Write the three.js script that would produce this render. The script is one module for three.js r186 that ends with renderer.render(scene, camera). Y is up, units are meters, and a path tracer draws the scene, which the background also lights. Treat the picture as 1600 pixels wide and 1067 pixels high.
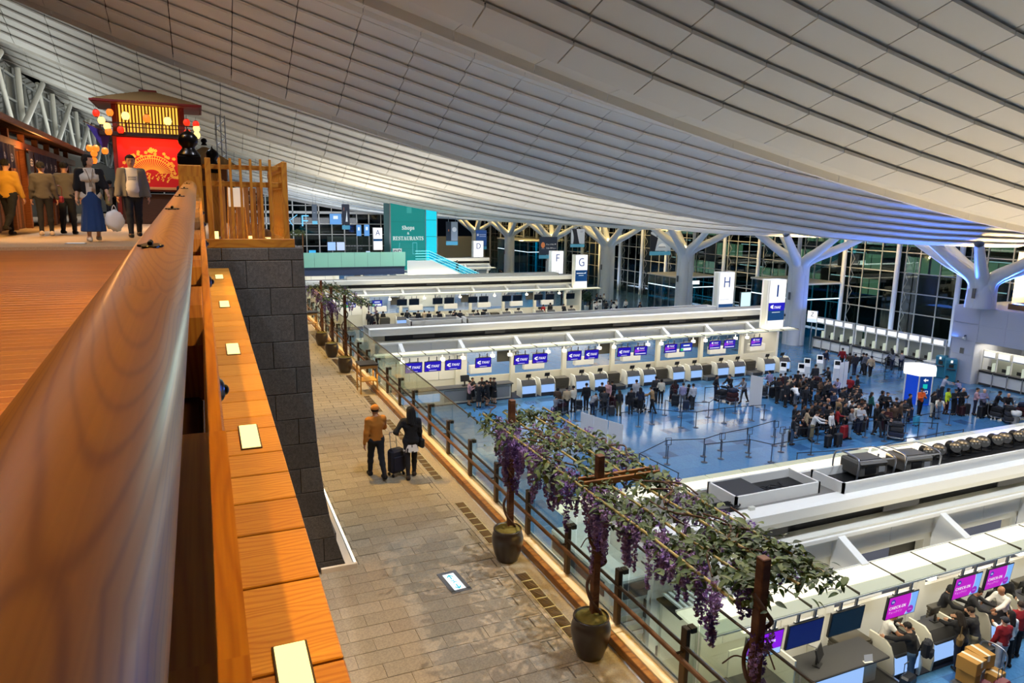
import * as THREE from 'three';
import { mergeGeometries } from 'three/addons/utils/BufferGeometryUtils.js';
import { RectAreaLightUniformsLib } from 'three/addons/lights/RectAreaLightUniformsLib.js';

// ---------------------------------------------------------------- camera, sky, exposure, large lights
const scene = new THREE.Scene();
const camera = new THREE.PerspectiveCamera(51.61, 1600 / 1067, 0.05, 600);
camera.position.set(0, 12, 0);
camera.rotation.set(-0.18385, -0.41160, 0.01564, 'YXZ');
camera.updateMatrixWorld(true);
const renderer = new THREE.WebGLRenderer({ antialias: true });
renderer.toneMapping = THREE.LinearToneMapping;
renderer.toneMappingExposure = 1.0;
renderer.shadowMap.enabled = true;
RectAreaLightUniformsLib.init();
scene.background = new THREE.Color(0x05070b);          // night sky

const L = { hall: 0xdfeaff, warm: 0xffc27a, cool: 0x9fc4ff };
// an upright list of area lights: [x, y, z, width, depth, 'up'|'down', colour, intensity]
function areaLight(x, y, z, w, d, dir, color, intensity) {
  const l = new THREE.RectAreaLight(color, intensity, w, d);
  l.position.set(x, y, z);
  l.rotation.set(dir === 'up' ? Math.PI / 2 : dir === 'down' ? -Math.PI / 2 : 0, 0, 0);
  if (Array.isArray(dir)) l.lookAt(x + dir[0], y + dir[1], z + dir[2]);
  l.name = 'area_light'; scene.add(l); return l;
}
function spot(x, y, z, tx, ty, tz, color, intensity, angle = 0.9, pen = 0.6, soft = 4) {
  const s = new THREE.SpotLight(color, intensity, 0, angle, pen, 2);
  s.position.set(x, y, z); s.target.position.set(tx, ty, tz); s.castShadow = true; s.shadow.radius = soft; s.name = 'spot_light';
  scene.add(s); scene.add(s.target); return s;
}
function point(x, y, z, color, intensity, soft = 2) {
  const s = new THREE.PointLight(color, intensity, 0, 2); s.position.set(x, y, z); s.castShadow = true; s.shadow.radius = soft; s.name = 'point_light'; scene.add(s); return s;
}
const POWER = { tray: 10, canopyDown: 9, canopyGlow: 1.0, hallSpot: 300, ledge: 5, walk: 95, kerb: 20, deck: 40, blue: 5 };

// ---------------------------------------------------------------- helpers
const R = (seed) => { let s = seed >>> 0; return () => { s = (s + 0x6d2b79f5) >>> 0; let t = s; t = Math.imul(t ^ (t >>> 15), t | 1); t ^= t + Math.imul(t ^ (t >>> 7), t | 61); return ((t ^ (t >>> 14)) >>> 0) / 4294967296; }; };
const rnd = R(77);
const V = (x, y, z) => new THREE.Vector3(x, y, z);
const clamp = THREE.MathUtils.clamp, lerp = THREE.MathUtils.lerp, sstep = (a, b, x) => { const t = clamp((x - a) / (b - a), 0, 1); return t * t * (3 - 2 * t); };
const used = new Map();
function numbered(name) { const n = used.get(name) ?? 0; used.set(name, n + 1); return n ? name + '_' + String(n).padStart(3, '0') : name; }
function prep(g) {
  if (g.index) g = g.toNonIndexed();
  for (const k of Object.keys(g.attributes)) if (!['position', 'normal', 'uv'].includes(k)) g.deleteAttribute(k);
  if (!g.attributes.uv) g.setAttribute('uv', new THREE.BufferAttribute(new Float32Array(g.attributes.position.count * 2), 2));
  if (!g.attributes.normal) g.computeVertexNormals();
  return g;
}
const merge = (list) => list.length === 1 ? list[0] : mergeGeometries(list.map(prep), false);
function place(g, x = 0, y = 0, z = 0, rx = 0, ry = 0, rz = 0, order = 'XYZ') {
  g.applyMatrix4(new THREE.Matrix4().makeRotationFromEuler(new THREE.Euler(rx, ry, rz, order)).setPosition(x, y, z)); return g;
}
// box with its texture coordinates in metres; centre at x, y, z
function box(w, h, d, x = 0, y = 0, z = 0, rx = 0, ry = 0, rz = 0) {
  const g = new THREE.BoxGeometry(w, h, d), uv = g.attributes.uv, s = [[d, h], [d, h], [w, d], [w, d], [w, h], [w, h]];
  for (let f = 0; f < 6; f++) for (let k = 0; k < 4; k++) { const i = f * 4 + k; uv.setXY(i, uv.getX(i) * s[f][0], uv.getY(i) * s[f][1]); }
  return place(g, x, y, z, rx, ry, rz);
}
// chamfered box: the long edges along every axis are cut by b
function cbox(w, h, d, b, x = 0, y = 0, z = 0, rx = 0, ry = 0, rz = 0) {
  const X = w / 2, Y = h / 2, Z = d / 2, P = [], N = [];
  const quad = (a, c, e, f) => { P.push(...a, ...c, ...e, ...a, ...e, ...f); };
  const x1 = X - b, y1 = Y - b, z1 = Z - b;
  for (const s of [1, -1]) {
    const o = (q) => (s > 0 ? q : [q[0], q[3], q[2], q[1]]);
    quad(...o([[s * X, -y1, z1], [s * X, -y1, -z1], [s * X, y1, -z1], [s * X, y1, z1]]));
    quad(...o([[-x1, s * Y, z1], [x1, s * Y, z1], [x1, s * Y, -z1], [-x1, s * Y, -z1]]));
    quad(...o([[-x1, -y1, s * Z], [x1, -y1, s * Z], [x1, y1, s * Z], [-x1, y1, s * Z]]));
    for (const t of [1, -1]) {
      const p = (q) => (s * t > 0 ? q : [q[0], q[3], q[2], q[1]]);
      quad(...p([[s * X, t * y1, z1], [s * X, t * y1, -z1], [s * x1, t * Y, -z1], [s * x1, t * Y, z1]]));
      quad(...p([[s * x1, -y1, t * Z], [s * X, -y1, t * z1], [s * X, y1, t * z1], [s * x1, y1, t * Z]]));
      quad(...p([[-x1, s * y1, t * Z], [x1, s * y1, t * Z], [x1, s * Y, t * z1], [-x1, s * Y, t * z1]]));
      for (const u of [1, -1]) { const a = [s * X, t * y1, u * z1], c = [s * x1, t * Y, u * z1], e = [s * x1, t * y1, u * Z]; if (s * t * u > 0) P.push(...a, ...c, ...e); else P.push(...a, ...e, ...c); }
    }
  }
  const g = new THREE.BufferGeometry(); g.setAttribute('position', new THREE.Float32BufferAttribute(P, 3)); g.computeVertexNormals();
  const uv = [], n = g.attributes.normal;
  for (let i = 0; i < P.length / 3; i++) {
    const nx = Math.abs(n.getX(i)), ny = Math.abs(n.getY(i)), nz = Math.abs(n.getZ(i)), p = [P[i * 3], P[i * 3 + 1], P[i * 3 + 2]];
    uv.push(...(ny >= nx && ny >= nz ? [p[0] + X, p[2] + Z] : nx >= nz ? [p[2] + Z, p[1] + Y] : [p[0] + X, p[1] + Y]));
  }
  g.setAttribute('uv', new THREE.Float32BufferAttribute(uv, 2));
  return place(g, x, y, z, rx, ry, rz);
}
function cyl(r0, r1, h, x = 0, y = 0, z = 0, seg = 12, rx = 0, ry = 0, rz = 0) { return place(new THREE.CylinderGeometry(r1, r0, h, seg), x, y, z, rx, ry, rz); }
function bar(a, b, r, seg = 8, r2 = r) {   // round bar from a to b
  const d = b.clone().sub(a), g = new THREE.CylinderGeometry(r2, r, d.length(), seg);
  g.applyQuaternion(new THREE.Quaternion().setFromUnitVectors(V(0, 1, 0), d.clone().normalize())); const m = a.clone().add(b).multiplyScalar(0.5); g.translate(m.x, m.y, m.z); return g;
}
function beamBar(a, b, w, h) {              // square bar from a to b
  const d = b.clone().sub(a), g = box(w, h, d.length()), m = new THREE.Matrix4().lookAt(a, b, V(0, 1, 0)), c = a.clone().add(b).multiplyScalar(0.5);
  m.setPosition(c); g.applyMatrix4(m); return g;
}
const sph = (r, x, y, z, sx = 1, sy = 1, sz = 1, a = 12, b = 8) => { const g = new THREE.SphereGeometry(r, a, b); g.scale(sx, sy, sz); g.translate(x, y, z); return g; };
const lathe = (pts, seg = 20) => new THREE.LatheGeometry(pts.map((p) => new THREE.Vector2(p[0], p[1])), seg);
const tube = (pts, r, seg = 24, rs = 6) => new THREE.TubeGeometry(new THREE.CatmullRomCurve3(pts), seg, r, rs);
function poly(pts, depth, bevel = 0) {      // outline in x/y pushed along z
  const g = new THREE.ExtrudeGeometry(new THREE.Shape(pts.map((p) => new THREE.Vector2(p[0], p[1]))), { depth, bevelEnabled: bevel > 0, bevelSize: bevel, bevelThickness: bevel, bevelSegments: 1, curveSegments: 6 }); return g;
}
function put(name, geo, m, parent = scene) {
  const o = new THREE.Mesh(Array.isArray(geo) ? merge(geo) : geo, m); o.name = parent === scene ? numbered(name) : name; o.castShadow = o.receiveShadow = true; parent.add(o); return o;
}
function tag(o, label, category, group) { o.userData.label = label; o.userData.category = category; if (group) o.userData.group = group; return o; }
function thing(name, label, category, pos = [0, 0, 0], turn = 0, group) {
  const o = new THREE.Group(); o.name = numbered(name); o.position.set(...pos); o.rotation.y = turn; scene.add(o); return tag(o, label, category, group);
}
function struct(name, geo, m) {
  const o = geo ? put(name, geo, m) : new THREE.Group(); if (!geo) { o.name = numbered(name); scene.add(o); } o.userData.kind = 'structure'; return o;
}
function copy(src, label, pos, turn = 0, group) {
  const o = src.clone(); o.userData = { ...src.userData }; o.name = numbered(src.name.replace(/_\d{3}$/, '')); if (pos) o.position.set(...pos); o.rotation.y = turn;
  if (label) o.userData.label = label; if (group) o.userData.group = group; scene.add(o); return o;
}
const ORD = ['first', 'second', 'third', 'fourth', 'fifth', 'sixth', 'seventh', 'eighth', 'ninth', 'tenth', 'eleventh', 'twelfth', 'thirteenth', 'fourteenth', 'fifteenth', 'sixteenth', 'seventeenth', 'eighteenth', 'nineteenth', 'twentieth',
  'twenty-first', 'twenty-second', 'twenty-third', 'twenty-fourth', 'twenty-fifth', 'twenty-sixth', 'twenty-seventh', 'twenty-eighth', 'twenty-ninth', 'thirtieth', 'thirty-first', 'thirty-second', 'thirty-third', 'thirty-fourth', 'thirty-fifth', 'thirty-sixth', 'thirty-seventh', 'thirty-eighth'];

// ---------------------------------------------------------------- textures
function noise2(seed, n) {      // tileable value noise lattice
  const r = R(seed), a = new Float32Array(n * n); for (let i = 0; i < n * n; i++) a[i] = r();
  return (x, y) => { const xi = Math.floor(x), yi = Math.floor(y), fx = x - xi, fy = y - yi, u = fx * fx * (3 - 2 * fx), v = fy * fy * (3 - 2 * fy), m = (i, j) => a[(((j % n) + n) % n) * n + (((i % n) + n) % n)];
    return lerp(lerp(m(xi, yi), m(xi + 1, yi), u), lerp(m(xi, yi + 1), m(xi + 1, yi + 1), u), v); };
}
function tex(n, fn, srgb = true, rep = [1, 1], h = n) {   // fn(u, v) -> [r, g, b] in 0..1
  const d = new Uint8Array(n * h * 4);
  for (let j = 0; j < h; j++) for (let i = 0; i < n; i++) { const c = fn(i / n, j / h), o = (j * n + i) * 4; d[o] = clamp(c[0], 0, 1) * 255; d[o + 1] = clamp(c[1], 0, 1) * 255; d[o + 2] = clamp(c[2], 0, 1) * 255; d[o + 3] = 255; }
  const t = new THREE.DataTexture(d, n, h); t.wrapS = t.wrapT = THREE.RepeatWrapping; t.magFilter = t.minFilter = THREE.LinearFilter; if (srgb) t.colorSpace = THREE.SRGBColorSpace; t.repeat.set(...rep); t.needsUpdate = true; return t;
}
const hex = (h) => [((h >> 16) & 255) / 255, ((h >> 8) & 255) / 255, (h & 255) / 255];
const mixc = (a, b, t) => [lerp(a[0], b[0], t), lerp(a[1], b[1], t), lerp(a[2], b[2], t)];
function canvasTex(w, h, draw) {
  const c = document.createElement('canvas'); c.width = w; c.height = h; draw(c.getContext('2d'), w, h);
  const t = new THREE.CanvasTexture(c); t.colorSpace = THREE.SRGBColorSpace; return t;
}
const nA = noise2(1, 64), nB = noise2(2, 64), nC = noise2(3, 64), nD = noise2(4, 256);
function woodTex(light, dark, seed, lines, n = 512) {     // grain runs along u
  const p = noise2(seed, 32), q = noise2(seed + 1, 128);
  return tex(n, (u, v) => { const w = p(u * 4, v * 8) * 0.9 + p(u * 2, v * 3); const g = Math.pow(0.5 + 0.5 * Math.sin((v * lines + w * 2.2) * 6.283), 2.2); const f = q(u * 10, v * 128) * 0.35; return mixc(hex(light), hex(dark), clamp(g * 0.5 + f + (p(u * 3 + 9, v * 4) - 0.5) * 0.35, 0, 1)); });
}
const M = {};
const std = (color, roughness = 0.6, metalness = 0, o = {}) => new THREE.MeshStandardMaterial({ color, roughness, metalness, ...o });
const glow = (color, intensity, o = {}) => new THREE.MeshStandardMaterial({ color: 0x222222, emissive: color, emissiveIntensity: intensity, roughness: 0.6, ...o });
const screenMat = (t, intensity = 1) => new THREE.MeshStandardMaterial({ color: 0x0a0a0a, roughness: 0.35, emissive: 0xffffff, emissiveMap: t, emissiveIntensity: intensity });
const glass = (color, o = {}) => new THREE.MeshPhysicalMaterial({ color, roughness: 0.02, transmission: 1, thickness: 0, ior: 1.5, ...o });
M.white = std(0xe6e4da, 0.55); M.whiteGloss = std(0xe9e8e2, 0.3); M.cream = std(0xd9d6c6, 0.6); M.grey = std(0x8d8d8a, 0.6); M.darkGrey = std(0x3a3a3b, 0.6); M.black = std(0x101011, 0.5); M.roofGrey = std(0x77736b, 0.85);
M.steel = std(0xa9abb0, 0.3, 0.9); M.darkSteel = std(0x55575c, 0.35, 0.8); M.bronze = std(0x4f4234, 0.4, 0.6); M.column = std(0xd5dbe2, 0.5); M.mullion = std(0xa5a6a0, 0.45, 0.3);
M.panelCeil = std(0xdcd8cc, 0.75); M.deckDark = std(0x1d1d1d, 0.9); M.rubber = std(0x0c0c0d, 0.8);

// ---------------------------------------------------------------- ceiling: bays of overlapping panels under a falling vault
const VX = [-18, -14, -8.9, -6.9, -4.6, -2.6, -0.6, 1.5, 3.5, 5.5, 7.6, 9.7, 11.8, 13.9, 16, 18.1, 20.2, 22.3, 24.4, 26.5, 28.6, 35, 42, 50.5, 56];
const VY = [12.1, 10.55, 8.6, 7.8, 6.93, 6.22, 5.57, 4.97, 4.38, 3.85, 3.3, 2.77, 2.28, 1.82, 1.39, 0.98, 0.61, 0.24, -0.1, -0.4, -0.67, -1.35, -1.82, -2.07, -2.12];
function lipY(x) { let i = 0; while (i < VX.length - 2 && x > VX[i + 1]) i++; const t = (x - VX[i]) / (VX[i + 1] - VX[i]); return 12 + lerp(VY[i], VY[i + 1], t); }
const CW = 2.08, CX = (k) => 3.52 + CW * k, K0 = -9, K1 = 24, BAY = 17, LIP = (b) => -16.6 - BAY * (b - 1);
function ceilY(x, z) { const t = ((z + 16.6) % BAY + BAY) % BAY, o = t < 1.3 ? 0.2 : t < 6.9 ? 0.03 + (t - 1.33) * 0.515 : t < 11.5 ? 3.0 : t < 13.6 ? lerp(3.0, 2.6, (t - 11.5) / 2.1) : t < 15.6 ? lerp(2.6, 1.6, (t - 13.6) / 2) : lerp(1.6, 0.3, (t - 15.6) / 1.4); return lipY(x) + o; }
const ceiling = struct('ceiling');
{
  // a slab whose underside runs through profile points [dz, dy], between x0 and x1, following the vault across
  const strip = (x0, x1, prof, t) => {
    const P = [], I = [], n = prof.length;
    for (const up of [0, t]) for (const p of prof) for (const x of [x0, x1]) P.push(x, lipY(x) + p[1] + up, p[0]);
    const id = (u, k, s) => (u * n + k) * 2 + s, q = (a, b, c, d) => I.push(a, b, c, a, c, d);
    for (let k = 0; k < n - 1; k++) { q(id(0, k, 0), id(0, k, 1), id(0, k + 1, 1), id(0, k + 1, 0)); q(id(1, k, 1), id(1, k, 0), id(1, k + 1, 0), id(1, k + 1, 1)); for (const s of [0, 1]) s ? q(id(0, k, 1), id(1, k, 1), id(1, k + 1, 1), id(0, k + 1, 1)) : q(id(1, k, 0), id(0, k, 0), id(0, k + 1, 0), id(1, k + 1, 0)); }
    q(id(0, 0, 1), id(0, 0, 0), id(1, 0, 0), id(1, 0, 1)); q(id(0, n - 1, 0), id(0, n - 1, 1), id(1, n - 1, 1), id(1, n - 1, 0));
    let g = new THREE.BufferGeometry(); g.setAttribute('position', new THREE.Float32BufferAttribute(P, 3)); g.setIndex(I); g = g.toNonIndexed(); g.computeVertexNormals(); return prep(g);
  };
  const list = [], geos = [];
  const gap = 0.016;
  for (let k = K0; k < K1; k++) geos[k] = strip(CX(k) + gap, CX(k + 1) - gap, [[0.80, 0.24], [0, 0]], 0.085);
  const proj = new THREE.Vector3();
  for (let b = 0; b <= 9; b++) for (let k = K0; k < K1; k++) {
    if (b > 2 && CX(k) < -14) continue;
    for (let j = 0; j < 8; j++) {
      const z = LIP(b) + 1.33 + 0.69 * j, y = 0.03 + 0.355 * j, xm = CX(k) + 1, ym = lipY(xm) + y + 0.1;
      proj.set(xm, ym, z + 0.4); const dist = proj.distanceTo(camera.position); proj.project(camera);
      const seen = Math.abs(proj.x) < 1.08 && Math.abs(proj.y) < 1.08 && proj.z < 1 && proj.z > -1;
      list.push({ k, y, z, size: seen ? (ym - 12 + 0.24 * (0 - 0)) / dist ** 3 * 100 + 1 / dist ** 2 : 0 });
    }
  }
  list.sort((a, b) => b.size - a.size);
  const rest = [];
  list.forEach((p, i) => {
    if (i < 290 && p.size > 0) { const o = put('ceiling_panel', geos[p.k], M.panelCeil, ceiling); o.position.set(0, p.y, p.z); } else rest.push(geos[p.k].clone().translate(0, p.y, p.z));
  });
  put('ceiling_panels', rest, M.panelCeil, ceiling).userData.kind = 'stuff';
  for (let b = 0; b <= 9; b++) {
    const z = LIP(b), lip = [], sof = [], deck = [];
    for (let k = K0; k < K1; k++) {
      const a = CX(k) + 0.008, c = CX(k + 1) - 0.008;
      lip.push(strip(a, c, [[z + 1.22, 0.14], [z + 0.72, 0.24], [z + 0.14, 0.22], [z + 0.13, 0.0], [z, 0.0]], 0.1));
      sof.push(strip(a, c, [[z + 8.9, 3.0], [z + 7.35, 3.0], [z + 7.3, 2.82], [z + 6.9, 2.78]], 0.08));
      sof.push(strip(a, c, [[z + BAY - 0.1, 0.3], [z + 15.6, 1.6], [z + 13.6, 2.6], [z + 11.5, 3.0], [z + 8.95, 3.0]], 0.08));
      deck.push(strip(CX(k), CX(k + 1), [[z + BAY, 0.75], [z + 15.3, 2.3], [z + 13, 3.2], [z + 7.4, 3.35], [z + 1.3, 0.5], [z - 0.02, 0.4]], 0.15));
    }
    put('lip_fascia', lip, M.panelCeil, ceiling); put('soffit_panel', sof, M.panelCeil, ceiling); put('roof_deck', deck, M.deckDark, ceiling);
  }
  // downlights set in the flat soffit of each bay
  const ring = merge([lathe([[0.05, 0.02], [0.09, 0.02], [0.105, 0.0], [0.1, -0.012], [0.075, -0.012], [0.07, 0.0], [0.05, 0.02]], 16)]);
  const bulbG = cyl(0.06, 0.06, 0.01, 0, 0.012, 0, 14), bulbM = glow(0xfff2d8, 1.2);
  let n = 0;
  for (let b = 1; b <= 8; b++) for (let k = b < 4 ? -4 : -2; k < 22; k += b < 3 ? 2 : 4) {
    const x = CX(k) + 0.9, y = lipY(x) + 2.985, z = LIP(b) + 7.95;
    if (b === 2 && k < 8 || b === 1 && k > 8) {
      const d = thing('ceiling_downlight', 'small round recessed downlight, ' + ORD[n++] + ' along the flat white ceiling soffit', 'ceiling light', [x, y, z], 0, 'recessed downlights in the ceiling soffit');
      d.rotation.z = Math.atan2(lipY(x + 0.5) - lipY(x - 0.5), 1);
      put('trim_ring', ring, M.steel, d); put('lamp', bulbG, bulbM, d);
    }
    if ((k + 40) % 4 === (b < 4 ? 0 : 2) && k < 18) spot(x, y - 0.06, z, x + 1, 0, z - 1, L.hall, POWER.hallSpot, 0.95, 0.5, 8);
  }
}
// ---------------------------------------------------------------- departures floor: pale blue stone with darker tiles
const FLOORX0 = 5.3, FLOORX1 = 64, FLOORZ0 = 6, FLOORZ1 = -154;
M.floorBlue = new THREE.MeshPhysicalMaterial({ color: 0xffffff, roughness: 0.17, map: tex(1024, (u, v) => {
  const i = Math.floor(u * 16), j = Math.floor(v * 16), fu = u * 16 - i, fv = v * 16 - j, edge = Math.min(fu, fv, 1 - fu, 1 - fv) < 0.012;
  const h = nA(i + 0.5, j + 0.5 + 20), t = nD(i * 3.1, j * 3.7), s = (nD(u * 256, v * 256) - 0.5) * 0.05;
  let c = mixc([0.22, 0.41, 0.58], [0.30, 0.49, 0.64], h); if (t > 0.82) c = [0.18, 0.33, 0.49];
  if (edge) c = mixc(c, [0.22, 0.30, 0.38], 0.6); return [c[0] + s, c[1] + s, c[2] + s]; }, true, [1 / 12.8, 1 / 12.8]) });
const floor3 = struct('floor', box(FLOORX1 - FLOORX0, 0.3, FLOORZ0 - FLOORZ1, (FLOORX0 + FLOORX1) / 2, -0.15, (FLOORZ0 + FLOORZ1) / 2), M.floorBlue);
{ // darker inlaid stone tiles laid in staggered rows
  const r = R(5), g = cbox(2.38, 0.03, 0.78, 0.004), m = [std(0x345f86, 0.2), std(0x3c6a92, 0.2), std(0x2f587e, 0.2)];
  for (let z = -18; z > -42; z -= 2.4) for (let x = 14; x < 52; x += 3.2) if (r() < 0.5) put('floor_tile', g, m[Math.floor(r() * 3)], floor3).position.set(x + (Math.round(-z / 2.4) % 2) * 1.6, -0.012, z - (r() < 0.5 ? 0 : 0.8));
}
// ---------------------------------------------------------------- window wall on the kerb side, with mullions, trusses and panes
{
  const X = 59.3, wallW = struct('window_1'), top = 11.2;
  const mull = [], fine = [];
  for (let z = -6; z > -153; z -= 2.0) {
    const big = Math.round((z + 6) / -2) % 3 === 2;
    if (big) put('column_mullion', cyl(0.22, 0.22, top, X - 0.35, top / 2, z, 10), M.column, wallW); else mull.push(box(0.14, top, 0.09, X, top / 2, z));
  }
  for (let y = 1.4; y < top; y += 1.83) fine.push(box(0.1, 0.09, 147, X, y, -79.5));
  put('mullion', mull, M.mullion, wallW); put('transom', fine, M.mullion, wallW);
  const tr = [];
  for (let z = -9; z > -150; z -= 6) for (let y = 0.6; y < 10; y += 1.6) { tr.push(bar(V(X - 0.6, y, z), V(X - 0.1, y + 0.8, z), 0.025, 5), bar(V(X - 0.1, y + 0.8, z), V(X - 0.6, y + 1.6, z), 0.025, 5)); }
  for (let z = -9; z > -150; z -= 6) tr.push(cyl(0.05, 0.05, top, X - 0.6, top / 2, z, 6));
  put('truss', tr, M.mullion, wallW);
  const pane = glass(0x9fb5b0), pg = box(0.02, 1.74, 1.9);
  let n = 0;
  for (let z = -7; z > -152; z -= 2) for (let y = 0.5; y < 10.5; y += 1.83) if (z > -60 && z < -28 && n < 90) { n++; put('glass_pane', pg, pane, wallW).position.set(X, y, z); }
  put('glass_panes', [box(0.02, top, 21, X, top / 2, -17.5), box(0.02, top, 92, X, top / 2, -106)], pane, wallW);
  struct('wall_head', [box(0.6, 3, 160, X + 0.2, top + 1.5, -74)], M.white);
  // outside: the terminal road, a car park building with lit rooms, behind the glass
  struct('road', box(60, 0.3, 200, 90, -0.35, -75), std(0x1b1c1e, 0.9));
}
{
  const b = thing('parking_building', 'dark multi storey building with pale green lit rooms beyond the window wall', 'building', [84, 0, -60]);
  const win = std(0x2a2f2c, 0.4, 0, { emissive: 0xb8d8b0, emissiveIntensity: 0.7 }), win2 = std(0x2a2f2c, 0.4, 0, { emissive: 0xd6e4d2, emissiveIntensity: 0.9 }), r = R(31), stripM = glow(0xdff0ff, 2.2);
  put('facade_wall', [box(8, 16, 120, 4, 8, 0)], std(0x17201d, 0.8), b);
  for (let f = 0; f < 4; f++) {
    put('floor_slab', box(2.2, 0.4, 120, -1.1, 0.9 + f * 3.4, 0), std(0x3c4240, 0.8), b);
    for (let i = 0; i < 34; i++) if (r() < 0.6) {
      const w = put('window', box(0.3, 2.1, 2.9, -0.1, 2.4 + f * 3.4, -57 + i * 3.4), r() < 0.35 ? win2 : win, b);
      put('window_frame', [box(0.35, 0.08, 3.0, -0.13, 3.5 + f * 3.4, -57 + i * 3.4), box(0.35, 2.2, 0.08, -0.13, 2.4 + f * 3.4, -57 + i * 3.4)], M.darkSteel, w);
    }
    for (let i = 0; i < 6; i++) put('strip_lamp', box(0.1, 0.1, 5.5, -1.6, 3.65 + f * 3.4, -50 + i * 19), stripM, b);
  }
}
// ---------------------------------------------------------------- tree columns carrying the ceiling
function treeColumn(z, baseY, label) {
  const c = thing('tree_column', label, 'column', [50.5, baseY, z]);
  const h = 7.4 - baseY;                                   // height of the fork
  const lobe = []; for (let i = 0; i < 4; i++) { const a = Math.PI / 4 + i * Math.PI / 2; lobe.push(cyl(0.62, 0.55, h, Math.cos(a) * 0.36, h / 2, Math.sin(a) * 0.36, 18)); }
  put('shaft', [...lobe, box(0.9, h, 0.9, 0, h / 2, 0)], M.column, c);
  const top = (x) => lipY(50.5 + x) - baseY + 0.25;
  for (const [dx, dz] of [[-1, 4.9], [-1, -4.9], [2.2, 4.9], [2.2, -4.9], [-3.6, 1.7], [-3.6, -1.7]]) {
    const s = Math.hypot(dx, dz), a = V(dx / s * 0.36, h - 0.75, dz / s * 0.36), e = V(dx, top(dx), dz), p1 = V(dx / s * 0.62, h + 0.25, dz / s * 0.62);
    const cur = new THREE.CatmullRomCurve3([a, p1, p1.clone().lerp(e, 0.5), e]); const g = new THREE.TubeGeometry(cur, 14, 0.4, 14), pos = g.attributes.position;
    for (let i = 0; i < pos.count; i++) { const t = Math.floor(i / 15) / 14, m = cur.getPointAt(t), v = V(pos.getX(i), pos.getY(i), pos.getZ(i)).sub(m).multiplyScalar(lerp(1.25, 0.72, t)).add(m); pos.setXYZ(i, v.x, v.y, v.z); }
    g.computeVertexNormals(); put('branch', g, M.column, c);
  }
  put('speaker_grille', box(0.08, 0.7, 0.22, -1.02, h * 0.62, 0.1), M.darkSteel, c);
  const lampY = h + 0.1; put('uplight', cyl(0.14, 0.16, 0.06, 0, lampY, 0, 14), glow(0xffe9b0, 3), c);
  point(50.5, baseY + lampY + 0.35, z, 0xffd98a, z > -70 ? 330 : 480, 5);
}
const colNames = ['white forked tree column standing on the pale block at the hall side', 'white forked tree column beside the currency booths and the tall I sign', 'white forked tree column behind the H sign, second beyond the pale block', 'white forked tree column behind the G sign', 'white forked tree column behind the black hanging banner', 'white forked tree column just past the blue banner', 'farthest white forked tree column by the D sign'];
[-32.5, -49.5, -66.5, -83.5, -100.5, -117.5, -134.5].forEach((z, i) => treeColumn(z, i ? 0 : 5.68, colNames[i]));
// ---------------------------------------------------------------- far end wall with its grid of windows
{
  const Z = -153, w = struct('wall_far', [box(14, 5, 0.4, 8, 1.2, Z), box(64, 1.2, 0.4, 32, 13.6, Z), box(40, 6, 0.4, 44, 3, Z), box(30, 2, 0.4, -8, 21, Z)], M.cream);
  const win = struct('window_2'), m = [];
  for (let x = -14; x <= 38; x += 2.6) m.push(box(x % 5.2 < 2.6 && x % 5.2 > -2.6 ? 0.22 : 0.14, 15, 0.25, x, 9, Z + 0.3));
  for (const y of [4, 6.4, 8.6, 10.9, 12.3, 14, 16.2]) m.push(box(54, y === 10.9 ? 0.5 : 0.14, 0.25, 12, y, Z + 0.3));
  put('mullion', m, M.white, win); put('glass_pane', box(54, 16, 0.03, 12, 9.5, Z + 0.2), glass(0x8d9a98), win);
  struct('wall_back', [box(90, 30, 0.5, 20, 10, 19)], M.cream);
}

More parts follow.
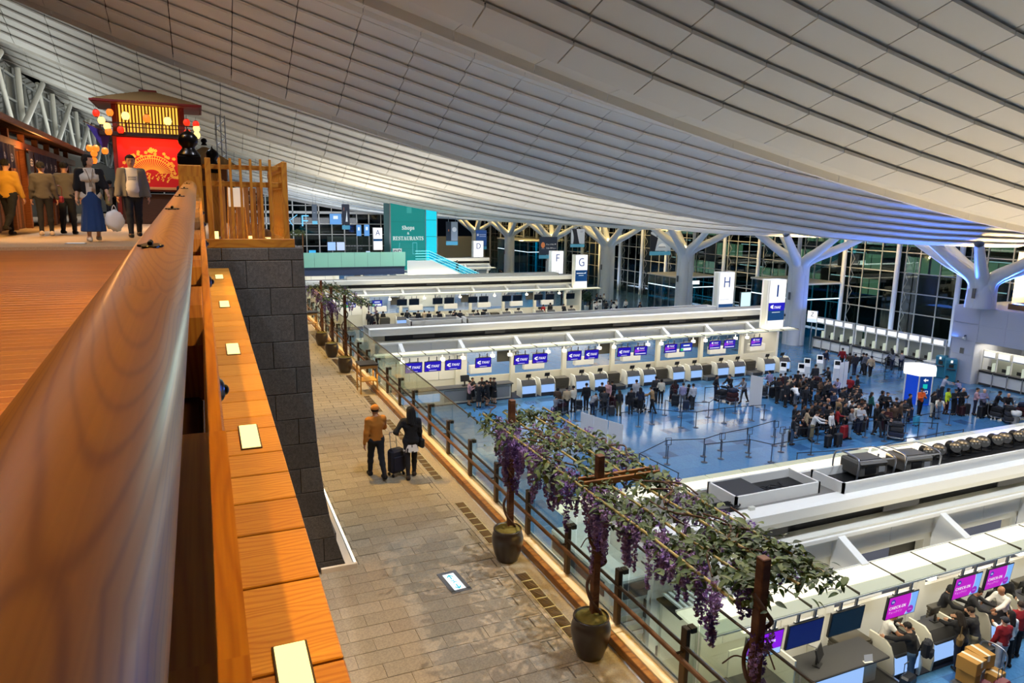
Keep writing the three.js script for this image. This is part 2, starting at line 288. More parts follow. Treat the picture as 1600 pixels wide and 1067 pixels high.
// ---------------------------------------------------------------- printed faces
const font = (g, px, w = 'bold') => { g.font = w + ' ' + px + 'px sans-serif'; };
function strokes(g, x, y, s, list, lw = 0.12) {    // simple stroke-drawn characters, each polyline in a unit square
  g.lineWidth = s * lw; g.lineCap = 'round'; for (const l of list) { g.beginPath(); l.forEach((p, i) => (i ? g.lineTo(x + p[0] * s, y + p[1] * s) : g.moveTo(x + p[0] * s, y + p[1] * s))); g.stroke(); }
}
const KANA = {
  chi: [[[0.75, 0.08], [0.25, 0.2]], [[0.1, 0.42], [0.9, 0.42]], [[0.52, 0.15], [0.52, 0.6], [0.25, 0.95]]], e: [[[0.2, 0.45], [0.8, 0.45]], [[0.5, 0.45], [0.5, 0.92]], [[0.12, 0.92], [0.88, 0.92]]],
  tsu: [[[0.25, 0.45], [0.32, 0.62]], [[0.5, 0.42], [0.56, 0.6]], [[0.85, 0.45], [0.75, 0.75], [0.45, 0.95]]], ku: [[[0.4, 0.08], [0.15, 0.5]], [[0.38, 0.22], [0.85, 0.22], [0.7, 0.65], [0.25, 0.95]]],
  i: [[[0.8, 0.08], [0.5, 0.4], [0.12, 0.6]], [[0.55, 0.38], [0.55, 0.95]]], n: [[[0.15, 0.2], [0.35, 0.35]], [[0.15, 0.92], [0.55, 0.75], [0.88, 0.3]]],
  de: [[[0.5, 0.05], [0.5, 0.9]], [[0.2, 0.2], [0.2, 0.45], [0.8, 0.45], [0.8, 0.2]], [[0.1, 0.6], [0.1, 0.92], [0.9, 0.92], [0.9, 0.6]]], mouth: [[[0.15, 0.15], [0.15, 0.9], [0.85, 0.9], [0.85, 0.15], [0.15, 0.15]]],
  kai: [[[0.1, 0.1], [0.1, 0.95]], [[0.1, 0.1], [0.42, 0.1], [0.42, 0.4], [0.1, 0.4]], [[0.58, 0.1], [0.58, 0.4], [0.9, 0.4]], [[0.58, 0.1], [0.9, 0.1], [0.9, 0.95]], [[0.25, 0.6], [0.75, 0.6]]], choku: [[[0.1, 0.2], [0.9, 0.2]], [[0.5, 0.05], [0.5, 0.3]], [[0.25, 0.35], [0.75, 0.35], [0.75, 0.8], [0.25, 0.8], [0.25, 0.35]], [[0.25, 0.58], [0.75, 0.58]], [[0.1, 0.95], [0.9, 0.95]]],
};
const kana = (g, x, y, s, names, lw) => names.forEach((n, i) => strokes(g, x + i * s * 1.02, y, s, KANA[n], lw));
function leafMark(g, x, y, s) { g.beginPath(); g.moveTo(x, y + s * 0.5); g.quadraticCurveTo(x + s * 0.25, y + s * 0.05, x + s, y); g.quadraticCurveTo(x + s * 0.72, y + s * 0.5, x + s, y + s); g.quadraticCurveTo(x + s * 0.25, y + s * 0.95, x, y + s * 0.5); g.fill(); }
const T = {};
T.thai = canvasTex(256, 160, (g, w, h) => { g.fillStyle = '#2208b4'; g.fillRect(0, 0, w, h); g.fillStyle = '#5a22d8'; g.fillRect(0, 96, 70, 50); g.fillStyle = '#2208b4'; leafMark(g, 0, 88, 60); g.fillStyle = '#fff'; leafMark(g, 22, 44, 66); g.fillStyle = '#2208b4'; leafMark(g, 52, 66, 22); g.fillStyle = '#fff'; font(g, 58, 'italic bold'); g.fillText('THAI', 92, 98); g.fillRect(70, 142, 120, 7); });
T.thai2 = canvasTex(256, 160, (g, w, h) => { g.fillStyle = '#2208b4'; g.fillRect(0, 0, w, h); g.fillStyle = '#8a2ae0'; g.fillRect(0, 50, 90, 60); g.fillStyle = '#fff'; leafMark(g, 40, 14, 44); font(g, 44, 'italic bold'); g.fillText('THAI', 92, 54); g.fillStyle = '#ff8ad8'; g.fillRect(60, 74, 150, 10); g.fillStyle = '#fff'; g.fillRect(20, 128, 216, 14); });
const chk = (no) => canvasTex(320, 200, (g, w, h) => { g.fillStyle = '#c400c4'; g.fillRect(0, 0, w, h); g.fillStyle = '#7fb4ff'; g.beginPath(); g.moveTo(236, 0); g.quadraticCurveTo(262, 110, 208, 200); g.lineTo(w, h); g.lineTo(w, 0); g.fill(); g.strokeStyle = '#e8f2ff'; g.lineWidth = 6; g.beginPath(); g.moveTo(238, 0); g.quadraticCurveTo(264, 110, 210, 200); g.stroke();
  g.fillStyle = '#2a2aa8'; g.beginPath(); g.arc(46, 46, 24, 0, 7); g.fill(); g.fillStyle = '#9a10b8'; g.beginPath(); g.arc(262, 160, 36, 0, 7); g.fill(); g.fillStyle = '#fff'; font(g, 26); g.fillText('1A', 30, 56); font(g, 40); g.fillText('CHECK-IN', 16, 118); g.strokeStyle = '#ffd8ff'; kana(g, 18, 132, 25, ['chi', 'e', 'tsu', 'ku', 'i', 'n'], 0.1); g.fillStyle = '#ffb8ff'; font(g, 14); g.fillText('check', 242, 164); });
T.check = chk();
T.purple = canvasTex(320, 200, (g, w, h) => { g.fillStyle = '#8a00e6'; g.fillRect(0, 0, w, h); g.fillStyle = '#a9cbff'; g.fillRect(0, 150, w, 50); g.fillStyle = '#fff'; font(g, 34); g.fillText('JUNEYAO AIR', 48, 92); g.fillText("2'18.47.52", 68, 134); g.fillStyle = '#223'; font(g, 32, 'normal'); g.fillText('starts at 23:30', 60, 188); });
const letterFace = (ch, panel, low, extra) => canvasTex(256, 640, (g, w, h) => { g.fillStyle = '#ffffff'; g.fillRect(0, 0, w, h); g.fillStyle = '#123a7e'; font(g, 210, 'normal'); g.textAlign = 'center'; if (ch === 'I') g.fillRect(w / 2 - 13, 62, 26, 154); else g.fillText(ch, w / 2, 215); g.fillStyle = '#0b3f72'; g.fillRect(0, panel[0] * h, w, (panel[1] - panel[0]) * h); if (extra) extra(g, w, h); });
T.I = letterFace('I', [0.46, 0.82], 0, (g, w, h) => { g.fillStyle = '#1a10b4'; g.fillRect(0, 0.46 * h, w, 0.16 * h); g.fillStyle = '#fff'; g.textAlign = 'left'; leafMark(g, 28, 0.5 * h, 52); font(g, 46, 'italic bold'); g.fillText('THAI', 84, 0.58 * h); g.fillRect(60, 0.65 * h, 130, 6); });
T.H = letterFace('H', [0.72, 0.93], 0, (g, w, h) => { g.fillStyle = '#dfe4ee'; g.fillRect(0, 0.5 * h, w, 3); g.fillStyle = '#7b8698'; for (let i = 0; i < 9; i++) g.fillRect(20 + i * 18, 0.61 * h + (i % 2) * 2, 12, 8); });
T.G = letterFace('G', [0.46, 0.8], 0, (g, w, h) => { g.fillStyle = '#fff'; g.fillRect(24, 0.545 * h, 150, 12); g.beginPath(); g.moveTo(170, 0.545 * h + 12); g.lineTo(232, 0.545 * h - 14); g.lineTo(222, 0.545 * h + 12); g.fill(); g.fillRect(70, 0.615 * h, 110, 8); });
T.F = letterFace('F', [0.74, 0.95], 0, (g, w, h) => { g.fillStyle = '#555'; for (let i = 0; i < 5; i++) g.fillRect(90 + i * 18, 0.64 * h + (i % 2) * 6, 12, 10); });
T.A = letterFace('A', [0.5, 0.6], 0); T.D = letterFace('D', [0.74, 0.92], 0);
T.Z = canvasTex(128, 160, (g, w, h) => { g.fillStyle = '#fff'; g.fillRect(0, 0, w, h); g.fillStyle = '#1c2c48'; font(g, 84, 'normal'); g.textAlign = 'center'; g.fillText('Z', w / 2, 78); g.fillStyle = '#cfe2ff'; g.fillRect(0, 110, w, 50); });
T.closed = canvasTex(160, 110, (g, w, h) => { g.fillStyle = '#f2f2f2'; g.fillRect(0, 0, w, h); g.fillStyle = '#444'; font(g, 34, 'normal'); g.textAlign = 'center'; g.fillText('CLOSED', w / 2, 62); g.fillRect(60, 84, 40, 4); });
T.frost = tex(64, (u, v) => [0.92, 0.93, 0.88]);

M.canopy = new THREE.MeshStandardMaterial({ color: 0x9a9a8c, roughness: 0.3, emissive: 0xfff6dc, emissiveIntensity: POWER.canopyGlow });
M.canopyLip = new THREE.MeshStandardMaterial({ color: 0xa9a88e, roughness: 0.3, emissive: 0xeef0c8, emissiveIntensity: 0.28 });
M.deskLight = glow(0x9cc4ff, 0.95); M.carpet = std(0x2c3142, 0.95); M.binBrown = std(0x4a4436, 0.7); M.lampGlow = glow(0xfff4dc, 6); M.mesh = std(0x4a473e, 0.8);
const sharedGeo = {};

// a check-in desk: curved side panels, slanted dark display top, lit front panel; front face at z = 0
function makeDesk(label, group, lit = true) {
  const d = thing('check_in_desk', label, 'desk', [0, 0, 0], 0, group);
  const side = poly([[0.02, 0], [0.06, 0.35], [0.0, 0.75], [-0.12, 1.0], [-0.3, 1.12], [-0.75, 1.12], [-0.75, 0]], 0.05, 0.006);
  const sg = (x) => { const g = side.clone(); g.rotateY(-Math.PI / 2); g.translate(x + 0.025, 0, 0); g.scale(1, 1, 1); return g; };
  const S = sharedGeo.desk ??= { a: sg(-0.52), b: sg(0.52), body: box(1.0, 0.86, 0.5, 0, 0.5, -0.44), top: box(1.0, 0.04, 0.62, 0, 0.95, -0.42), slope: place(box(1.0, 0.3, 0.04), 0, 0.93, -0.1, -0.55), lip: cbox(1.02, 0.05, 0.08, 0.01, 0, 0.79, 0.03), light: box(0.98, 0.5, 0.04, 0, 0.47, -0.02), kick: box(1.0, 0.16, 0.3, 0, 0.08, -0.2), mon: merge([box(0.36, 0.25, 0.03, 0, 0.3, 0, -0.25), box(0.05, 0.2, 0.04, 0, 0.12, -0.03), box(0.2, 0.02, 0.16, 0, 0.01, -0.02)]) };
  put('side_panel', S.a, M.cream, d); put('side_panel', S.b, M.cream, d); put('cabinet', S.body, M.grey, d); put('desk_top', S.top, M.darkGrey, d);
  put('display_slope', S.slope, M.darkGrey, d); put('edge_rail', S.lip, M.darkSteel, d); put('light_panel', S.light, lit ? M.deskLight : M.whiteGloss, d); put('plinth', S.kick, M.darkGrey, d);
  const mo = put('monitor', S.mon, M.black, d); mo.position.set(0.2, 0.97, -0.55); mo.rotation.y = Math.PI;
  return d;
}
function island(zf, xL, xR, o) {
  const g = thing('check_in_island', o.label, 'check-in island', [0, 0, zf]), len = xR - xL, cx = (xL + xR) / 2, mod = 3.86;
  const far = o.far;
  // canopy of frosted light panels over the desks, front side and rear side
  const cp = box(1.425, 0.06, 0.62, 0, 3.42, -0.66), lp = place(box(1.425, 0.05, 0.36), 0, 3.40, -0.17, 0.06); const joint = box(0.035, 0.075, 0.98, 0.735, 3.425, -0.49), jm = std(0x4a4028, 0.7);
  for (let x = xL + 0.73, k = 0; x < xR - 0.5; x += 1.47, k++) {
    if (far && k % 2) continue;
    const w = far ? 2 : 1, m1 = put('canopy_panel', w > 1 ? (sharedGeo.cp2 ??= box(2.91, 0.06, 0.62, 0.73, 3.42, -0.66)) : (sharedGeo.cp ??= cp), M.canopy, g); m1.position.x = x;
    put('canopy_lip', w > 1 ? (sharedGeo.lp2 ??= place(box(2.91, 0.05, 0.36), 0.73, 3.40, -0.17, 0.06)) : (sharedGeo.lp ??= lp), M.canopyLip, g).position.x = x; if (!far) put('joint', sharedGeo.cj ??= joint, jm, g).position.x = x;
    if (o.rear) { const r = put('canopy_panel', w > 1 ? sharedGeo.cp2 : sharedGeo.cp, M.canopy, g); r.position.set(x, 0, -7.38 + 1.32); const r2 = put('canopy_lip', w > 1 ? sharedGeo.lp2 : sharedGeo.lp, M.canopyLip, g); r2.position.set(x, 6.8, -7.38); r2.rotation.x = Math.PI; }
  }
  put('canopy_frame', [box(len, 0.04, 0.05, cx, 3.37, 0.0), box(len, 0.05, 0.04, cx, 3.44, -0.98), ...(o.rear ? [box(len, 0.04, 0.05, cx, 3.37, -7.38), box(len, 0.05, 0.04, cx, 3.44, -6.4)] : [])], M.cream, g);
  // fascia, black slot, ledge and roof deck
  put('fascia_beam', cbox(len, 0.14, 0.3, 0.02, cx, 3.85, -1.84), M.white, g);
  for (let x = xL; x < xR - 0.5; x += mod / 2) put('fascia_panel', box(Math.min(mod / 2, xR - x) - 0.02, 0.52, 0.05, x + mod / 4, 3.52, -1.88), M.white, g);
  put('fascia_skirt', box(len, 0.2, 0.05, cx, 3.16, -1.93), M.cream, g);
  put('slot_floor', box(len, 0.06, 0.62, cx, 3.95, -2.05), M.cream, g); put('slot', box(len - 1, 0.5, 0.1, cx + 0.5, 4.2, -2.25), M.black, g);
  for (let x = xL + 1, k = 0; x < xR - 1; x += 1.6, k++) if (k % 3 === 1) put('slot_louver', box(1.4, 0.18, 0.03, x + 0.8, 4.2, -2.0), M.darkGrey, g);
  put('roof_ledge', [poly([[0, 0], [0.05, 0.16], [0.05, 0.42], [-0.08, 0.45], [-0.4, 0.45], [-0.4, 0]], len).rotateY(-Math.PI / 2).translate(xR, 4.36, -1.86)].map((q) => q.scale(1, 1, 1)), M.white, g);
  put('roof', box(len, 0.1, 1.5, cx, 4.74, -2.95), M.roofGrey, g);
  put('rear_wall', box(len, 1.3, 0.08, cx, 4.1, -3.72), M.white, g); put('rear_roof', box(len, 0.1, 2.6, cx, 3.45, -5.0), M.white, g);
  // brackets and posts at every module
  const fin = poly([[0, 3.95], [0, 2.8], [0.45, 2.95], [0.95, 3.34], [0.95, 3.48], [0.4, 3.74]], 0.22, 0.01).rotateY(-Math.PI / 2).translate(0.12, 0, -1.86).scale(1, 1, 1);
  fin.computeVertexNormals();
  for (let x = xL + 1.8; x < xR; x += mod) { put('bracket', sharedGeo.fin ??= fin, M.white, g).position.x = x; put('post', sharedGeo.post ??= box(0.3, 3.3, 0.24, 0, 1.65, -2.15), M.cream, g).position.x = x; }
  // back wall of the counters: waist wall, white boxes, gaps, floor
  put('waist_wall', [box(len, 1.25, 0.12, cx, 0.62, -2.35)], M.cream, g);
  for (let x = xL + 0.6, k = 0; x < xR - 2; x += mod / 2, k++) {
    if (x < xL + 5) put('wall_panel', box(mod / 2 - 0.04, 1.9, 0.1, x + 0.95, 2.2, -2.3), M.white, g);
    else if (k % 2) put('back_box', cbox(1.5, 0.55, 0.35, 0.02, x + 0.9, 1.75, -2.3), M.whiteGloss, g);
    else if (k % 4 === 0) put('mesh_screen', box(1.4, 0.8, 0.06, x + 0.9, 2.5, -2.4), M.mesh, g);
  }
  put('staff_carpet', box(len, 0.03, 6.6, cx, 0.015, -3.9), M.carpet, g);
  put('end_wall', poly([[1.9, 0], [1.9, 4.3], [3.7, 4.3], [3.7, 3.4], [6.3, 3.4], [6.3, 0]], 0.2, 0).rotateY(Math.PI / 2).translate(xL, 0, 0), M.white, g); put('end_wall', box(0.2, 3.4, 4, xR - 0.1, 1.7, -4.2), M.white, g);
  for (let i = 0; i < 5; i++) put('end_louver', box(0.06, 0.45, 0.7, xL - 0.01, 2.9, -2.4 - i * 0.74), M.darkGrey, g);
  // hanging screens, lamps and desks
  (o.screens ?? []).forEach(([x, kind], i) => screenAt(x, 2.93, zf - 0.16, kind, o.screenLabel(i, kind)));
  (o.lamps ?? []).forEach((x, i) => { const l = thing('flood_lamp', 'small bright flood lamp under the canopy, ' + ORD[i] + ' along the ' + o.name, 'lamp', [x, 2.95, zf - 0.45], 0, 'flood lamps under the canopies'); put('housing', sharedGeo.lh ??= merge([box(0.26, 0.18, 0.14, 0, 0, -0.09), box(0.04, 0.3, 0.04, 0, 0.24, -0.1)]), M.white, l); put('lens', sharedGeo.ll ??= cbox(0.24, 0.16, 0.03, 0.01, 0, 0, 0), M.lampGlow, l); });
  areaLight(cx, 3.33, zf - 0.45, len, 0.8, 'down', 0xfff3d8, POWER.canopyDown);
  if (!far) areaLight(cx, 3.0, zf - 3.9, len, 1.5, 'down', 0xfff0d8, POWER.canopyDown * 0.35);
  if (o.rear) areaLight(cx, 3.33, zf - 6.9, len, 0.8, 'down', 0xfff3d8, POWER.canopyDown);
  areaLight(cx + 3, 3.52, zf - 0.55, len - 6, 0.7, 'up', 0xfff1d2, POWER.ledge);
  areaLight(cx + 4, 5.25, zf - 3.2, len - 8, 0.9, 'up', o.up ?? 0xfff0d8, POWER.tray * (o.upPow ?? 1));
  return g;
}
const SCR = { thai: screenMat(T.thai, 0.95), thai2: screenMat(T.thai2, 0.95), check: screenMat(T.check, 0.95), purple: screenMat(T.purple, 0.95), navy: std(0x0a0a28, 0.3, 0, { emissive: 0x10107a, emissiveIntensity: 0.35 }), off: std(0x0b0d10, 0.25) };
SCR.ad = screenMat(canvasTex(128, 80, (g, w, h) => { g.fillStyle = '#1b2fb0'; g.fillRect(0, 0, w, h); g.fillStyle = '#fff'; g.fillRect(10, 46, 108, 26); g.fillStyle = '#3ad070'; g.fillRect(4, 50, 30, 24); g.fillStyle = '#fff'; g.fillRect(30, 16, 70, 12); }), 0.95);
function screenAt(x, y, z, kind, label) {
  const s = thing('hanging_screen', label, 'screen', [x, y, z], 0, 'screens hung under the check-in canopies'); s.rotation.x = 0.1;
  const G = sharedGeo.scr ??= { b: cbox(1.06, 0.66, 0.07, 0.012, 0, -0.3, -0.045), f: place(new THREE.PlaneGeometry(1.0, 0.6), 0, -0.3, -0.008), h: merge([box(0.05, 0.3, 0.05, -0.25, 0.15, -0.06), box(0.05, 0.3, 0.05, 0.25, 0.15, -0.06), box(0.7, 0.06, 0.05, 0, 0.03, -0.06)]) };
  put('bezel', G.b, M.black, s); put('display', G.f, SCR[kind], s); put('bracket', G.h, M.darkSteel, s); return s;
}
const KINDS = { thai: 'violet airline screen with a white leaf mark', thai2: 'violet airline screen with pink and white lines', check: 'magenta and blue CHECK-IN screen', purple: 'purple screen with white text and a pale blue strip', navy: 'blank dark navy screen', off: 'switched off black screen', ad: 'blue and white advert screen' };
const Z1 = -10.47, Z2 = -39.95, Z3 = -69.43, Z4 = -98.9;
island(Z1, 9.0, 42, { label: 'white check-in island with glowing canopy and rooftop projectors under the pergola', name: 'island with the projectors', rear: true, up: 0xffdca8, upPow: 1.5,
  screens: [[10.85, 'purple'], [12.05, 'navy'], [13.35, 'off'], [15.2, 'check'], [17.6, 'check'], [18.88, 'check'], [21.6, 'check'], [23, 'off']], screenLabel: (i, k) => KINDS[k] + ', ' + ORD[i] + ' along the projector island', lamps: [10.6, 16.6, 20.2] });
island(Z2, 8.9, 41.5, { label: 'white check-in island with a row of violet airline screens below the I sign', name: 'island below the I sign', up: 0xfff4e4,
  screens: [[11.14, 'thai'], [12.33, 'thai'], [13.63, 'thai'], [15.6, 'thai'], [18.21, 'thai'], [19.52, 'thai'], [22.04, 'thai'], [23.34, 'thai'], [25.88, 'thai'], [27.21, 'thai2'], [29.7, 'thai2'], [31.02, 'ad'], [33.55, 'thai2'], [34.89, 'thai2'], [37.39, 'thai2']], screenLabel: (i, k) => KINDS[k] + ', ' + ORD[i] + ' on the island below the I sign', lamps: [10.49, 13.05, 14.38, 16.34, 17.53, 20.25, 21.43, 24.1, 25.25, 27.99, 29.11, 31.86, 32.93, 35.68, 36.76] });
island(Z3, 9, 40, { label: 'white check-in island with black screens below the G sign, beyond the island with violet screens', name: 'island below the G sign', far: true, up: 0xf4f2ea, upPow: 0.8,
  screens: [[12.96, 'ad'], [15.62, 'ad'], [18.16, 'off'], [19.43, 'off'], [21.94, 'off'], [23.19, 'off'], [25.81, 'off'], [27.04, 'off'], [29.69, 'off'], [30.97, 'off'], [33.5, 'off'], [34.91, 'off'], [37.47, 'off']], screenLabel: (i, k) => KINDS[k] + ', ' + ORD[i] + ' on the island below the G sign', lamps: [11.4, 14.3, 17, 20.6, 24.5, 28.4, 32.2, 36.2] });
island(Z4, 11, 40, { label: 'distant white check-in island below the D sign, beyond the glass footbridge', name: 'island below the D sign', far: true, up: 0xe6f0ff, upPow: 0.6, screens: [], lamps: [] });
{
  const spots = [[Z2 - 0.52, 'island below the I sign', [18.93, 20.3, 22.91, 24.35, 26.95, 28.28, 30.76, 32.31, 34.74, 36.3, 39.2, 40.7]], [Z3 - 0.55, 'island below the G sign', [18.2, 19.5, 22.0, 23.4, 26.0, 27.4, 29.9, 31.3, 33.9, 35.3, 37.9]], [Z1 - 0.62, 'island with the projectors', [16.25, 17.75, 20.1, 21.6, 24, 25.4]]];
  const proto = makeDesk('white check-in desk with blue-white lit front, first along the island below the I sign', 'check-in desks');
  let first = true;
  for (const [z, name, xs] of spots) xs.forEach((x, i) => { const d = first ? proto : copy(proto, 'white check-in desk with blue-white lit front, ' + ORD[i] + ' along the ' + name); first = false; d.position.set(x, 0.03, z); });
  // brown bins of stacked baggage trays between the desk pairs
  const bin = thing('tray_stack', 'stack of brown baggage trays between check-in desks, first along the island below the I sign', 'tray stack', [0, 0, 0], 0, 'stacks of baggage trays behind the desks');
  const tray = (y) => cbox(0.95, 0.075, 0.6, 0.015, (y * 13 % 0.05) - 0.02, y, 0);
  for (let k = 0; k < 11; k++) put('tray', sharedGeo['tr' + k] ??= tray(0.1 + k * 0.085), M.binBrown, bin);
  let f = true;
  for (const [z, name, xs] of [[Z2 - 1.2, 'island below the I sign', [17.4, 21.6, 25.6, 29.6, 33.5, 37.7]], [Z3 - 1.2, 'island below the G sign', [16.6, 20.8, 24.7, 28.7]], [Z1 - 1.5, 'island with the projectors', [15.15, 19.0, 22.8]]])
    xs.forEach((x, i) => { const b = f ? bin : copy(bin, 'stack of brown baggage trays between check-in desks, ' + ORD[i] + ' along the ' + name); f = false; b.position.set(x, 0.03, z); });
  // baggage belts and scale plates running in between the desks
  const belt = thing('baggage_scale', 'grey baggage belt with a steel kerb, first along the island below the I sign', 'baggage belt', [0, 0, 0], 0, 'baggage belts between the desks');
  put('belt', box(0.95, 0.22, 1.9, 0, 0.13, -0.6), M.darkGrey, belt); put('kerb', [box(0.06, 0.3, 1.95, 0.5, 0.15, -0.6), box(0.06, 0.3, 1.95, -0.5, 0.15, -0.6)], M.steel, belt);
  f = true;
  for (const [z, name, xs] of [[Z2 - 0.5, 'island below the I sign', [21.6, 25.6, 29.6, 33.5, 37.7]], [Z1 - 0.7, 'island with the projectors', [15.15, 19.0, 22.8]]])
    xs.forEach((x, i) => { const b = f ? belt : copy(belt, 'grey baggage belt with a steel kerb, ' + ORD[i] + ' along the ' + name); f = false; b.position.set(x, 0.03, z); });
  // long service counter at the end of the island below the I sign
  const c = thing('service_counter', 'long grey service counter with lit blue front, violet screen island', 'counter', [13.6, 0.03, Z2 - 0.5]);
  put('counter_top', cbox(8.4, 0.08, 0.8, 0.02, 0, 1.02, -0.35), M.darkGrey, c); put('cabinet', box(8.2, 0.95, 0.5, 0, 0.5, -0.42), M.cream, c); put('light_panel', box(3.2, 0.5, 0.04, -2.3, 0.5, -0.14), M.deskLight, c); put('front_panel', box(4.4, 0.7, 0.04, 1.8, 0.5, -0.14), M.grey, c);
  const mo = put('monitor', sharedGeo.desk.mon, M.black, c); mo.position.set(1.0, 1.06, -0.3); mo.scale.setScalar(1.6);
}
// sign pillars standing on the canopies
function signPillar(ch, x, y, z, w, h, d, label) {
  const s = thing('sign_pillar', label, 'sign', [x, y, z]);
  put('case', cbox(w, h, d, 0.015, 0, h / 2, -d / 2), M.whiteGloss, s);
  put('sign_face', place(new THREE.PlaneGeometry(w - 0.06, h - 0.06), 0, h / 2, 0.006), screenMat(T[ch], 1.15), s);
  put('side_strip', box(0.02, h - 0.1, d * 0.5, -w / 2 - 0.005, h / 2, -d / 2), M.cream, s); return s;
}
signPillar('I', 39.2, 3.46, -40.3, 1.62, 3.75, 0.8, 'tall white lit sign pillar with letter I above a violet airline panel');
signPillar('H', 40.1, 3.46, -47.0, 1.55, 3.72, 0.8, 'tall white lit sign pillar with letter H above a blue panel');
signPillar('G', 38.9, 3.46, -69.9, 1.55, 3.75, 0.8, 'tall white lit sign pillar with letter G');
signPillar('F', 39.5, 3.46, -77.0, 1.6, 3.75, 0.8, 'tall white lit sign pillar with letter F');
signPillar('D', 40, 3.46, -105.5, 1.7, 3.7, 0.8, 'distant white lit sign pillar with letter D');
signPillar('A', 33.4, 3.4, -147, 1.9, 4.6, 0.8, 'small distant white lit sign with letter A before the far windows');

// ---------------------------------------------------------------- things on the island roofs
function roofTray(x, w, z, label, deck) {
  const t = thing('roof_tray', label, 'roof tray', [x, 4.79, z]);
  put('rim', [box(w, 0.31, 0.06, w / 2, 0.155, 0.52), box(w, 0.31, 0.06, w / 2, 0.155, -0.52), box(0.06, 0.31, 1.1, 0.03, 0.155, 0), box(0.06, 0.31, 1.1, w - 0.03, 0.155, 0)], M.white, t);
  put('floor_mat', box(w - 0.1, 0.04, 1.0, w / 2, 0.06, 0), M.black, t); if (deck) put('lid', box(1.0, 0.03, 0.99, 0.55, 0.27, 0), M.darkGrey, t); return t;
}
roofTray(11.74, 2.8, -13.42, 'white framed equipment tray with loose cables beside the projectors', true);
roofTray(15.02, 24, -13.1, 'long white framed tray with black floor holding projectors and stage lamps');
roofTray(11.6, 3.4, -42.9, 'short white framed black tray on the roof of the violet screen island', true); roofTray(15.3, 20, -42.9, 'long white framed black tray on the roof of the violet screen island');
roofTray(13, 24, -72.3, 'white framed black tray on the roof of the island below the G sign');
{
  const p = thing('projector', 'black caged projector on the roof tray, beside the loose cable tray', 'projector', [16.6, 5.1, -13.3], -0.1);
  put('body', [cbox(1.0, 0.42, 0.75, 0.05, 0, 0.05, 0), box(0.7, 0.05, 0.5, 0, 0.28, 0)], std(0x5a5750, 0.6), p);
  put('vent', box(0.36, 0.2, 0.03, -0.12, 0.04, 0.38), M.black, p); put('control_panel', box(0.2, 0.16, 0.03, 0.26, 0.04, 0.38), M.grey, p); put('lens', cyl(0.12, 0.14, 0.2, 0.05, 0.02, -0.45, 14, Math.PI / 2), M.black, p);
  for (const s of [-1, 1]) put('cage_frame', tube([V(s * 0.62, -0.25, 0.42), V(s * 0.62, 0.34, 0.46), V(s * 0.6, 0.4, 0.38), V(s * 0.6, 0.4, -0.36), V(s * 0.62, 0.3, -0.44), V(s * 0.62, -0.25, -0.42), V(s * 0.62, -0.29, 0), V(s * 0.62, -0.25, 0.42)], 0.025, 40, 6), M.steel, p);
  for (const q of [bar(V(-0.62, 0.34, 0.45), V(0.62, 0.34, 0.45), 0.022), bar(V(-0.62, -0.25, 0.42), V(0.62, -0.25, 0.42), 0.022), bar(V(-0.62, 0.38, -0.4), V(0.62, 0.38, -0.4), 0.022)]) put('cage_bar', q, M.steel, p);
  put('base_rail', [box(1.5, 0.05, 0.08, 0, -0.27, 0.4), box(1.5, 0.05, 0.08, 0, -0.27, -0.4)], M.darkSteel, p);
  copy(p, 'black caged projector on the roof tray, beside the row of stage lamps', [18.15, 5.1, -13.1], -0.1);
  const lamp = thing('stage_lamp', 'round black stage lamp on the roof tray, first beside the projectors', 'lamp', [19.3, 4.87, -13.35], -0.45, 'stage lamps along the roof tray');
  put('lamp_body', cyl(0.2, 0.14, 0.22, 0, 0.3, -0.05, 18, Math.PI / 2 - 0.35), M.black, lamp); const lens = put('lens', cyl(0.17, 0.17, 0.03, 0, 0.335, 0.075, 20, Math.PI / 2 - 0.35), std(0x4c4942, 0.35), lamp);
  put('diode', [0, 1, 2, 3, 4, 5, 6].map((i) => cyl(0.03, 0.03, 0.02, i ? 0.1 * Math.cos(i * 1.047) : 0, 0.34 + (i ? 0.1 * Math.sin(i * 1.047) : 0), 0.09, 8, Math.PI / 2 - 0.35)), std(0x8a867c, 0.3), lens);
  put('yoke', tube([V(-0.22, 0.3, 0), V(-0.23, 0.06, 0), V(0, 0.02, 0), V(0.23, 0.06, 0), V(0.22, 0.3, 0)], 0.018, 20, 5), M.black, lamp);
  [19.8, 20.45, 20.85, 21.35, 21.8, 22.4, 22.85, 23.45, 23.9, 24.35, 25].forEach((x, i) => copy(lamp, 'round black stage lamp on the roof tray, ' + ORD[i + 1] + ' from the projectors', [x, 4.87, -13.35], i % 2 ? -0.45 : -0.85));
  const cb = thing('cable_coil', 'dark tangled cable coil lying beside the short equipment tray', 'cable', [11.3, 4.8, -12.95]);
  const r = R(9), loops = []; for (let k = 0; k < 6; k++) { const pts = []; for (let i = 0; i <= 14; i++) { const a = i / 14 * 6.283 * 1.5, q = 0.2 + r() * 0.12; pts.push(V(Math.cos(a) * q * 1.5 + k * 0.04, 0.02 + k * 0.012 + r() * 0.03, Math.sin(a) * q * 0.8)); } loops.push(pts); }
  loops.forEach((l) => put('cable', tube(l, 0.014, 60, 5), M.rubber, cb)); put('plug_box', cbox(0.16, 0.1, 0.1, 0.01, 0.75, 0.05, 0.3), M.cream, cb);
  const c2 = thing('loose_cable', 'thin black cable trailing over the dark lid of the short tray', 'cable', [13, 4.88, -13.4]);
  for (let k = 0; k < 3; k++) put('cable', tube(Array.from({ length: 9 }, (_, i) => V(-0.6 + i * 0.17 + r() * 0.1, 0.02 + r() * 0.03, (r() - 0.5) * 0.5)), 0.008, 40, 4), M.rubber, c2);
}

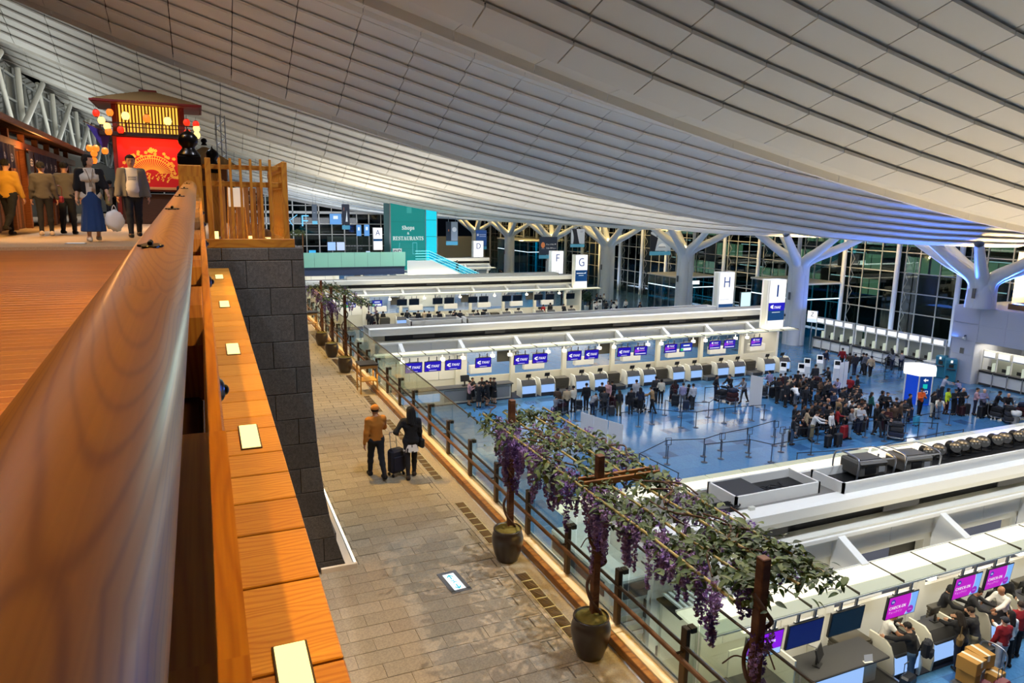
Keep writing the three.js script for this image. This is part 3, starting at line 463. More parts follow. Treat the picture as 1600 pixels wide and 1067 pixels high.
// ---------------------------------------------------------------- upper walkway: stone tiles, drains, kerb, glass balustrade
const WY = 6;
M.stoneTile = [0, 1, 2, 3].map((k) => std([0xa3957a, 0x9e9177, 0xa7997f, 0x9a8c73][k], 0.75, 0, { bumpMap: null }));
const speck = tex(256, (u, v) => { const n = nD(u * 256, v * 256) * 0.28 + nA(u * 32, v * 32) * 0.12 - 0.2; return [0.86 + n, 0.86 + n, 0.86 + n]; }, true, [1.6, 1.6]);
M.stoneTile.forEach((m) => (m.map = speck));
M.tileFar = std(0xa2967e, 0.75, 0, { map: tex(512, (u, v) => { const row = Math.floor(v * 12), f = v * 12 - row, x = (u * 6 + (row % 2) * 0.5) % 6, fx = x - Math.floor(x), e = Math.min(f, 1 - f) < 0.03 || Math.min(fx, 1 - fx) < 0.014; const t = 0.9 + (nA(Math.floor(x) + 0.5, row + 0.5) - 0.5) * 0.16 + (nD(u * 256, v * 256) - 0.5) * 0.2; return e ? [0.5, 0.48, 0.45] : [t, t, t]; }, true, [1 / 3.72, 1 / 3.72]) });
const walkway = struct('floor', [box(3.4, 0.28, 70, 3.2, WY - 0.14, -45), box(8.2, 0.28, 14, 0.8, WY - 0.14, -3)], M.tileFar);
{
  const g = cbox(0.612, 0.02, 0.302, 0.003), half = cbox(0.302, 0.02, 0.302, 0.003), r = R(12), L2 = [];
  for (let k = 0; k < 44; k++) { const z = -5.2 - k * 0.31; for (let i = -6; i < 6; i++) { const x = 4.35 - 0.31 - i * 0.62 - (k % 2) * 0.31; if (x < (z < -11.1 ? 2.3 : -0.2) || x > 4.35) continue; L2.push([x, z]); } }
  L2.slice(0, 298).forEach(([x, z]) => put('tile', g, M.stoneTile[Math.floor(r() * 4)], walkway).position.set(x, WY - 0.002 + r() * 0.003, z));
  put('edge_strip', box(0.5, 0.012, 62, 4.63, WY + 0.004, -33), M.stoneTile[2], walkway);
  struct('slab_edge', [box(0.5, 0.9, 72, 5.25, WY - 0.55, -46), box(0.3, 0.9, 16, 5.2, WY - 0.55, -2)], M.white);
  struct('wall_lower', box(0.3, 6, 84, 5.0, 3, -40), M.white);
}
{ // drains
  const d = thing('drain_grate', 'dark slotted floor drain of seven grilles, first along the walkway from the camera', 'drain', [4.56, WY + 0.012, -8.98], 0, 'floor drains along the walkway');
  put('frame', [box(0.01, 0.012, 1.96, -0.1), box(0.01, 0.012, 1.96, 0.1)], M.steel, d);
  for (let k = 0; k < 7; k++) { const gr = put('grille', box(0.18, 0.006, 0.24, 0, 0, -0.84 + k * 0.28), M.black, d); put('slats', Array.from({ length: 9 }, (_, i) => box(0.17, 0.012, 0.012, 0, 0.002, -0.84 + k * 0.28 - 0.1 + i * 0.025)), std(0x6d5a44, 0.5, 0.4), gr).userData.kind = 'stuff'; put('crossbar', box(0.19, 0.012, 0.02, 0, 0.002, -0.7 + k * 0.28), M.steel, d); }
  [-12.1, -15.4, -18.4, -21.2, -24.3, -27.3, -30.2, -33.3].forEach((z, i) => copy(d, 'dark slotted floor drain of seven grilles, ' + ORD[i + 1] + ' along the walkway from the camera', [4.56, WY + 0.012, z]));
}
{ // kerb, sill and balustrade
  M.kerbWood = std(0x9a6a34, 0.4, 0, { map: woodTex(0xffffff, 0x9a7a58, 21, 6, 256) }); M.sill = std(0xd8c9ae, 0.22);
  const k = struct('kerb'); const z0 = 1.5, z1 = -62, len = z0 - z1, zc = (z0 + z1) / 2;
  for (let z = z0; z > z1; z -= 3.06) { put('kerb_board', cbox(0.1, 0.13, 3.05, 0.008, 4.955, WY + 0.085, z - 1.53), M.kerbWood, k); put('sill_stone', cbox(0.16, 0.15, 3.05, 0.006, 5.09, WY + 0.085, z - 1.53), M.sill, k); }
  put('channel', [box(0.02, 0.06, len, 5.155, WY + 0.18, zc), box(0.02, 0.06, len, 5.195, WY + 0.18, zc)], M.steel, k);
  const b = thing('glass_balustrade', 'long glass balustrade with bronze posts and twin handrails along the upper walkway', 'balustrade', [5.175, WY, 0]);
  const pane = glass(0xe6efe8), pg = cbox(0.018, 1.36, 1.5, 0.003), ph = merge([cbox(0.07, 0.84, 0.11, 0.008, -0.05, 0.6, 0), box(0.08, 0.07, 0.1, 0.04, 0.98, 0), box(0.05, 0.06, 0.05, 0.0, 0.45, 0)]);
  let i = 0; for (let z = 0.0; z > -61; z -= 1.53, i++) { put('glass_pane', pg, pane, b).position.set(0, 0.85, z - 0.765); put('post', ph, M.bronze, b).position.set(0, 0.02, z - 0.18); }
  put('cap_rail', box(0.026, 0.022, 62, 0, 1.54, -30.5), M.bronze, b);
  put('handrail', place(new THREE.CylinderGeometry(0.025, 0.025, 62, 10), -0.07, 0.8, -30.5, Math.PI / 2), M.bronze, b);
  put('lower_handrail', cbox(0.055, 0.06, 62, 0.012, -0.17, 0.69, -30.5), std(0x6b4320, 0.45), b);
  put('rail_bracket', Array.from({ length: 20 }, (_, q) => box(0.16, 0.02, 0.03, -0.09, 0.72, -q * 3.06 - 0.18)), M.bronze, b).userData.kind = 'stuff';
  // warm light line under the handrail washing the kerb and the floor edge
  put('light_line', box(0.03, 0.006, 60, -0.165, 0.657, -30), glow(0xffc873, 1.2), b);
  for (const [za, zb] of [[0, -20], [-20, -60]]) { const l = areaLight(4.99, WY + 0.63, (za + zb) / 2, 0.05, za - zb, [-0.45, -1, 0], 0xffca58, POWER.kerb * 0.8); l.rotation.set(0, 0, 0); l.up.set(0, 0, 1); l.lookAt(4.99 - 0.35, WY - 0.3, (za + zb) / 2); }
}
{ // lit exit sign let into the paving
  const t = canvasTex(96, 220, (g, w, h) => { g.fillStyle = '#f2fbff'; g.fillRect(0, 0, w, h); g.strokeStyle = '#12b4c8'; g.fillStyle = '#12b4c8'; g.lineWidth = 9; g.lineJoin = 'round';
    g.beginPath(); g.moveTo(48, 74); g.lineTo(48, 20); g.moveTo(24, 44); g.lineTo(48, 18); g.lineTo(72, 44); g.stroke(); g.beginPath(); g.moveTo(48, 146); g.lineTo(48, 200); g.moveTo(24, 176); g.lineTo(48, 202); g.lineTo(72, 176); g.stroke();
    g.lineWidth = 6; g.beginPath(); g.moveTo(30, 92); g.lineTo(46, 96); g.lineTo(52, 112); g.lineTo(70, 116); g.moveTo(52, 112); g.lineTo(36, 126); g.stroke(); g.beginPath(); g.arc(54, 90, 5, 0, 7); g.fill(); });
  const s = thing('floor_exit_sign', 'small lit exit sign with blue arrows set into the walkway paving', 'sign', [3.44, WY + 0.012, -10.1], 0.08);
  put('frame', [box(0.34, 0.02, 0.07, 0, 0, 0.3), box(0.34, 0.02, 0.07, 0, 0, -0.3), box(0.07, 0.02, 0.6, 0.135), box(0.07, 0.02, 0.6, -0.135)], M.steel, s);
  put('lit_face', place(new THREE.PlaneGeometry(0.2, 0.53), 0, 0.004, 0, -Math.PI / 2), screenMat(t, 1.3), s);
}
{ // stools / tables by the balustrade
  const t = thing('tall_table', 'tall pale wooden table with a dark top beside the glass balustrade', 'table', [4.72, WY + 0.01, -22.75]); const w = std(0xb98d50, 0.5);
  put('table_top', cbox(0.62, 0.05, 0.7, 0.01, 0, 0.96, 0), std(0x2b2622, 0.4), t); for (const [x, z] of [[-0.27, 0.3], [0.27, 0.3], [-0.27, -0.3], [0.27, -0.3]]) put('leg', cbox(0.045, 0.94, 0.045, 0.006, x, 0.47, z), w, t);
  put('lower_shelf', box(0.55, 0.03, 0.6, 0, 0.42, 0), w, t); put('apron', [box(0.5, 0.09, 0.02, 0, 0.88, 0.3), box(0.5, 0.09, 0.02, 0, 0.88, -0.3)], w, t);
  copy(t, 'tall pale wooden table half hidden behind the stone pier', [4.6, WY + 0.01, -35.2]);
}
// ---------------------------------------------------------------- wisteria pergolas in jars
M.leaf = [0x3f5412, 0x324410, 0x52601a, 0x2a3a0c].map((c) => new THREE.MeshPhysicalMaterial({ color: c, roughness: 0.7, transmission: 0.25, thickness: 0, side: THREE.DoubleSide }));
M.petal = [0x7d5a96, 0x6a4a88, 0x9a7aa6, 0x8a6a92].map((c) => new THREE.MeshPhysicalMaterial({ color: c, roughness: 0.8, transmission: 0.2, thickness: 0, side: THREE.DoubleSide }));
M.bamboo = std(0x9a8748, 0.5); M.bark = std(0x4d3420, 0.9); M.postWood = std(0x6d4523, 0.6, 0, { map: woodTex(0xffffff, 0xa08060, 41, 7, 256) }); M.moss = std(0x6a5f22, 0.95); M.jar = new THREE.MeshPhysicalMaterial({ color: 0x2b2018, roughness: 0.35, clearcoat: 0.4, clearcoatRoughness: 0.3 });
function leafGeo(s) { // folded pointed leaf along +z
  const g = new THREE.BufferGeometry(), P = [], I = [], N = 6; for (let i = 0; i <= N; i++) { const t = i / N, w = s * 0.24 * Math.sin(Math.PI * Math.pow(t, 0.8)) + 0.001, z = s * t, y = -s * 0.28 * t * t; P.push(-w, y + w * 0.35, z, 0, y, z, w, y + w * 0.35, z); }
  for (let i = 0; i < N; i++) for (const k of [0, 1]) { const a = i * 3 + k; I.push(a, a + 3, a + 1, a + 1, a + 3, a + 4); } g.setAttribute('position', new THREE.Float32BufferAttribute(P, 3)); g.setIndex(I); g.computeVertexNormals(); return prep(g);
}
function raceme(len, r) {                 // hanging flower cluster, wide at the top, of small folded petals
  const list = []; const n = Math.round(len * 190);
  for (let i = 0; i < n; i++) { const t = i / n, rad = 0.065 * (1 - t * 0.8) * (0.5 + r() * 0.6), a = r() * 6.283, y = -t * len + (r() - 0.5) * 0.02, s = 0.021 + r() * 0.014; const g = new THREE.BufferGeometry(); g.setAttribute('position', new THREE.Float32BufferAttribute([-s, 0, 0, 0, -s * 0.3, s, 0, -s * 0.9, 0, 0, -s * 0.9, 0, 0, -s * 0.3, s, s, 0, 0], 3)); g.computeVertexNormals(); place(g, Math.cos(a) * rad, y, Math.sin(a) * rad, r() * 1.2 - 0.6, r() * 6.28, r() * 1.2 - 0.6); list.push(prep(g)); }
  list.push(prep(bar(V(0, 0.02, 0), V(0, -len * 0.9, 0), 0.004, 4))); return merge(list);
}
function pergola(zA, zB, x0, x1, y, posts, label, dense) {
  const r = R(Math.round(-zA * 10)), p = thing('wisteria_pergola', label, 'pergola', [0, 0, 0]), len = zA - zB, xm = (x0 + x1) / 2;
  const wob = (x, z) => y + Math.sin(z * 0.9 + x) * 0.02;
  for (let k = 0; k < 4; k++) { const x = lerp(x0, x1, (k + 0.12) / 3.25); put('bamboo_pole', tube([0, 1, 2, 3, 4, 5].map((i) => V(x + (r() - 0.5) * 0.03, wob(x, 0) + (r() - 0.5) * 0.02, zA - len * i / 5)), 0.017, 30, 7), M.bamboo, p); }
  for (let z = zA - 0.3; z > zB + 0.2; z -= 0.52) put('cross_pole', tube([V(x0 - 0.02, y - 0.02, z), V(xm, y - 0.025, z + (r() - 0.5) * 0.06), V(x1 + 0.02, y - 0.02, z + (r() - 0.5) * 0.06)], 0.011, 8, 6), M.bamboo, p);
  posts.forEach((z, i) => {
    const px = 4.6; put('post', cbox(0.1, 2.45, 0.1, 0.008, px, WY + 0.45 + 1.2, z), M.postWood, p);
    if (dense && i === 1) for (const s of [-0.075, 0.075]) put('cross_beam', cbox(x1 - x0 - 0.1, 0.085, 0.035, 0.006, xm, y + 0.03, z + s), std(0x9a6a2c, 0.55, 0, { map: M.postWood.map }), p);
    const vine = []; for (let k = 0; k <= 12; k++) vine.push(V(px + Math.cos(k * 1.3) * (0.09 + r() * 0.05), WY + 0.5 + k * 0.17, z + Math.sin(k * 1.3) * (0.09 + r() * 0.05))); put('vine', tube(vine, 0.022, 60, 6), M.bark, p);
    for (let q = 0; q < (dense ? 3 : 2); q++) { const h = WY + 0.9 + r() * 1.2, a = r() * 6.28; put('twig', tube([V(px + 0.06, h, z), V(px + Math.cos(a) * 0.18, h + 0.12, z + Math.sin(a) * 0.18), V(px + Math.cos(a) * 0.3, h + 0.02, z + Math.sin(a) * 0.3)], 0.008, 12, 5), M.bark, p); }
    const j = thing('jar_planter', 'dark brown glazed jar with moss, ' + ORD[i] + ' post base of the ' + (dense ? 'big flowering pergola' : 'farther pergola past the table'), 'planter', [px - 0.05, WY + 0.01, z + 0.02], 0, 'glazed jars under the pergolas');
    put('jar', lathe([[0, 0], [0.17, 0], [0.185, 0.02], [0.235, 0.16], [0.27, 0.32], [0.275, 0.42], [0.255, 0.5], [0.235, 0.54], [0.25, 0.565], [0.25, 0.585], [0.225, 0.585], [0.215, 0.55], [0, 0.54]], 28), M.jar, j);
    const mo = new THREE.SphereGeometry(0.225, 18, 8, 0, 6.2832, 0, 1.5708), mp = mo.attributes.position; for (let q = 0; q < mp.count; q++) { const n = 0.75 + nA(mp.getX(q) * 60 + 30, mp.getZ(q) * 60 + 30) * 0.5; mp.setXYZ(q, mp.getX(q), mp.getY(q) * 0.34 * n, mp.getZ(q)); } mo.computeVertexNormals(); mo.translate(0, 0.55, 0); put('moss', mo, M.moss, j);
  });
  for (let k = 0; k < (dense ? 14 : 6); k++) { const pts = []; let x = x0 + r() * (x1 - x0), z = zA - r() * len; for (let i = 0; i < 6; i++) { pts.push(V(x, y + 0.02 + (r() - 0.5) * 0.08, z)); x = clamp(x + (r() - 0.5) * 0.5, x0 - 0.1, x1 + 0.1); z -= 0.3 * r() + 0.05; } put('vine', tube(pts, 0.012, 24, 5), M.bark, p); }
  // leaves: clumped, denser over the middle and along the outer edge
  const geos = [leafGeo(0.105), leafGeo(0.085), leafGeo(0.125)], total = dense ? 3300 : 1500, near = dense ? 270 : 0, mats = [[], [], [], []], e = new THREE.Euler(), q = new THREE.Quaternion(); let singles = 0;
  const clumps = Array.from({ length: dense ? 95 : 40 }, () => [x0 - 0.12 + r() * (x1 - x0 + 0.24), y - 0.02 + (r() - 0.5) * 0.1, zA - r() * len]);
  if (dense) for (let k = 0; k < 26; k++) clumps.push([x0 + 0.1 + r() * (x1 - x0), y - 0.02, zB - 0.1 - r() * 0.9]);
  for (let i = 0; i < total; i++) {
    const c = clumps[Math.floor(r() * clumps.length)], g = (a) => (r() + r() + r() - 1.5) * a;
    const pos = V(c[0] + g(0.26), c[1] + g(0.13), c[2] + g(0.3)); e.set(-0.5 + r() * 1.3, r() * 6.283, (r() - 0.5) * 1.2, 'YXZ'); q.setFromEuler(e); if (pos.z > zB + 0.25) pos.z = zB + 0.25 - r() * 0.5; if (pos.x > x1 + 0.12) pos.x = x1 + 0.12 - r() * 0.4; const s = 0.75 + r() * 0.5;
    if (singles < near && pos.z > zB - 3.2) { const m = put('leaf', geos[singles % 3], M.leaf[Math.floor(r() * 4)], p); m.position.copy(pos); m.quaternion.copy(q); m.scale.setScalar(s); singles++; } else mats[Math.floor(r() * 4)].push(new THREE.Matrix4().compose(pos, q, V(s, s, s)));
  }
  mats.forEach((list, k) => { const im = new THREE.InstancedMesh(geos[k % 3], M.leaf[k], list.length); list.forEach((m, i) => im.setMatrixAt(i, m)); im.name = 'leaves'; im.userData.kind = 'stuff'; im.castShadow = im.receiveShadow = true; p.add(im); });
  // hanging flowers
  const R4 = [0.24, 0.34, 0.46, 0.6].map((l) => raceme(l, r));
  const n = dense ? 190 : 70;
  for (let k = 0; k < n; k++) { const edge = r(), x = edge < 0.62 ? x0 - 0.1 + r() * 0.3 : edge < 0.75 ? x1 - 0.1 + r() * 0.25 : x0 + r() * (x1 - x0), big = edge < 0.62 && r() < 0.45; const z = zA - Math.pow(r(), 0.8) * len - (r() < 0.15 ? 0.2 : 0); const m = put('flower_raceme', R4[big ? 2 + Math.floor(r() * 2) : Math.floor(r() * 2)], M.petal[Math.floor(r() * 4)], p); m.position.set(x, y - 0.03 + r() * 0.06, z); m.rotation.y = r() * 6; m.scale.setScalar(0.8 + r() * 0.35); }
  for (const z of dense ? posts : []) for (let k = 0; k < 12; k++) { const m = put('flower_raceme', R4[k % 3], M.petal[k % 4], p); m.position.set(4.6 + (r() - 0.5) * 0.24, y - 0.15 - r() * (z > -6 ? 1.5 : 0.9), z + (r() - 0.5) * 0.24); m.rotation.y = r() * 6; }
  return p;
}
pergola(-11.15, -4.65, 4.28, 5.55, 8.5, [-10.5, -7.6, -4.62], 'bamboo wisteria pergola with purple flowers reaching over the glass balustrade', true);
pergola(-33.4, -25.6, 4.28, 5.6, 8.5, [-25.8, -28.75, -31.4], 'smaller looking wisteria pergola farther along the walkway, past the tall table', false);
// warm lamps over the walkway
for (const z of [-3.5, -8]) spot(2.5, 15.6, z, 0.25, 10.6, z, 0xffca58, 90, 0.5, 0.7, 6);
for (const z of [-16, -23, -30, -38, -48]) spot(2.6, 11.2, z, 3.4, 6, z, 0xffca58, POWER.walk, 0.75, 0.7, 4);

// the soffit downlight whose beam throws the leaf shadows on the paving
spot(9.7, 17.55, -8.65, 2.9, 6, -7.4, 0xffe6d0, 400, 0.42, 0.5, 2.5);

// ---------------------------------------------------------------- the wooden bridge: handrail, beam, ledge with lamps, deck
const BR = 0.05;                                   // the bridge climbs away from the camera
const cath = (seed) => { const p = noise2(seed, 32), q = noise2(seed + 3, 128); return tex(1024, (u, v) => {
  // nested flame figure of flat-sawn wood, several along the length
  const fu = Math.abs(((u * 3) % 2) - 1) * 1.6, cv = 0.3 + p(u * 6, 7) * 0.3, d = (v - cv + (p(u * 5, v * 4) - 0.5) * 0.14);
  const f = d * d * 34 + fu * 1.9 + (p(u * 7, v * 6) - 0.5) * 0.5; const ring = Math.pow(0.5 + 0.5 * Math.sin(f * 12.5), 5);
  const fine = q(u * 8, v * 120) * 0.22; return mixc([0.95, 0.92, 0.84], [0.66, 0.54, 0.38], clamp(ring * 0.5 + fine + (p(u * 3, v * 3) - 0.5) * 0.3, 0, 1)); }, true, [1, 1], 512); };
M.railWood = new THREE.MeshPhysicalMaterial({ color: 0x8a611c, roughness: 0.4, clearcoat: 0.55, clearcoatRoughness: 0.22, map: cath(61) });
const straight = woodTex(0xffffff, 0xd2b487, 71, 16, 512);
M.beamWood = std(0xb07a22, 0.5, 0, { map: straight.clone() }); M.beamWood.map.repeat.set(0.9, 3.2); M.beamWood.map.needsUpdate = true;
M.plank = [0xc8922e, 0xc08a28, 0xd09a36].map((c) => { const m = std(c, 0.55, 0, { map: straight.clone() }); m.map.repeat.set(1.4, 2.2); m.map.needsUpdate = true; return m; });
M.deckWood = [0x92590a, 0x8a5208, 0x9a610e].map((c) => { const m = std(c, 0.42, 0, { map: straight.clone() }); m.map.repeat.set(0.35, 3); m.map.needsUpdate = true; return m; });
M.darkWood = std(0x3a1a10, 0.7); M.blackMetal = std(0x15110e, 0.28, 0.75); M.lampWarm = glow(0xffe08a, 2.1); M.cedar = std(0xb47c20, 0.5, 0, { map: straight }); M.cedarDark = std(0x85581c, 0.6, 0, { map: straight });
// grain must run along the bridge (z): swap the two texture axes
const alongZ = (g) => { const uv = g.attributes.uv; for (let i = 0; i < uv.count; i++) uv.setXY(i, uv.getY(i), uv.getX(i)); return g; };
{
  const b = thing('bridge_railing', 'thick polished round wooden handrail on a wooden beam with black metal fittings', 'railing', [0, 12, 0]); b.rotation.x = Math.atan(BR);
  // handrail
  const rr = 0.0895, seg = 48, L0 = 1.6, L1 = -11.12, g = new THREE.CylinderGeometry(rr, rr, L0 - L1, seg, 24, false), uv = g.attributes.uv;
  for (let i = 0; i < uv.count; i++) { const u = uv.getX(i), v = uv.getY(i); uv.setXY(i, v * 4.2, (u * 2.0 + 0.35) % 1.0001 + (u >= 0.5 ? 0 : 0)); }
  for (let i = 0; i < uv.count; i++) { const u = i % (seg + 1) / seg; if (i < (seg + 1) * 25) uv.setY(i, Math.abs(((u * 2) % 2) - 1)); }
  g.rotateX(-Math.PI / 2); g.rotateZ(Math.PI / 2 - 0.25); g.translate(-0.125, -0.305, (L0 + L1) / 2); put('handrail', g, M.railWood, b);
  // beam with raised blocks between open gaps
  put('beam', alongZ(cbox(0.2, 0.2, 12.7, 0.006, -0.13, -0.74, -4.75)), M.darkWood, b);
  put('side_board', alongZ(cbox(0.031, 0.34, 12.7, 0.004, 0.0, -0.62, -4.75)), M.beamWood, b);
  const blk = (s0, s1) => { const len = s1 - s0, q = poly([[0, 0], [len, 0], [len, 0.13], [len - 0.04, 0.21], [len - 0.12, 0.245], [0.0, 0.245]], 0.17, 0.004); q.rotateY(-Math.PI / 2).scale(1, 1, 1); return q; };
  for (const [s0, s1] of [[-1.6, 1.25], [2.1, 2.62], [3.22, 3.55], [4.5, 5.0], [5.9, 6.2], [7.1, 7.6], [8.6, 9.0], [10.1, 11.1]]) {
    const len = s1 - s0, sh = [[0, 0], [0, 0.16], [0.02, 0.18], [0.07, 0.225], [0.16, 0.245], [len, 0.245], [len, 0]], e = poly(s0 < 0 ? [[0, 0], [0, 0.205], [len, 0.205], [len, 0]] : sh, s0 < 0 ? 0.2225 : 0.192, 0);
    // profile x runs away from the camera, extruded across
    e.rotateY(Math.PI / 2); e.translate(-0.205, -0.65, -s0); const q = e; put('strut_block', prep(q), M.beamWood, b);
  }
  put('lower_board', box(0.05, 0.66, 12.7, -0.08, -1.16, -4.75), M.cedarDark, b);
  // nail covers on the beam and flower plates on the rail
  for (const s of [0.0, 1.85, 3.7, 5.55, 7.4, 9.25]) { const n = put('nail_cover', place(lathe([[0, 0.022], [0.02, 0.02], [0.032, 0.012], [0.036, 0.004], [0.05, 0.0], [0.05, -0.004]], 18), 0, 0, 0, 0, 0, -Math.PI / 2), M.blackMetal, b); n.position.set(0.017, -0.55, -s); n.scale.set(0.6, 0.8, 0.72); put('boss', sph(0.017, 0.022, 0, 0, 0.9, 1, 1), M.blackMetal, n); }
  for (const s of [2.12, 3.9, 5.5, 7.3, 9.1]) {
    const sh = []; for (let i = 0; i < 48; i++) { const a = i / 48 * 6.283, r = 0.034 * (1 + 0.16 * Math.cos(a * 6)); sh.push([Math.cos(a) * r, Math.sin(a) * r * 1.6]); }
    const pl = put('flower_plate', poly(sh, 0.004, 0.0015), M.blackMetal, b); pl.position.set(-0.125 - 0.004, -0.305 + rr + 0.0, -s); pl.rotation.set(-Math.PI / 2, 0, 0); pl.scale.setScalar(0.8);
    put('stud', [-0.022, 0, 0.022].map((d) => sph(0.0085, 0, d, 0.012)), M.blackMetal, pl);
  }
  // ledge
  const l = thing('bridge_ledge', 'ledge of warm wooden planks outside the handrail with glowing lamps set in', 'ledge', [0, 12, 0]); l.rotation.x = Math.atan(BR);
  const r = R(3); let s = -0.9; const seams = [-0.9, -0.4, 0.1, 0.55, 1.0, 1.42, 1.9, 2.38, 2.77, 3.07, 3.37, 3.65]; while (seams[seams.length - 1] < 11.0) seams.push(seams[seams.length - 1] + 0.2 + r() * 0.25);
  for (let i = 0; i < seams.length - 1; i++) { const a = seams[i], c = Math.min(seams[i + 1], 11.15); if (c - a < 0.05) continue; const holes = [1.66, 3.72, 5.78, 7.84, 9.9].filter((h) => h < c && h + 0.35 > a); const m = M.plank[Math.floor(r() * 3)];
    put('plank', cbox(0.365, 0.035, c - a - 0.012, 0.004, 0.137, -1.4575, -(a + c) / 2), m, l); }
  put('fascia', alongZ(cbox(0.03, 0.3, 12.3, 0.004, 0.3, -1.63, -5)), M.beamWood, l);
  [1.66, 3.72, 5.78, 7.84, 9.9].forEach((h, i) => {
    const t = thing('ledge_lamp', 'small glowing rectangular lamp set in the bridge ledge, ' + ORD[i] + ' from the camera', 'lamp', [0, 12, 0], 0, 'lamps set in the bridge ledge'); t.rotation.x = Math.atan(BR);
    put('frame', cbox(0.106, 0.008, 0.366, 0.002, 0.172, -1.437, -(h + 0.175)), M.bronze, t); put('diffuser', cbox(0.092, 0.008, 0.35, 0.002, 0.172, -1.432, -(h + 0.175)), M.lampWarm, t);
    const w = V(0.172, -1.42, -(h + 0.175)).applyEuler(new THREE.Euler(Math.atan(BR), 0, 0)); areaLight(w.x, 12 + w.y + 0.004, w.z, 0.09, 0.34, 'up', 0xffc454, POWER.deck * 0.9);
  });
  const a0 = areaLight(0.172, 12 - 1.42, 0.4, 0.09, 0.34, 'up', 0xffc454, POWER.deck * 0.9);
  // deck of narrow boards
  const deck = struct('floor'); deck.position.set(0, 12, 0); deck.rotation.x = Math.atan(BR);
  const dg = cbox(7.3, 0.04, 0.146, 0.004); for (let k = 0; k < 108; k++) put('plank', dg, M.deckWood[Math.floor(r() * 3)], deck).position.set(-3.9, -1.55, 1.6 - k * 0.15);
  put('deck_beam', [box(7.3, 0.3, 16.2, -3.9, -1.74, -6.5)], M.cedarDark, deck);
}
// lamps over the bridge deck (soft wide warm pools)
spot(-2.2, 16.2, -3.5, -2.0, 10.6, -4.5, 0xffb83e, 85, 0.95, 0.8, 12);
spot(-2.8, 16.2, -10.5, -2.4, 11.0, -11, 0xffb83e, 85, 0.95, 0.8, 12);
for (const z of [-1.6, -5.2, -9]) spot(-0.92, 16.9, z, 0.2, 10.6, z, 0xffc048, 110, 0.32, 0.7, 2);
// ---------------------------------------------------------------- stone pier carrying the end of the bridge
{
  M.stoneBlock = [0x67625a, 0x605b53, 0x6e685f, 0x5b564f].map((c) => std(c, 0.85, 0, { map: tex(128, (u, v) => { const n = 0.8 + (nD(u * 128, v * 128) - 0.5) * 0.45 + (nA(u * 20, v * 20) - 0.5) * 0.15; return [n, n, n]; }, true, [2, 2]) }));
  const p = struct('wall_pier'); const zf = -11.21, edge = (y) => { const t = clamp((11.39 - y) / 5.39, 0, 1); return 1.39 + 0.12 * t + 0.40 * Math.pow(t, 4.5); };
  const rows = [11.39]; rows.push(11.2); while (rows[rows.length - 1] > 6.05) rows.push(Math.max(6.0, rows[rows.length - 1] - 0.418)); const r = R(8);
  put('core', box(1.7, 5.3, 3.4, 0.5, 8.68, zf - 1.78), std(0x1c1b1a, 0.95), p);
  for (let i = 0; i < rows.length - 1; i++) {
    const yt = rows[i], yb = rows[i + 1], h = yt - yb; if (h < 0.03) continue;
    for (let x = -0.42 + (i % 2) * 0.33; ; x += 0.655) {
      const xa = x + 0.011, last = x + 0.655 > edge(yt) - 0.12, xt = last ? edge(yt) : x + 0.644, xb = last ? edge(yb) : x + 0.644;
      const q = poly([[xa, yb + 0.011], [xb, yb + 0.011], [xt, yt - 0.011], [xa, yt - 0.011]], 0.13, 0.008); q.translate(0, 0, zf - 0.15); const m = put('stone_block', q, M.stoneBlock[Math.floor(r() * 4)], p);
      if (last) break;
    }
    for (let z = zf - 0.15 - (i % 2) * 0.3; z > zf - 3.5; z -= 0.66) { const q = poly([[0, 0.006], [0.64, 0.006], [0.64, h - 0.006], [0, h - 0.006]], 0.14, 0.006); q.rotateY(Math.PI / 2); q.translate(edge((yt + yb) / 2) - 0.155, yb, z); put('stone_block', q, M.stoneBlock[Math.floor(r() * 4)], p); }
  }
  struct('wall_left', [box(0.3, 5.2, 60, 1.55, 8.4, -45.2)], std(0x8f8068, 0.8));
  const sill = struct('trim_1', [cbox(0.28, 0.06, 3.64, 0.006, 1.92, WY + 0.02, -13.0), cbox(0.6, 0.1, 0.06, 0.006, 1.78, WY + 0.05, -11.17)], M.sill);
  const s = thing('wall_light_strip', 'thin bright white light strip along the foot of the stone pier', 'light strip', [2.06, WY + 0.05, -13.0]); put('housing', cbox(0.05, 0.03, 3.62, 0.004, -0.012, -0.01, 0), M.steel, s); put('tube', box(0.03, 0.014, 3.6, 0.0, 0.012, 0), glow(0xfff3d6, 3.2), s);
  const al = areaLight(2.1, WY + 0.09, -13.0, 0.05, 3.6, 'up', 0xfff0cc, 3); al.lookAt(3.2, WY + 0.12, -13.0);
}
// ---------------------------------------------------------------- end post with dark onion finial, lattice fence on the pier
function endPost(x, y0, y1, z, w, s, label) {
  const p = thing('bridge_post', label, 'post', [x, y0, z]); put('post', alongZ(cbox(w, y1 - y0, w, 0.02, 0, (y1 - y0) / 2, 0)), M.cedar, p);
  put('finial', [cbox(w * 0.98, 0.13 * s, w * 0.98, 0.012, 0, y1 - y0 + 0.06 * s, 0), lathe([[0, 0.1], [w * 0.5, 0.1], [w * 0.49, 0.15 * s], [w * 0.36, 0.21 * s], [w * 0.3, 0.23 * s], [w * 0.27, 0.25 * s], [w * 0.3, 0.27 * s], [w * 0.4, 0.31 * s], [w * 0.43, 0.36 * s], [w * 0.4, 0.42 * s], [w * 0.27, 0.47 * s], [w * 0.08, 0.505 * s], [w * 0.05, 0.52 * s], [0, 0.56 * s]], 28).translate(0, y1 - y0, 0)], M.blackMetal, p); return p;
}
endPost(-0.11, 11.4, 12.57, -11.4, 0.31, 0.92, 'square bridge end post with large black onion finial where the handrail ends');
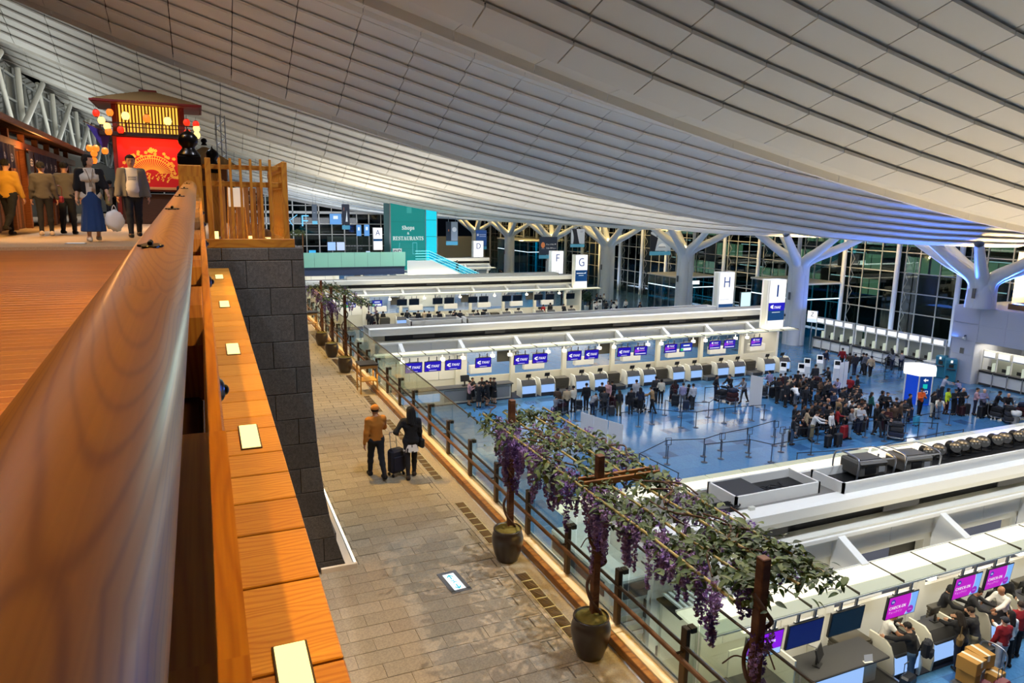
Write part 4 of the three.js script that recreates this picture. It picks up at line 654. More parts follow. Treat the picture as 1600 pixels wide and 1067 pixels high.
endPost(0.33, 11.2, 12.78, -19.2, 0.36, 1.15, 'farther bridge post with black onion finial behind the lattice fence');
{
  const f = thing('lattice_fence', 'cedar picket fence with open slats standing on the stone pier', 'fence', [0, 11.39, -11.28]); const W = M.cedar;
  put('base_rail', cbox(1.3, 0.13, 0.1, 0.006, 0.63, 0.065, 0), W, f); put('top_rail', cbox(1.15, 0.065, 0.03, 0.004, 0.62, 1.16, -0.02), W, f); put('mid_rail', cbox(1.15, 0.075, 0.03, 0.004, 0.62, 0.92, -0.02), W, f);
  [0.28, 0.425, 0.56, 0.7, 0.84, 0.97].forEach((x) => put('picket', alongZ(cbox(0.036, 1.17, 0.034, 0.004, x, 0.7, 0.015)), W, f));
  put('post', alongZ(cbox(0.08, 1.28, 0.08, 0.006, 0.125, 0.64, 0)), W, f); put('post', alongZ(cbox(0.08, 1.26, 0.08, 0.006, 1.17, 0.63, 0)), W, f);
  put('return_rail', [cbox(0.03, 0.065, 3.0, 0.004, 1.19, 1.16, -1.5), cbox(0.03, 0.075, 3.0, 0.004, 1.19, 0.92, -1.5), cbox(0.08, 0.13, 3.0, 0.004, 1.19, 0.065, -1.5)], W, f);
  for (let k = 0; k < 14; k++) put('picket', sharedGeo.pick ??= alongZ(cbox(0.034, 1.17, 0.05, 0.004, 0, 0.7, 0)), W, f).position.set(1.19, 0, -0.25 - k * 0.2);
  const f2 = thing('plank_screen', 'stepped cedar board screen inside the lattice fence', 'screen', [0, 11.39, -13.6]); [[0.35, 1.05], [0.5, 0.85], [0.62, 0.9], [0.74, 0.98], [0.86, 0.92], [0.98, 1.0]].forEach(([x, h]) => put('board', alongZ(cbox(0.11, h, 0.03, 0.004, x, h / 2, 0)), M.cedarDark, f2));
  const a = thing('easel_sign', 'small white notice board on a slim wooden easel behind the fence', 'sign', [0.52, 11.39, -12.2]);
  put('board', cbox(0.23, 0.3, 0.02, 0.004, 0, 0.74, 0.0, -0.1), std(0xd9cfb8, 0.6), a); for (const x of [-0.13, 0.13]) put('leg', bar(V(x * 1.15, 0, 0.05), V(x * 0.85, 0.92, -0.02), 0.012, 6), W, a); put('leg', bar(V(0, 0, -0.3), V(0, 0.88, -0.03), 0.012, 6), W, a); put('base', lathe([[0, 0], [0.22, 0], [0.23, 0.02], [0.18, 0.05], [0, 0.05]], 20), M.cedarDark, a);
  [[0.18, -11.75, 0.09, 0.2], [0.72, -12.5, 0.06, 0.1], [0.9, -12.0, 0.05, 0.07], [1.02, -12.9, 0.1, 0.06]].forEach(([x, z, w, h], i) => { const l = thing('garden_lamp', 'small warm lantern lamp glowing on the pier behind the fence, ' + ORD[i] + ' from the bridge post', 'lamp', [x, 11.39, z], 0, 'lantern lamps behind the lattice fence'); put('frame', [box(w + 0.02, 0.015, w + 0.02, 0, 0.02, 0), box(w + 0.02, 0.015, w + 0.02, 0, h + 0.035, 0)], M.cedarDark, l); put('shade', cbox(w, h, w, 0.004, 0, h / 2 + 0.03, 0), M.lampWarm, l); point(x, 11.39 + h / 2 + 0.03, z, 0xffb040, 0.6, 2); });
}
// ---------------------------------------------------------------- market floor, shops, lantern tower
{
  M.carpet5 = std(0xb59a78, 0.9, 0, { map: tex(128, (u, v) => { const n = 0.88 + (nD(u * 128, v * 128) - 0.5) * 0.24; return [n, n, n]; }, true, [1.5, 1.5]) });
  struct('floor', [box(9.6, 0.3, 50, -3.4, 11.1, -39.5)], M.carpet5);
  struct('wall_edge', [box(0.1, 0.5, 38, 1.42, 11.2, -33.5)], M.cedarDark);
  const fs = thing('floor_sign', 'small white lit sign in the carpet before the walking woman', 'sign', [-2.2, 11.257, -15.6]); put('frame', box(0.34, 0.012, 0.16), M.steel, fs); put('lit_face', box(0.28, 0.014, 0.1, 0, 0.002, 0), glow(0xffffff, 1), fs);
  // shop row
  const shop = thing('shop_row', 'row of wooden shop fronts with plank walls and deep eaves along the market', 'shop', [-4.7, 11.25, -18]); M.shopWood = std(0x7a4a22, 0.6, 0, { map: straight }); M.shopDark = std(0x4a2b14, 0.7, 0, { map: straight });
  for (let k = 0; k < 12; k++) { const z = 6 - k * 1.9; put('post', cbox(0.16, 2.7, 0.16, 0.01, 0, 1.35, z), M.shopWood, shop); if (k % 3 !== 1) for (let i = 0; i < 6; i++) put('wall_plank', cbox(0.04, 2.2, 0.28, 0.006, -0.1, 1.12, z - 0.24 - i * 0.3), i % 2 ? M.shopWood : M.shopDark, shop); else put('dark_doorway', box(0.04, 2.2, 1.7, -0.7, 1.1, z - 0.95), std(0x140b07, 0.9), shop); }
  put('lintel', alongZ(cbox(0.18, 0.22, 23, 0.01, 0, 2.35, -5)), M.shopWood, shop);
  put('eave', [place(box(1.5, 0.07, 24), 0.05, 2.82, -5, 0, 0, -0.22), cbox(0.08, 0.14, 24, 0.01, 0.78, 2.62, -5)], M.shopWood, shop);
  put('rafters', Array.from({ length: 46 }, (_, i) => place(box(1.3, 0.06, 0.05), 0.1, 2.74, 6.6 - i * 0.52, 0, 0, -0.22)), M.shopDark, shop).userData.kind = 'stuff'; put('roof_boards', place(box(2.6, 0.06, 24), -1.6, 3.25, -5, 0, 0, -0.3), M.shopDark, shop); put('inner_wall', box(0.1, 2.8, 24, -2.6, 1.4, -5), M.shopDark, shop);
  const noren = thing('shop_curtain', 'dark navy split shop curtain with white crests under the eaves', 'curtain', [-4.55, 13.55, -21]);
  const nt = canvasTex(128, 128, (g, w, h) => { g.fillStyle = '#181a34'; g.fillRect(0, 0, w, h); g.strokeStyle = '#b9b6ae'; g.lineWidth = 7; g.beginPath(); g.arc(64, 70, 20, 0, 7); g.stroke(); g.beginPath(); g.moveTo(64, 50); g.lineTo(64, 90); g.moveTo(46, 70); g.lineTo(82, 70); g.stroke(); }), nm = std(0xffffff, 0.9, 0, { map: nt, side: THREE.DoubleSide });
  for (let k = 0; k < 6; k++) { const pg = new THREE.PlaneGeometry(0.72, 0.6, 8, 4), pp = pg.attributes.position; for (let i = 0; i < pp.count; i++) pp.setZ(i, Math.sin(pp.getX(i) * 14 + k) * 0.025 * (0.5 - pp.getY(i))); pg.computeVertexNormals(); pg.rotateY(Math.PI / 2); put('cloth_panel', pg, nm, noren).position.set(0.06, -0.36, 1.9 - k * 0.76); } put('rod', place(new THREE.CylinderGeometry(0.015, 0.015, 4.8, 8), 0.06, -0.05, 0, Math.PI / 2), M.shopWood, noren);
  copy(noren, 'second dark navy shop curtain with white crests, farther along the shop row', [-4.55, 13.55, -27.2]);
  const st = thing('shop_strip', 'bright lit shop sign board deep in the shop row', 'sign', [-4.3, 12.75, -30]); put('case', box(0.1, 0.5, 0.9), M.white, st); put('lit_face', box(0.02, 0.44, 0.84, 0.06, 0, 0), glow(0xdff8e8, 0.8), st);
  spot(-3.4, 14.6, -17, -3.2, 11.2, -18.5, 0xffc878, 70, 1.0, 0.8, 8); spot(-2.4, 15.0, -24, -2.2, 11.2, -25, 0xffc878, 90, 1.0, 0.8, 8); point(-4.2, 13.4, -24.5, 0xffb060, 5, 5);
}
const redLantern = (() => { const g = lathe([[0.05, -0.17], [0.09, -0.16], [0.14, -0.1], [0.165, 0], [0.14, 0.1], [0.09, 0.16], [0.05, 0.17]], 16); return g; })();
M.redPaper = glow(0xff3010, 1.1); M.orangePaper = glow(0xff7a20, 1.5); M.hotPaper = glow(0xffd070, 2.6); let lanN = 0;
function lantern(x, y, z, m, s, where) { const l = thing('paper_lantern', (m === M.hotPaper ? 'bright yellow-white' : m === M.redPaper ? 'red' : 'orange-red') + ' paper lantern ' + where, 'lantern', [x, y, z], 0, 'paper lanterns'); l.scale.setScalar(s); put('paper_shade', redLantern, m, l); put('cap', [cyl(0.06, 0.06, 0.03, 0, 0.18, 0, 12), cyl(0.06, 0.06, 0.03, 0, -0.18, 0, 12), cyl(0.006, 0.006, 0.16, 0, 0.27, 0, 5)], M.black, l); return l; }
{
  const S = thing('lantern_tower', 'festival tower with hip roof, lit slatted windows and red golden-fan cloth', 'tower', [-1.62, 11.25, -32]);
  M.redLacquer = std(0x7a1a12, 0.5); const tile = std(0x8a6a3a, 0.8), slat = std(0x7a2410, 0.6), lit = glow(0xffc648, 1.25);
  // hip roof of courses
  const rw = 1.86, rh = 0.5, ry = 4.5;
  for (let k = 0; k < 11; k++) { const t0 = k / 11, t1 = (k + 1) / 11, a = lerp(rw, 0.3, t0), c = lerp(rw, 0.3, t1), y0 = ry + rh * Math.pow(t0, 0.9), y1 = ry + rh * Math.pow(t1, 0.9) + 0.012; const g = new THREE.CylinderGeometry(c * 1.414, a * 1.414, y1 - y0, 4, 1, true); g.rotateY(Math.PI / 4); g.scale(1, 1, 0.72); g.translate(0, (y0 + y1) / 2, 0); put('roof_course', g, tile, S); }
  put('ridge', cbox(0.62, 0.12, 0.42, 0.02, 0, ry + rh + 0.03, 0), slat, S); put('eave_board', [cbox(3.74, 0.08, 0.06, 0.01, 0, ry - 0.02, 1.33), cbox(3.74, 0.08, 0.06, 0.01, 0, ry - 0.02, -1.33), cbox(0.06, 0.08, 2.7, 0.01, 1.85, ry - 0.02, 0), cbox(0.06, 0.08, 2.7, 0.01, -1.85, ry - 0.02, 0)], M.redLacquer, S); put('soffit', box(3.6, 0.05, 2.6, 0, ry - 0.05, 0), M.redLacquer, S);
  put('window_back', box(2.1, 1.0, 0.1, 0, 3.95, 0.62), lit, S); put('body', box(2.3, 1.2, 1.2, 0, 3.95, -0.05), M.redLacquer, S);
  for (let k = 0; k < 19; k++) put('window_slat', sharedGeo.wsl ??= cbox(0.05, 1.02, 0.05, 0.004, 0, 3.95, 0.72), slat, S).position.x = -1.03 + k * 0.1145;
  put('corner_post', cbox(0.16, 1.25, 0.16, 0.01, -1.16, 3.95, 0.68), M.redLacquer, S); put('corner_post', cbox(0.16, 1.25, 0.16, 0.01, 1.16, 3.95, 0.68), M.redLacquer, S);
  put('balcony_floor', cbox(3.3, 0.14, 1.9, 0.01, 0, 3.32, 0.25), std(0x241009, 0.6), S); put('balcony_rail', [box(3.3, 0.04, 0.04, 0, 3.72, 1.15), box(3.3, 0.03, 0.03, 0, 3.58, 1.15)], std(0x3a120a, 0.6), S); for (let k = 0; k < 12; k++) put('baluster', sharedGeo.bal ??= box(0.03, 0.36, 0.03, 0, 3.55, 1.15), std(0x3a120a, 0.6), S).position.x = -1.6 + k * 0.29;
  // red cloth with a stencilled gold fan of leaves and blossoms
  const cl = canvasTex(512, 420, (g, w, h) => { g.fillStyle = '#c40d0a'; g.fillRect(0, 0, w, h); g.strokeStyle = g.fillStyle = '#f0b83a'; const r = R(4); g.lineCap = 'round';
    for (let k = 0; k < 26; k++) { const a = Math.PI * (1.04 + k / 25 * 0.92), x0 = 250, y0 = 300, x1 = 250 + Math.cos(a) * 170, y1 = 300 + Math.sin(a) * 150; g.lineWidth = 7; g.beginPath(); g.moveTo(x0 + Math.cos(a) * 60, y0 + Math.sin(a) * 40); g.lineTo(x1, y1); g.stroke(); }
    g.lineWidth = 8; for (const q of [150, 178]) { g.beginPath(); g.ellipse(250, 300, q, q * 0.88, 0, Math.PI * 1.02, Math.PI * 1.98); g.stroke(); }
    for (let k = 0; k < 40; k++) { const a = Math.PI * (0.95 + r() * 1.15), q = 150 + r() * 75, x = 250 + Math.cos(a) * q, y = 285 + Math.sin(a) * q * 0.9; for (let i = 0; i < 5; i++) { g.beginPath(); g.arc(x + Math.cos(i * 1.256) * 8, y + Math.sin(i * 1.256) * 8, 6, 0, 7); g.fill(); } }
    g.lineWidth = 5; for (let k = 0; k < 22; k++) { const x = 120 + r() * 270, y = 300 + r() * 70; g.beginPath(); g.moveTo(x, y); g.quadraticCurveTo(x + 20, y - 24, x + 40 - r() * 60, y - 30 * r()); g.stroke(); g.beginPath(); g.arc(x, y, 7, 0, 7); g.fill(); } });
  const cg = new THREE.PlaneGeometry(2.3, 1.85, 20, 8), cp = cg.attributes.position; for (let i = 0; i < cp.count; i++) cp.setZ(i, Math.sin(cp.getX(i) * 5) * 0.02); cg.computeVertexNormals(); cg.translate(0.02, 2.3, 0.95);
  put('red_cloth', cg, std(0xffffff, 0.8, 0, { map: cl, side: THREE.DoubleSide }), S); put('lower_frame', [box(2.5, 1.9, 1.4, 0, 2.2, 0.1), cbox(0.14, 3.3, 0.14, 0.01, -1.2, 1.65, 0.85), cbox(0.14, 3.3, 0.14, 0.01, 1.2, 1.65, 0.85)], M.redLacquer, S); put('cloth_rod', cbox(2.5, 0.1, 0.06, 0.01, 0.02, 1.36, 0.98), std(0xc08a50, 0.5), S); put('stage_base', cbox(2.6, 1.15, 1.6, 0.02, 0, 0.58, 0), M.shopDark ?? M.darkWood, S);
  areaLight(-1.6, 14.4, -30.6, 2.2, 0.2, [0, -1.1, -0.7], 0xff9a60, 22);
  areaLight(-1.62, 15.2, -31.2, 2.0, 0.7, [0, 0, 1], 0xffc050, 2.2);
  const w = ['hanging at the ', 'under the '];
  [[-3.3, 15.25, M.redPaper], [-3.15, 15.0, M.hotPaper], [-2.98, 14.8, M.hotPaper], [-2.86, 15.3, M.orangePaper], [-2.95, 14.62, M.orangePaper], [-2.55, 14.7, M.redPaper]].forEach(([x, y, m], i) => lantern(x, y, -30.7, m, 0.75, ORD[i] + ' of the bunch at the shop side of the tower'));
  [[-0.3, 15.1, M.redPaper], [-0.3, 14.72, M.redPaper], [0.02, 15.05, M.redPaper], [0.03, 14.9, M.hotPaper], [0.03, 14.65, M.hotPaper]].forEach(([x, y, m], i) => lantern(x, y, -30.7, m, 0.75, ORD[i] + ' of the string at the hall side of the tower'));
  [[-2.35, 15.2, M.hotPaper], [-1.65, 15.15, M.orangePaper], [-0.95, 15.1, M.hotPaper]].forEach(([x, y, m], i) => lantern(x, y, -30.6, m, 0.85, ORD[i] + ' of three before the lit slatted windows'));
  [[-2.82, 13.56], [-2.66, 13.56], [-2.72, 13.42], [-2.44, 13.5], [-2.74, 13.22]].forEach(([x, y], i) => lantern(x, y, -24, M.orangePaper, 0.55, ORD[i] + ' of the low cluster left of the red cloth'.replace('left of', 'beside')));
  const flag = thing('violet_flag', 'small violet patterned pennant hanging beside the festival tower', 'flag', [-3.7, 14.9, -31.2]); const fg = poly([[0, 0], [0.75, -0.35], [0.55, -1.0], [0.3, -0.55]], 0.02, 0.002); put('cloth', fg, std(0x3a2a8a, 0.8), flag); put('pole', bar(V(-0.1, 0.1, 0), V(0.85, -0.4, 0), 0.02, 6), M.shopWood, flag);
  // second small roofed booth and light gantry behind the post
  const k = thing('roofed_booth', 'small booth with pointed tiled roof behind the black finials', 'booth', [0.3, 11.25, -35]); for (let i = 0; i < 6; i++) { const a = lerp(1.25, 0.1, i / 6), c = lerp(1.25, 0.1, (i + 1) / 6), g = new THREE.CylinderGeometry(c * 1.414, a * 1.414, 0.14, 4, 1, true); g.rotateY(Math.PI / 4); g.translate(0, 2.55 + i * 0.13, 0); put('roof_course', g, tile, k); } put('finial', lathe([[0, 0], [0.14, 0], [0.08, 0.1], [0.14, 0.18], [0.1, 0.28], [0, 0.32]], 14).translate(0, 3.35, 0), M.blackMetal, k); put('wall', cbox(1.7, 2.5, 1.7, 0.02, 0, 1.25, 0), M.shopWood, k);
  const gt = thing('lighting_truss', 'slim silver lighting truss tower behind the roofed booth', 'truss', [0.9, 11.25, -38]); for (const [x, z] of [[0, 0], [0.4, 0], [0.2, 0.35]]) put('tube', bar(V(x, 0, z), V(x, 5.0, z), 0.03, 6), M.steel, gt); for (let i = 0; i < 12; i++) put('brace', [bar(V(i % 2 ? 0 : 0.4, i * 0.4, 0), V(i % 2 ? 0.4 : 0, i * 0.4 + 0.4, 0), 0.018, 5)], M.steel, gt);
}
// left window wall with white diagonal tubes
{
  const w = struct('wall_truss'), X = -11; put('glass_pane', box(0.05, 9, 120, X - 0.8, 17, -85), glass(0x55605e), w); struct('wall_side', [box(0.4, 6, 140, X - 0.4, 14, -78)], std(0x6b665c, 0.8));
  for (let i = 0; i < 9; i++) { const z = -46 - i * 13.2; put('white_tube', bar(V(X, 17.0, z - 1), V(X, 21.3, z - 10), 0.2, 12), M.white, w); put('white_tube', bar(V(X - 0.3, 17.0, z - 13), V(X - 0.3, 21.3, z - 9.6), 0.15, 12), M.cream, w); put('column_tube', cyl(0.2, 0.2, 8, X - 0.5, 17.5, z - 4, 12), M.cream, w); }
  for (let y = 14; y < 21; y += 1.7) put('transom', box(0.1, 0.12, 120, X - 0.7, y, -85), M.mullion, w); for (let z = -30; z > -145; z -= 3.3) put('mullion', box(0.1, 8, 0.12, X - 0.7, 17, z), M.mullion, w);
  areaLight(X + 1.5, 16.5, -70, 1, 60, 'up', 0xf2fbff, 6);
}

// ---------------------------------------------------------------- people: one continuous body surface each, clothes over it
function surfaceNet(f, lo, hi, c) {      // naive surface nets over f < 0
  const nx = Math.ceil((hi[0] - lo[0]) / c) + 1, ny = Math.ceil((hi[1] - lo[1]) / c) + 1, nz = Math.ceil((hi[2] - lo[2]) / c) + 1, F = new Float32Array(nx * ny * nz), id = new Int32Array(nx * ny * nz).fill(-1), P = [], I = [];
  for (let k = 0, o = 0; k < nz; k++) for (let j = 0; j < ny; j++) for (let i = 0; i < nx; i++, o++) F[o] = f(lo[0] + i * c, lo[1] + j * c, lo[2] + k * c);
  const sx = 1, sy = nx, sz = nx * ny, off = [0, sx, sy, sx + sy, sz, sx + sz, sy + sz, sx + sy + sz], E = [[0, 1], [2, 3], [4, 5], [6, 7], [0, 2], [1, 3], [4, 6], [5, 7], [0, 4], [1, 5], [2, 6], [3, 7]];
  for (let k = 0; k < nz - 1; k++) for (let j = 0; j < ny - 1; j++) for (let i = 0; i < nx - 1; i++) {
    const o = i + j * sy + k * sz; let m = 0; for (let q = 0; q < 8; q++) if (F[o + off[q]] < 0) m |= 1 << q; if (m === 0 || m === 255) continue;
    let x = 0, y = 0, z = 0, n = 0; for (const [a, b] of E) { const fa = F[o + off[a]], fb = F[o + off[b]]; if (fa < 0 === fb < 0) continue; const t = fa / (fa - fb); x += (a & 1) + ((b & 1) - (a & 1)) * t; y += ((a >> 1) & 1) + (((b >> 1) & 1) - ((a >> 1) & 1)) * t; z += (a >> 2) + ((b >> 2) - (a >> 2)) * t; n++; }
    id[o] = P.length / 3; P.push(lo[0] + (i + x / n) * c, lo[1] + (j + y / n) * c, lo[2] + (k + z / n) * c);
  }
  const quad = (a, b, d, e, flip) => { if (a < 0 || b < 0 || d < 0 || e < 0) return; flip ? I.push(a, b, d, a, d, e) : I.push(a, d, b, a, e, d); };
  for (let k = 1; k < nz - 1; k++) for (let j = 1; j < ny - 1; j++) for (let i = 1; i < nx - 1; i++) {
    const o = i + j * sy + k * sz, s = F[o] < 0;
    if (s !== F[o + sx] < 0) quad(id[o - sy - sz], id[o - sz], id[o], id[o - sy], s);
    if (s !== F[o + sy] < 0) quad(id[o - sx - sz], id[o - sx], id[o], id[o - sz], s);
    if (s !== F[o + sz] < 0) quad(id[o - sx - sy], id[o - sy], id[o], id[o - sx], s);
  }
  const g = new THREE.BufferGeometry(); g.setAttribute('position', new THREE.Float32BufferAttribute(P, 3)); g.setIndex(I); g.computeVertexNormals();
  g.setAttribute('uv', new THREE.Float32BufferAttribute(new Float32Array(P.length / 3 * 2), 2)); return g;
}
// tapered capsule, [ax, ay, az, bx, by, bz, ra, rb, zs]; zs > 1 flattens it front to back
function capD(p, x, y, z) {
  const zs = p[8] || 1; const ax = p[0], ay = p[1], az = p[2], dx = p[3] - ax, dy = p[4] - ay, dz = (p[5] - az) * zs, px = x - ax, py = y - ay, pz = (z - az) * zs;
  const t = Math.max(0, Math.min(1, (px * dx + py * dy + pz * dz) / (dx * dx + dy * dy + dz * dz + 1e-9))), ex = px - dx * t, ey = py - dy * t, ez = pz - dz * t;
  return (Math.sqrt(ex * ex + ey * ey + ez * ez) - (p[6] + (p[7] - p[6]) * t)) / (zs > 1 ? 1.15 : 1);
}
const smin = (a, b, k) => { const h = Math.max(k - Math.abs(a - b), 0) / k; return Math.min(a, b) - h * h * k * 0.25; };
const fieldOf = (caps, k, grow = 0) => (x, y, z) => { let d = 1e3; for (const p of caps) d = smin(d, capD(p, x, y, z), k); return d - grow; };
function boundsOf(caps, m) { const lo = [9, 9, 9], hi = [-9, -9, -9]; for (const p of caps) for (let e = 0; e < 2; e++) for (let a = 0; a < 3; a++) { const v = p[e * 3 + a], r = p[6 + e] + m; lo[a] = Math.min(lo[a], v - r); hi[a] = Math.max(hi[a], v + r); } return [lo, hi]; }
const cap = (a, b, ra, rb = ra, zs = 1) => [a.x, a.y, a.z, b.x, b.y, b.z, ra, rb, zs];
// relaxed hand pointing down -y, palm towards -x for the right side; five fingers of different lengths
function handGeo(curl, cell) {
  const c = [cap(V(0, 0.01, 0), V(0, -0.03, 0), 0.024, 0.026, 1), cap(V(0, -0.03, -0.022), V(0, -0.085, -0.028), 0.016, 0.014), cap(V(0, -0.03, 0.0), V(0, -0.09, 0.0), 0.017, 0.014), cap(V(0, -0.03, 0.02), V(0, -0.086, 0.027), 0.016, 0.014)];
  [[-0.03, 0.05, 0.0078], [-0.0105, 0.066, 0.0085], [0.0095, 0.07, 0.0088], [0.029, 0.062, 0.0085]].forEach(([z, l, r], i) => { let p = V(0, -0.086, z), a = 0.1; for (let k = 0; k < 3; k++) { a += curl * (0.6 + i * 0.05); const q = p.clone().add(V(-Math.sin(a), -Math.cos(a), z * 0.6).multiplyScalar(l / 2.7)); c.push(cap(p, q, r, r * 0.93)); p = q; } });
  c.push(cap(V(-0.004, -0.03, 0.03), V(-0.018, -0.06, 0.052), 0.0125, 0.0105), cap(V(-0.018, -0.06, 0.052), V(-0.03, -0.088, 0.05), 0.0105, 0.0085));
  const [lo, hi] = boundsOf(c, 0.015); return surfaceNet(fieldOf(c, 0.008), lo, hi, cell);
}
const handCache = {};
function headParts(fine, face) {         // head centred on the top of the neck; +z is forward
  const c = [cap(V(0, 0.115, -0.018), V(0, 0.11, 0.012), 0.082, 0.079), cap(V(0, 0.06, 0.03), V(0, 0.012, 0.052), 0.06, 0.036), cap(V(-0.03, 0.04, 0.02), V(0.03, 0.04, 0.02), 0.042), cap(V(0, -0.06, -0.012), V(0, 0.03, -0.008), 0.052, 0.05)];
  const nose = [cap(V(0, 0.092, 0.088), V(0, 0.058, 0.108), 0.008, 0.013), cap(V(-0.01, 0.055, 0.096), V(0.01, 0.055, 0.096), 0.009)], ears = [-1, 1].map((s) => cap(V(s * 0.079, 0.095, -0.012), V(s * 0.077, 0.06, -0.006), 0.017, 0.011)), brow = cap(V(-0.03, 0.11, 0.079), V(0.03, 0.11, 0.079), 0.012), lips = cap(V(-0.016, 0.028, 0.083), V(0.016, 0.028, 0.083), 0.0085);
  const base = fieldOf(c, 0.035), extra = fieldOf([...nose, ...ears, brow, lips], 0.01);
  return { f: (x, y, z) => { let d = smin(base(x, y, z), extra(x, y, z), 0.012); if (fine) { for (const s of [-1, 1]) { const e = 0.014 - Math.hypot(x - s * 0.031, y - 0.09, z - 0.097); d = -smin(-d, -e, 0.01); } } return d; }, lo: [-0.11, -0.08, -0.12], hi: [0.11, 0.215, 0.14] };
}
function hairGeo(style, cell) {
  const sk = [cap(V(0, 0.118, -0.022), V(0, 0.116, 0.01), 0.094, 0.088)];
  if (style === 'long') sk.push(cap(V(-0.05, 0.08, -0.05), V(-0.07, -0.16, -0.075), 0.055, 0.05), cap(V(0.05, 0.08, -0.05), V(0.07, -0.16, -0.075), 0.055, 0.05), cap(V(0, 0.08, -0.06), V(0, -0.2, -0.09), 0.065, 0.06));
  if (style === 'bob') sk.push(cap(V(-0.06, 0.09, -0.02), V(-0.072, 0.02, -0.02), 0.048, 0.04), cap(V(0.06, 0.09, -0.02), V(0.072, 0.02, -0.02), 0.048, 0.04), cap(V(0, 0.08, -0.05), V(0, 0.0, -0.05), 0.06, 0.05));
  if (style === 'bun') sk.push(cap(V(0, 0.1, -0.115), V(0, 0.09, -0.125), 0.04, 0.035));
  if (style === 'tail') sk.push(cap(V(0, 0.1, -0.105), V(0, 0.07, -0.125), 0.035, 0.03), cap(V(0, 0.07, -0.125), V(0.01, -0.18, -0.105), 0.035, 0.018));
  const f0 = fieldOf(sk, 0.02), brim = cap(V(-0.05, 0.135, 0.1), V(0.05, 0.135, 0.1), 0.016), peak = cap(V(0, 0.14, 0.08), V(0, 0.125, 0.16), 0.05, 0.03);
  const [lo, hi] = boundsOf(sk, 0.03); hi[2] = Math.max(hi[2], style === 'cap' ? 0.21 : 0.12);
  const rough = style === 'cap' ? 0 : 0.004;
  return surfaceNet((x, y, z) => {
    let d = f0(x, y, z) + rough * Math.sin(x * 130 + y * 40) * Math.cos(z * 110);
    const cut = style === 'cap' ? 0.105 - y : Math.max(Math.min(z - 0.012 + (y > 0.06 ? 0 : 0.02), 1), -1) > 0 ? (y - 0.145) * -1 + Math.max(0, 0.075 - z) * -0.5 : -1;
    const faceCut = z > 0.02 && Math.abs(x) < 0.07 ? 0.142 - y : style === 'short' || style === 'bun' || style === 'tail' ? 0.055 - y + Math.max(0, z) * 1.2 : -1;
    d = Math.max(d, style === 'cap' ? 0.1 - y : faceCut);
    if (style === 'cap') { const b = Math.max(Math.abs(y - 0.112 + (z - 0.08) * 0.12) - 0.006, Math.hypot(x * 1.15, Math.max(0, z - 0.07)) - 0.085, 0.05 - z); d = Math.min(d, b); }
    return d;
  }, lo, hi, cell);
}
const poseCache = new Map();
// pose: lean, arms [pitch, out, elbow, inward] twice, legs [hip, knee] twice, head [yaw, pitch]
function skeleton(p) {
  const J = {}, lean = p.lean ?? 0, q = (v, a) => v.clone().applyAxisAngle(V(1, 0, 0), a); const legs = p.legs ?? [0.04, 0.05, -0.04, 0.05], st = p.stance ?? 0.085;
  const leg = (s, h, k) => { const hip = V(s * 0.09, 0, 0), kd = V(s * (st - 0.085) * 0.6, -Math.cos(h), Math.sin(h)).normalize(), knee = hip.clone().addScaledVector(kd, 0.43), a = h - k, ad = V(s * (st - 0.085) * 0.3, -Math.cos(a), Math.sin(a)).normalize(), ank = knee.clone().addScaledVector(ad, 0.405); return [hip, knee, ank]; };
  const A = leg(-1, legs[0], legs[1]), B = leg(1, legs[2], legs[3]), low = Math.min(A[2].y, B[2].y), py = 0.085 - low; for (const l of [A, B]) for (const v of l) v.y += py;
  J.legs = [A, B]; J.py = py; const P = V(0, py, 0), up = q(V(0, 1, 0), lean); J.pel = P; J.up = up; J.chest = P.clone().addScaledVector(up, 0.34); J.sh = P.clone().addScaledVector(up, 0.475); J.neck = P.clone().addScaledVector(up, 0.55).add(V(0, 0, 0.01)); J.fw = q(V(0, 0, 1), lean);
  J.arms = [-1, 1].map((s, i) => { const [pt, ou, el, inn] = (i ? p.armR : p.armL) ?? [0.1, 0.14, 0.25, 0.05]; const S = J.sh.clone().add(V(s * 0.185, -0.015, 0)); let d = V(s * Math.sin(ou), -Math.cos(pt) * Math.cos(ou), Math.sin(pt) * Math.cos(ou)); const E = S.clone().addScaledVector(d, 0.285); const ax = V(1, 0, 0); let fd = V(d.x, d.y, d.z).applyAxisAngle(ax, -el).applyAxisAngle(V(0, 1, 0), -s * inn); fd.normalize(); const W = E.clone().addScaledVector(fd, 0.245); return [S, E, W, fd, s]; });
  return J;
}
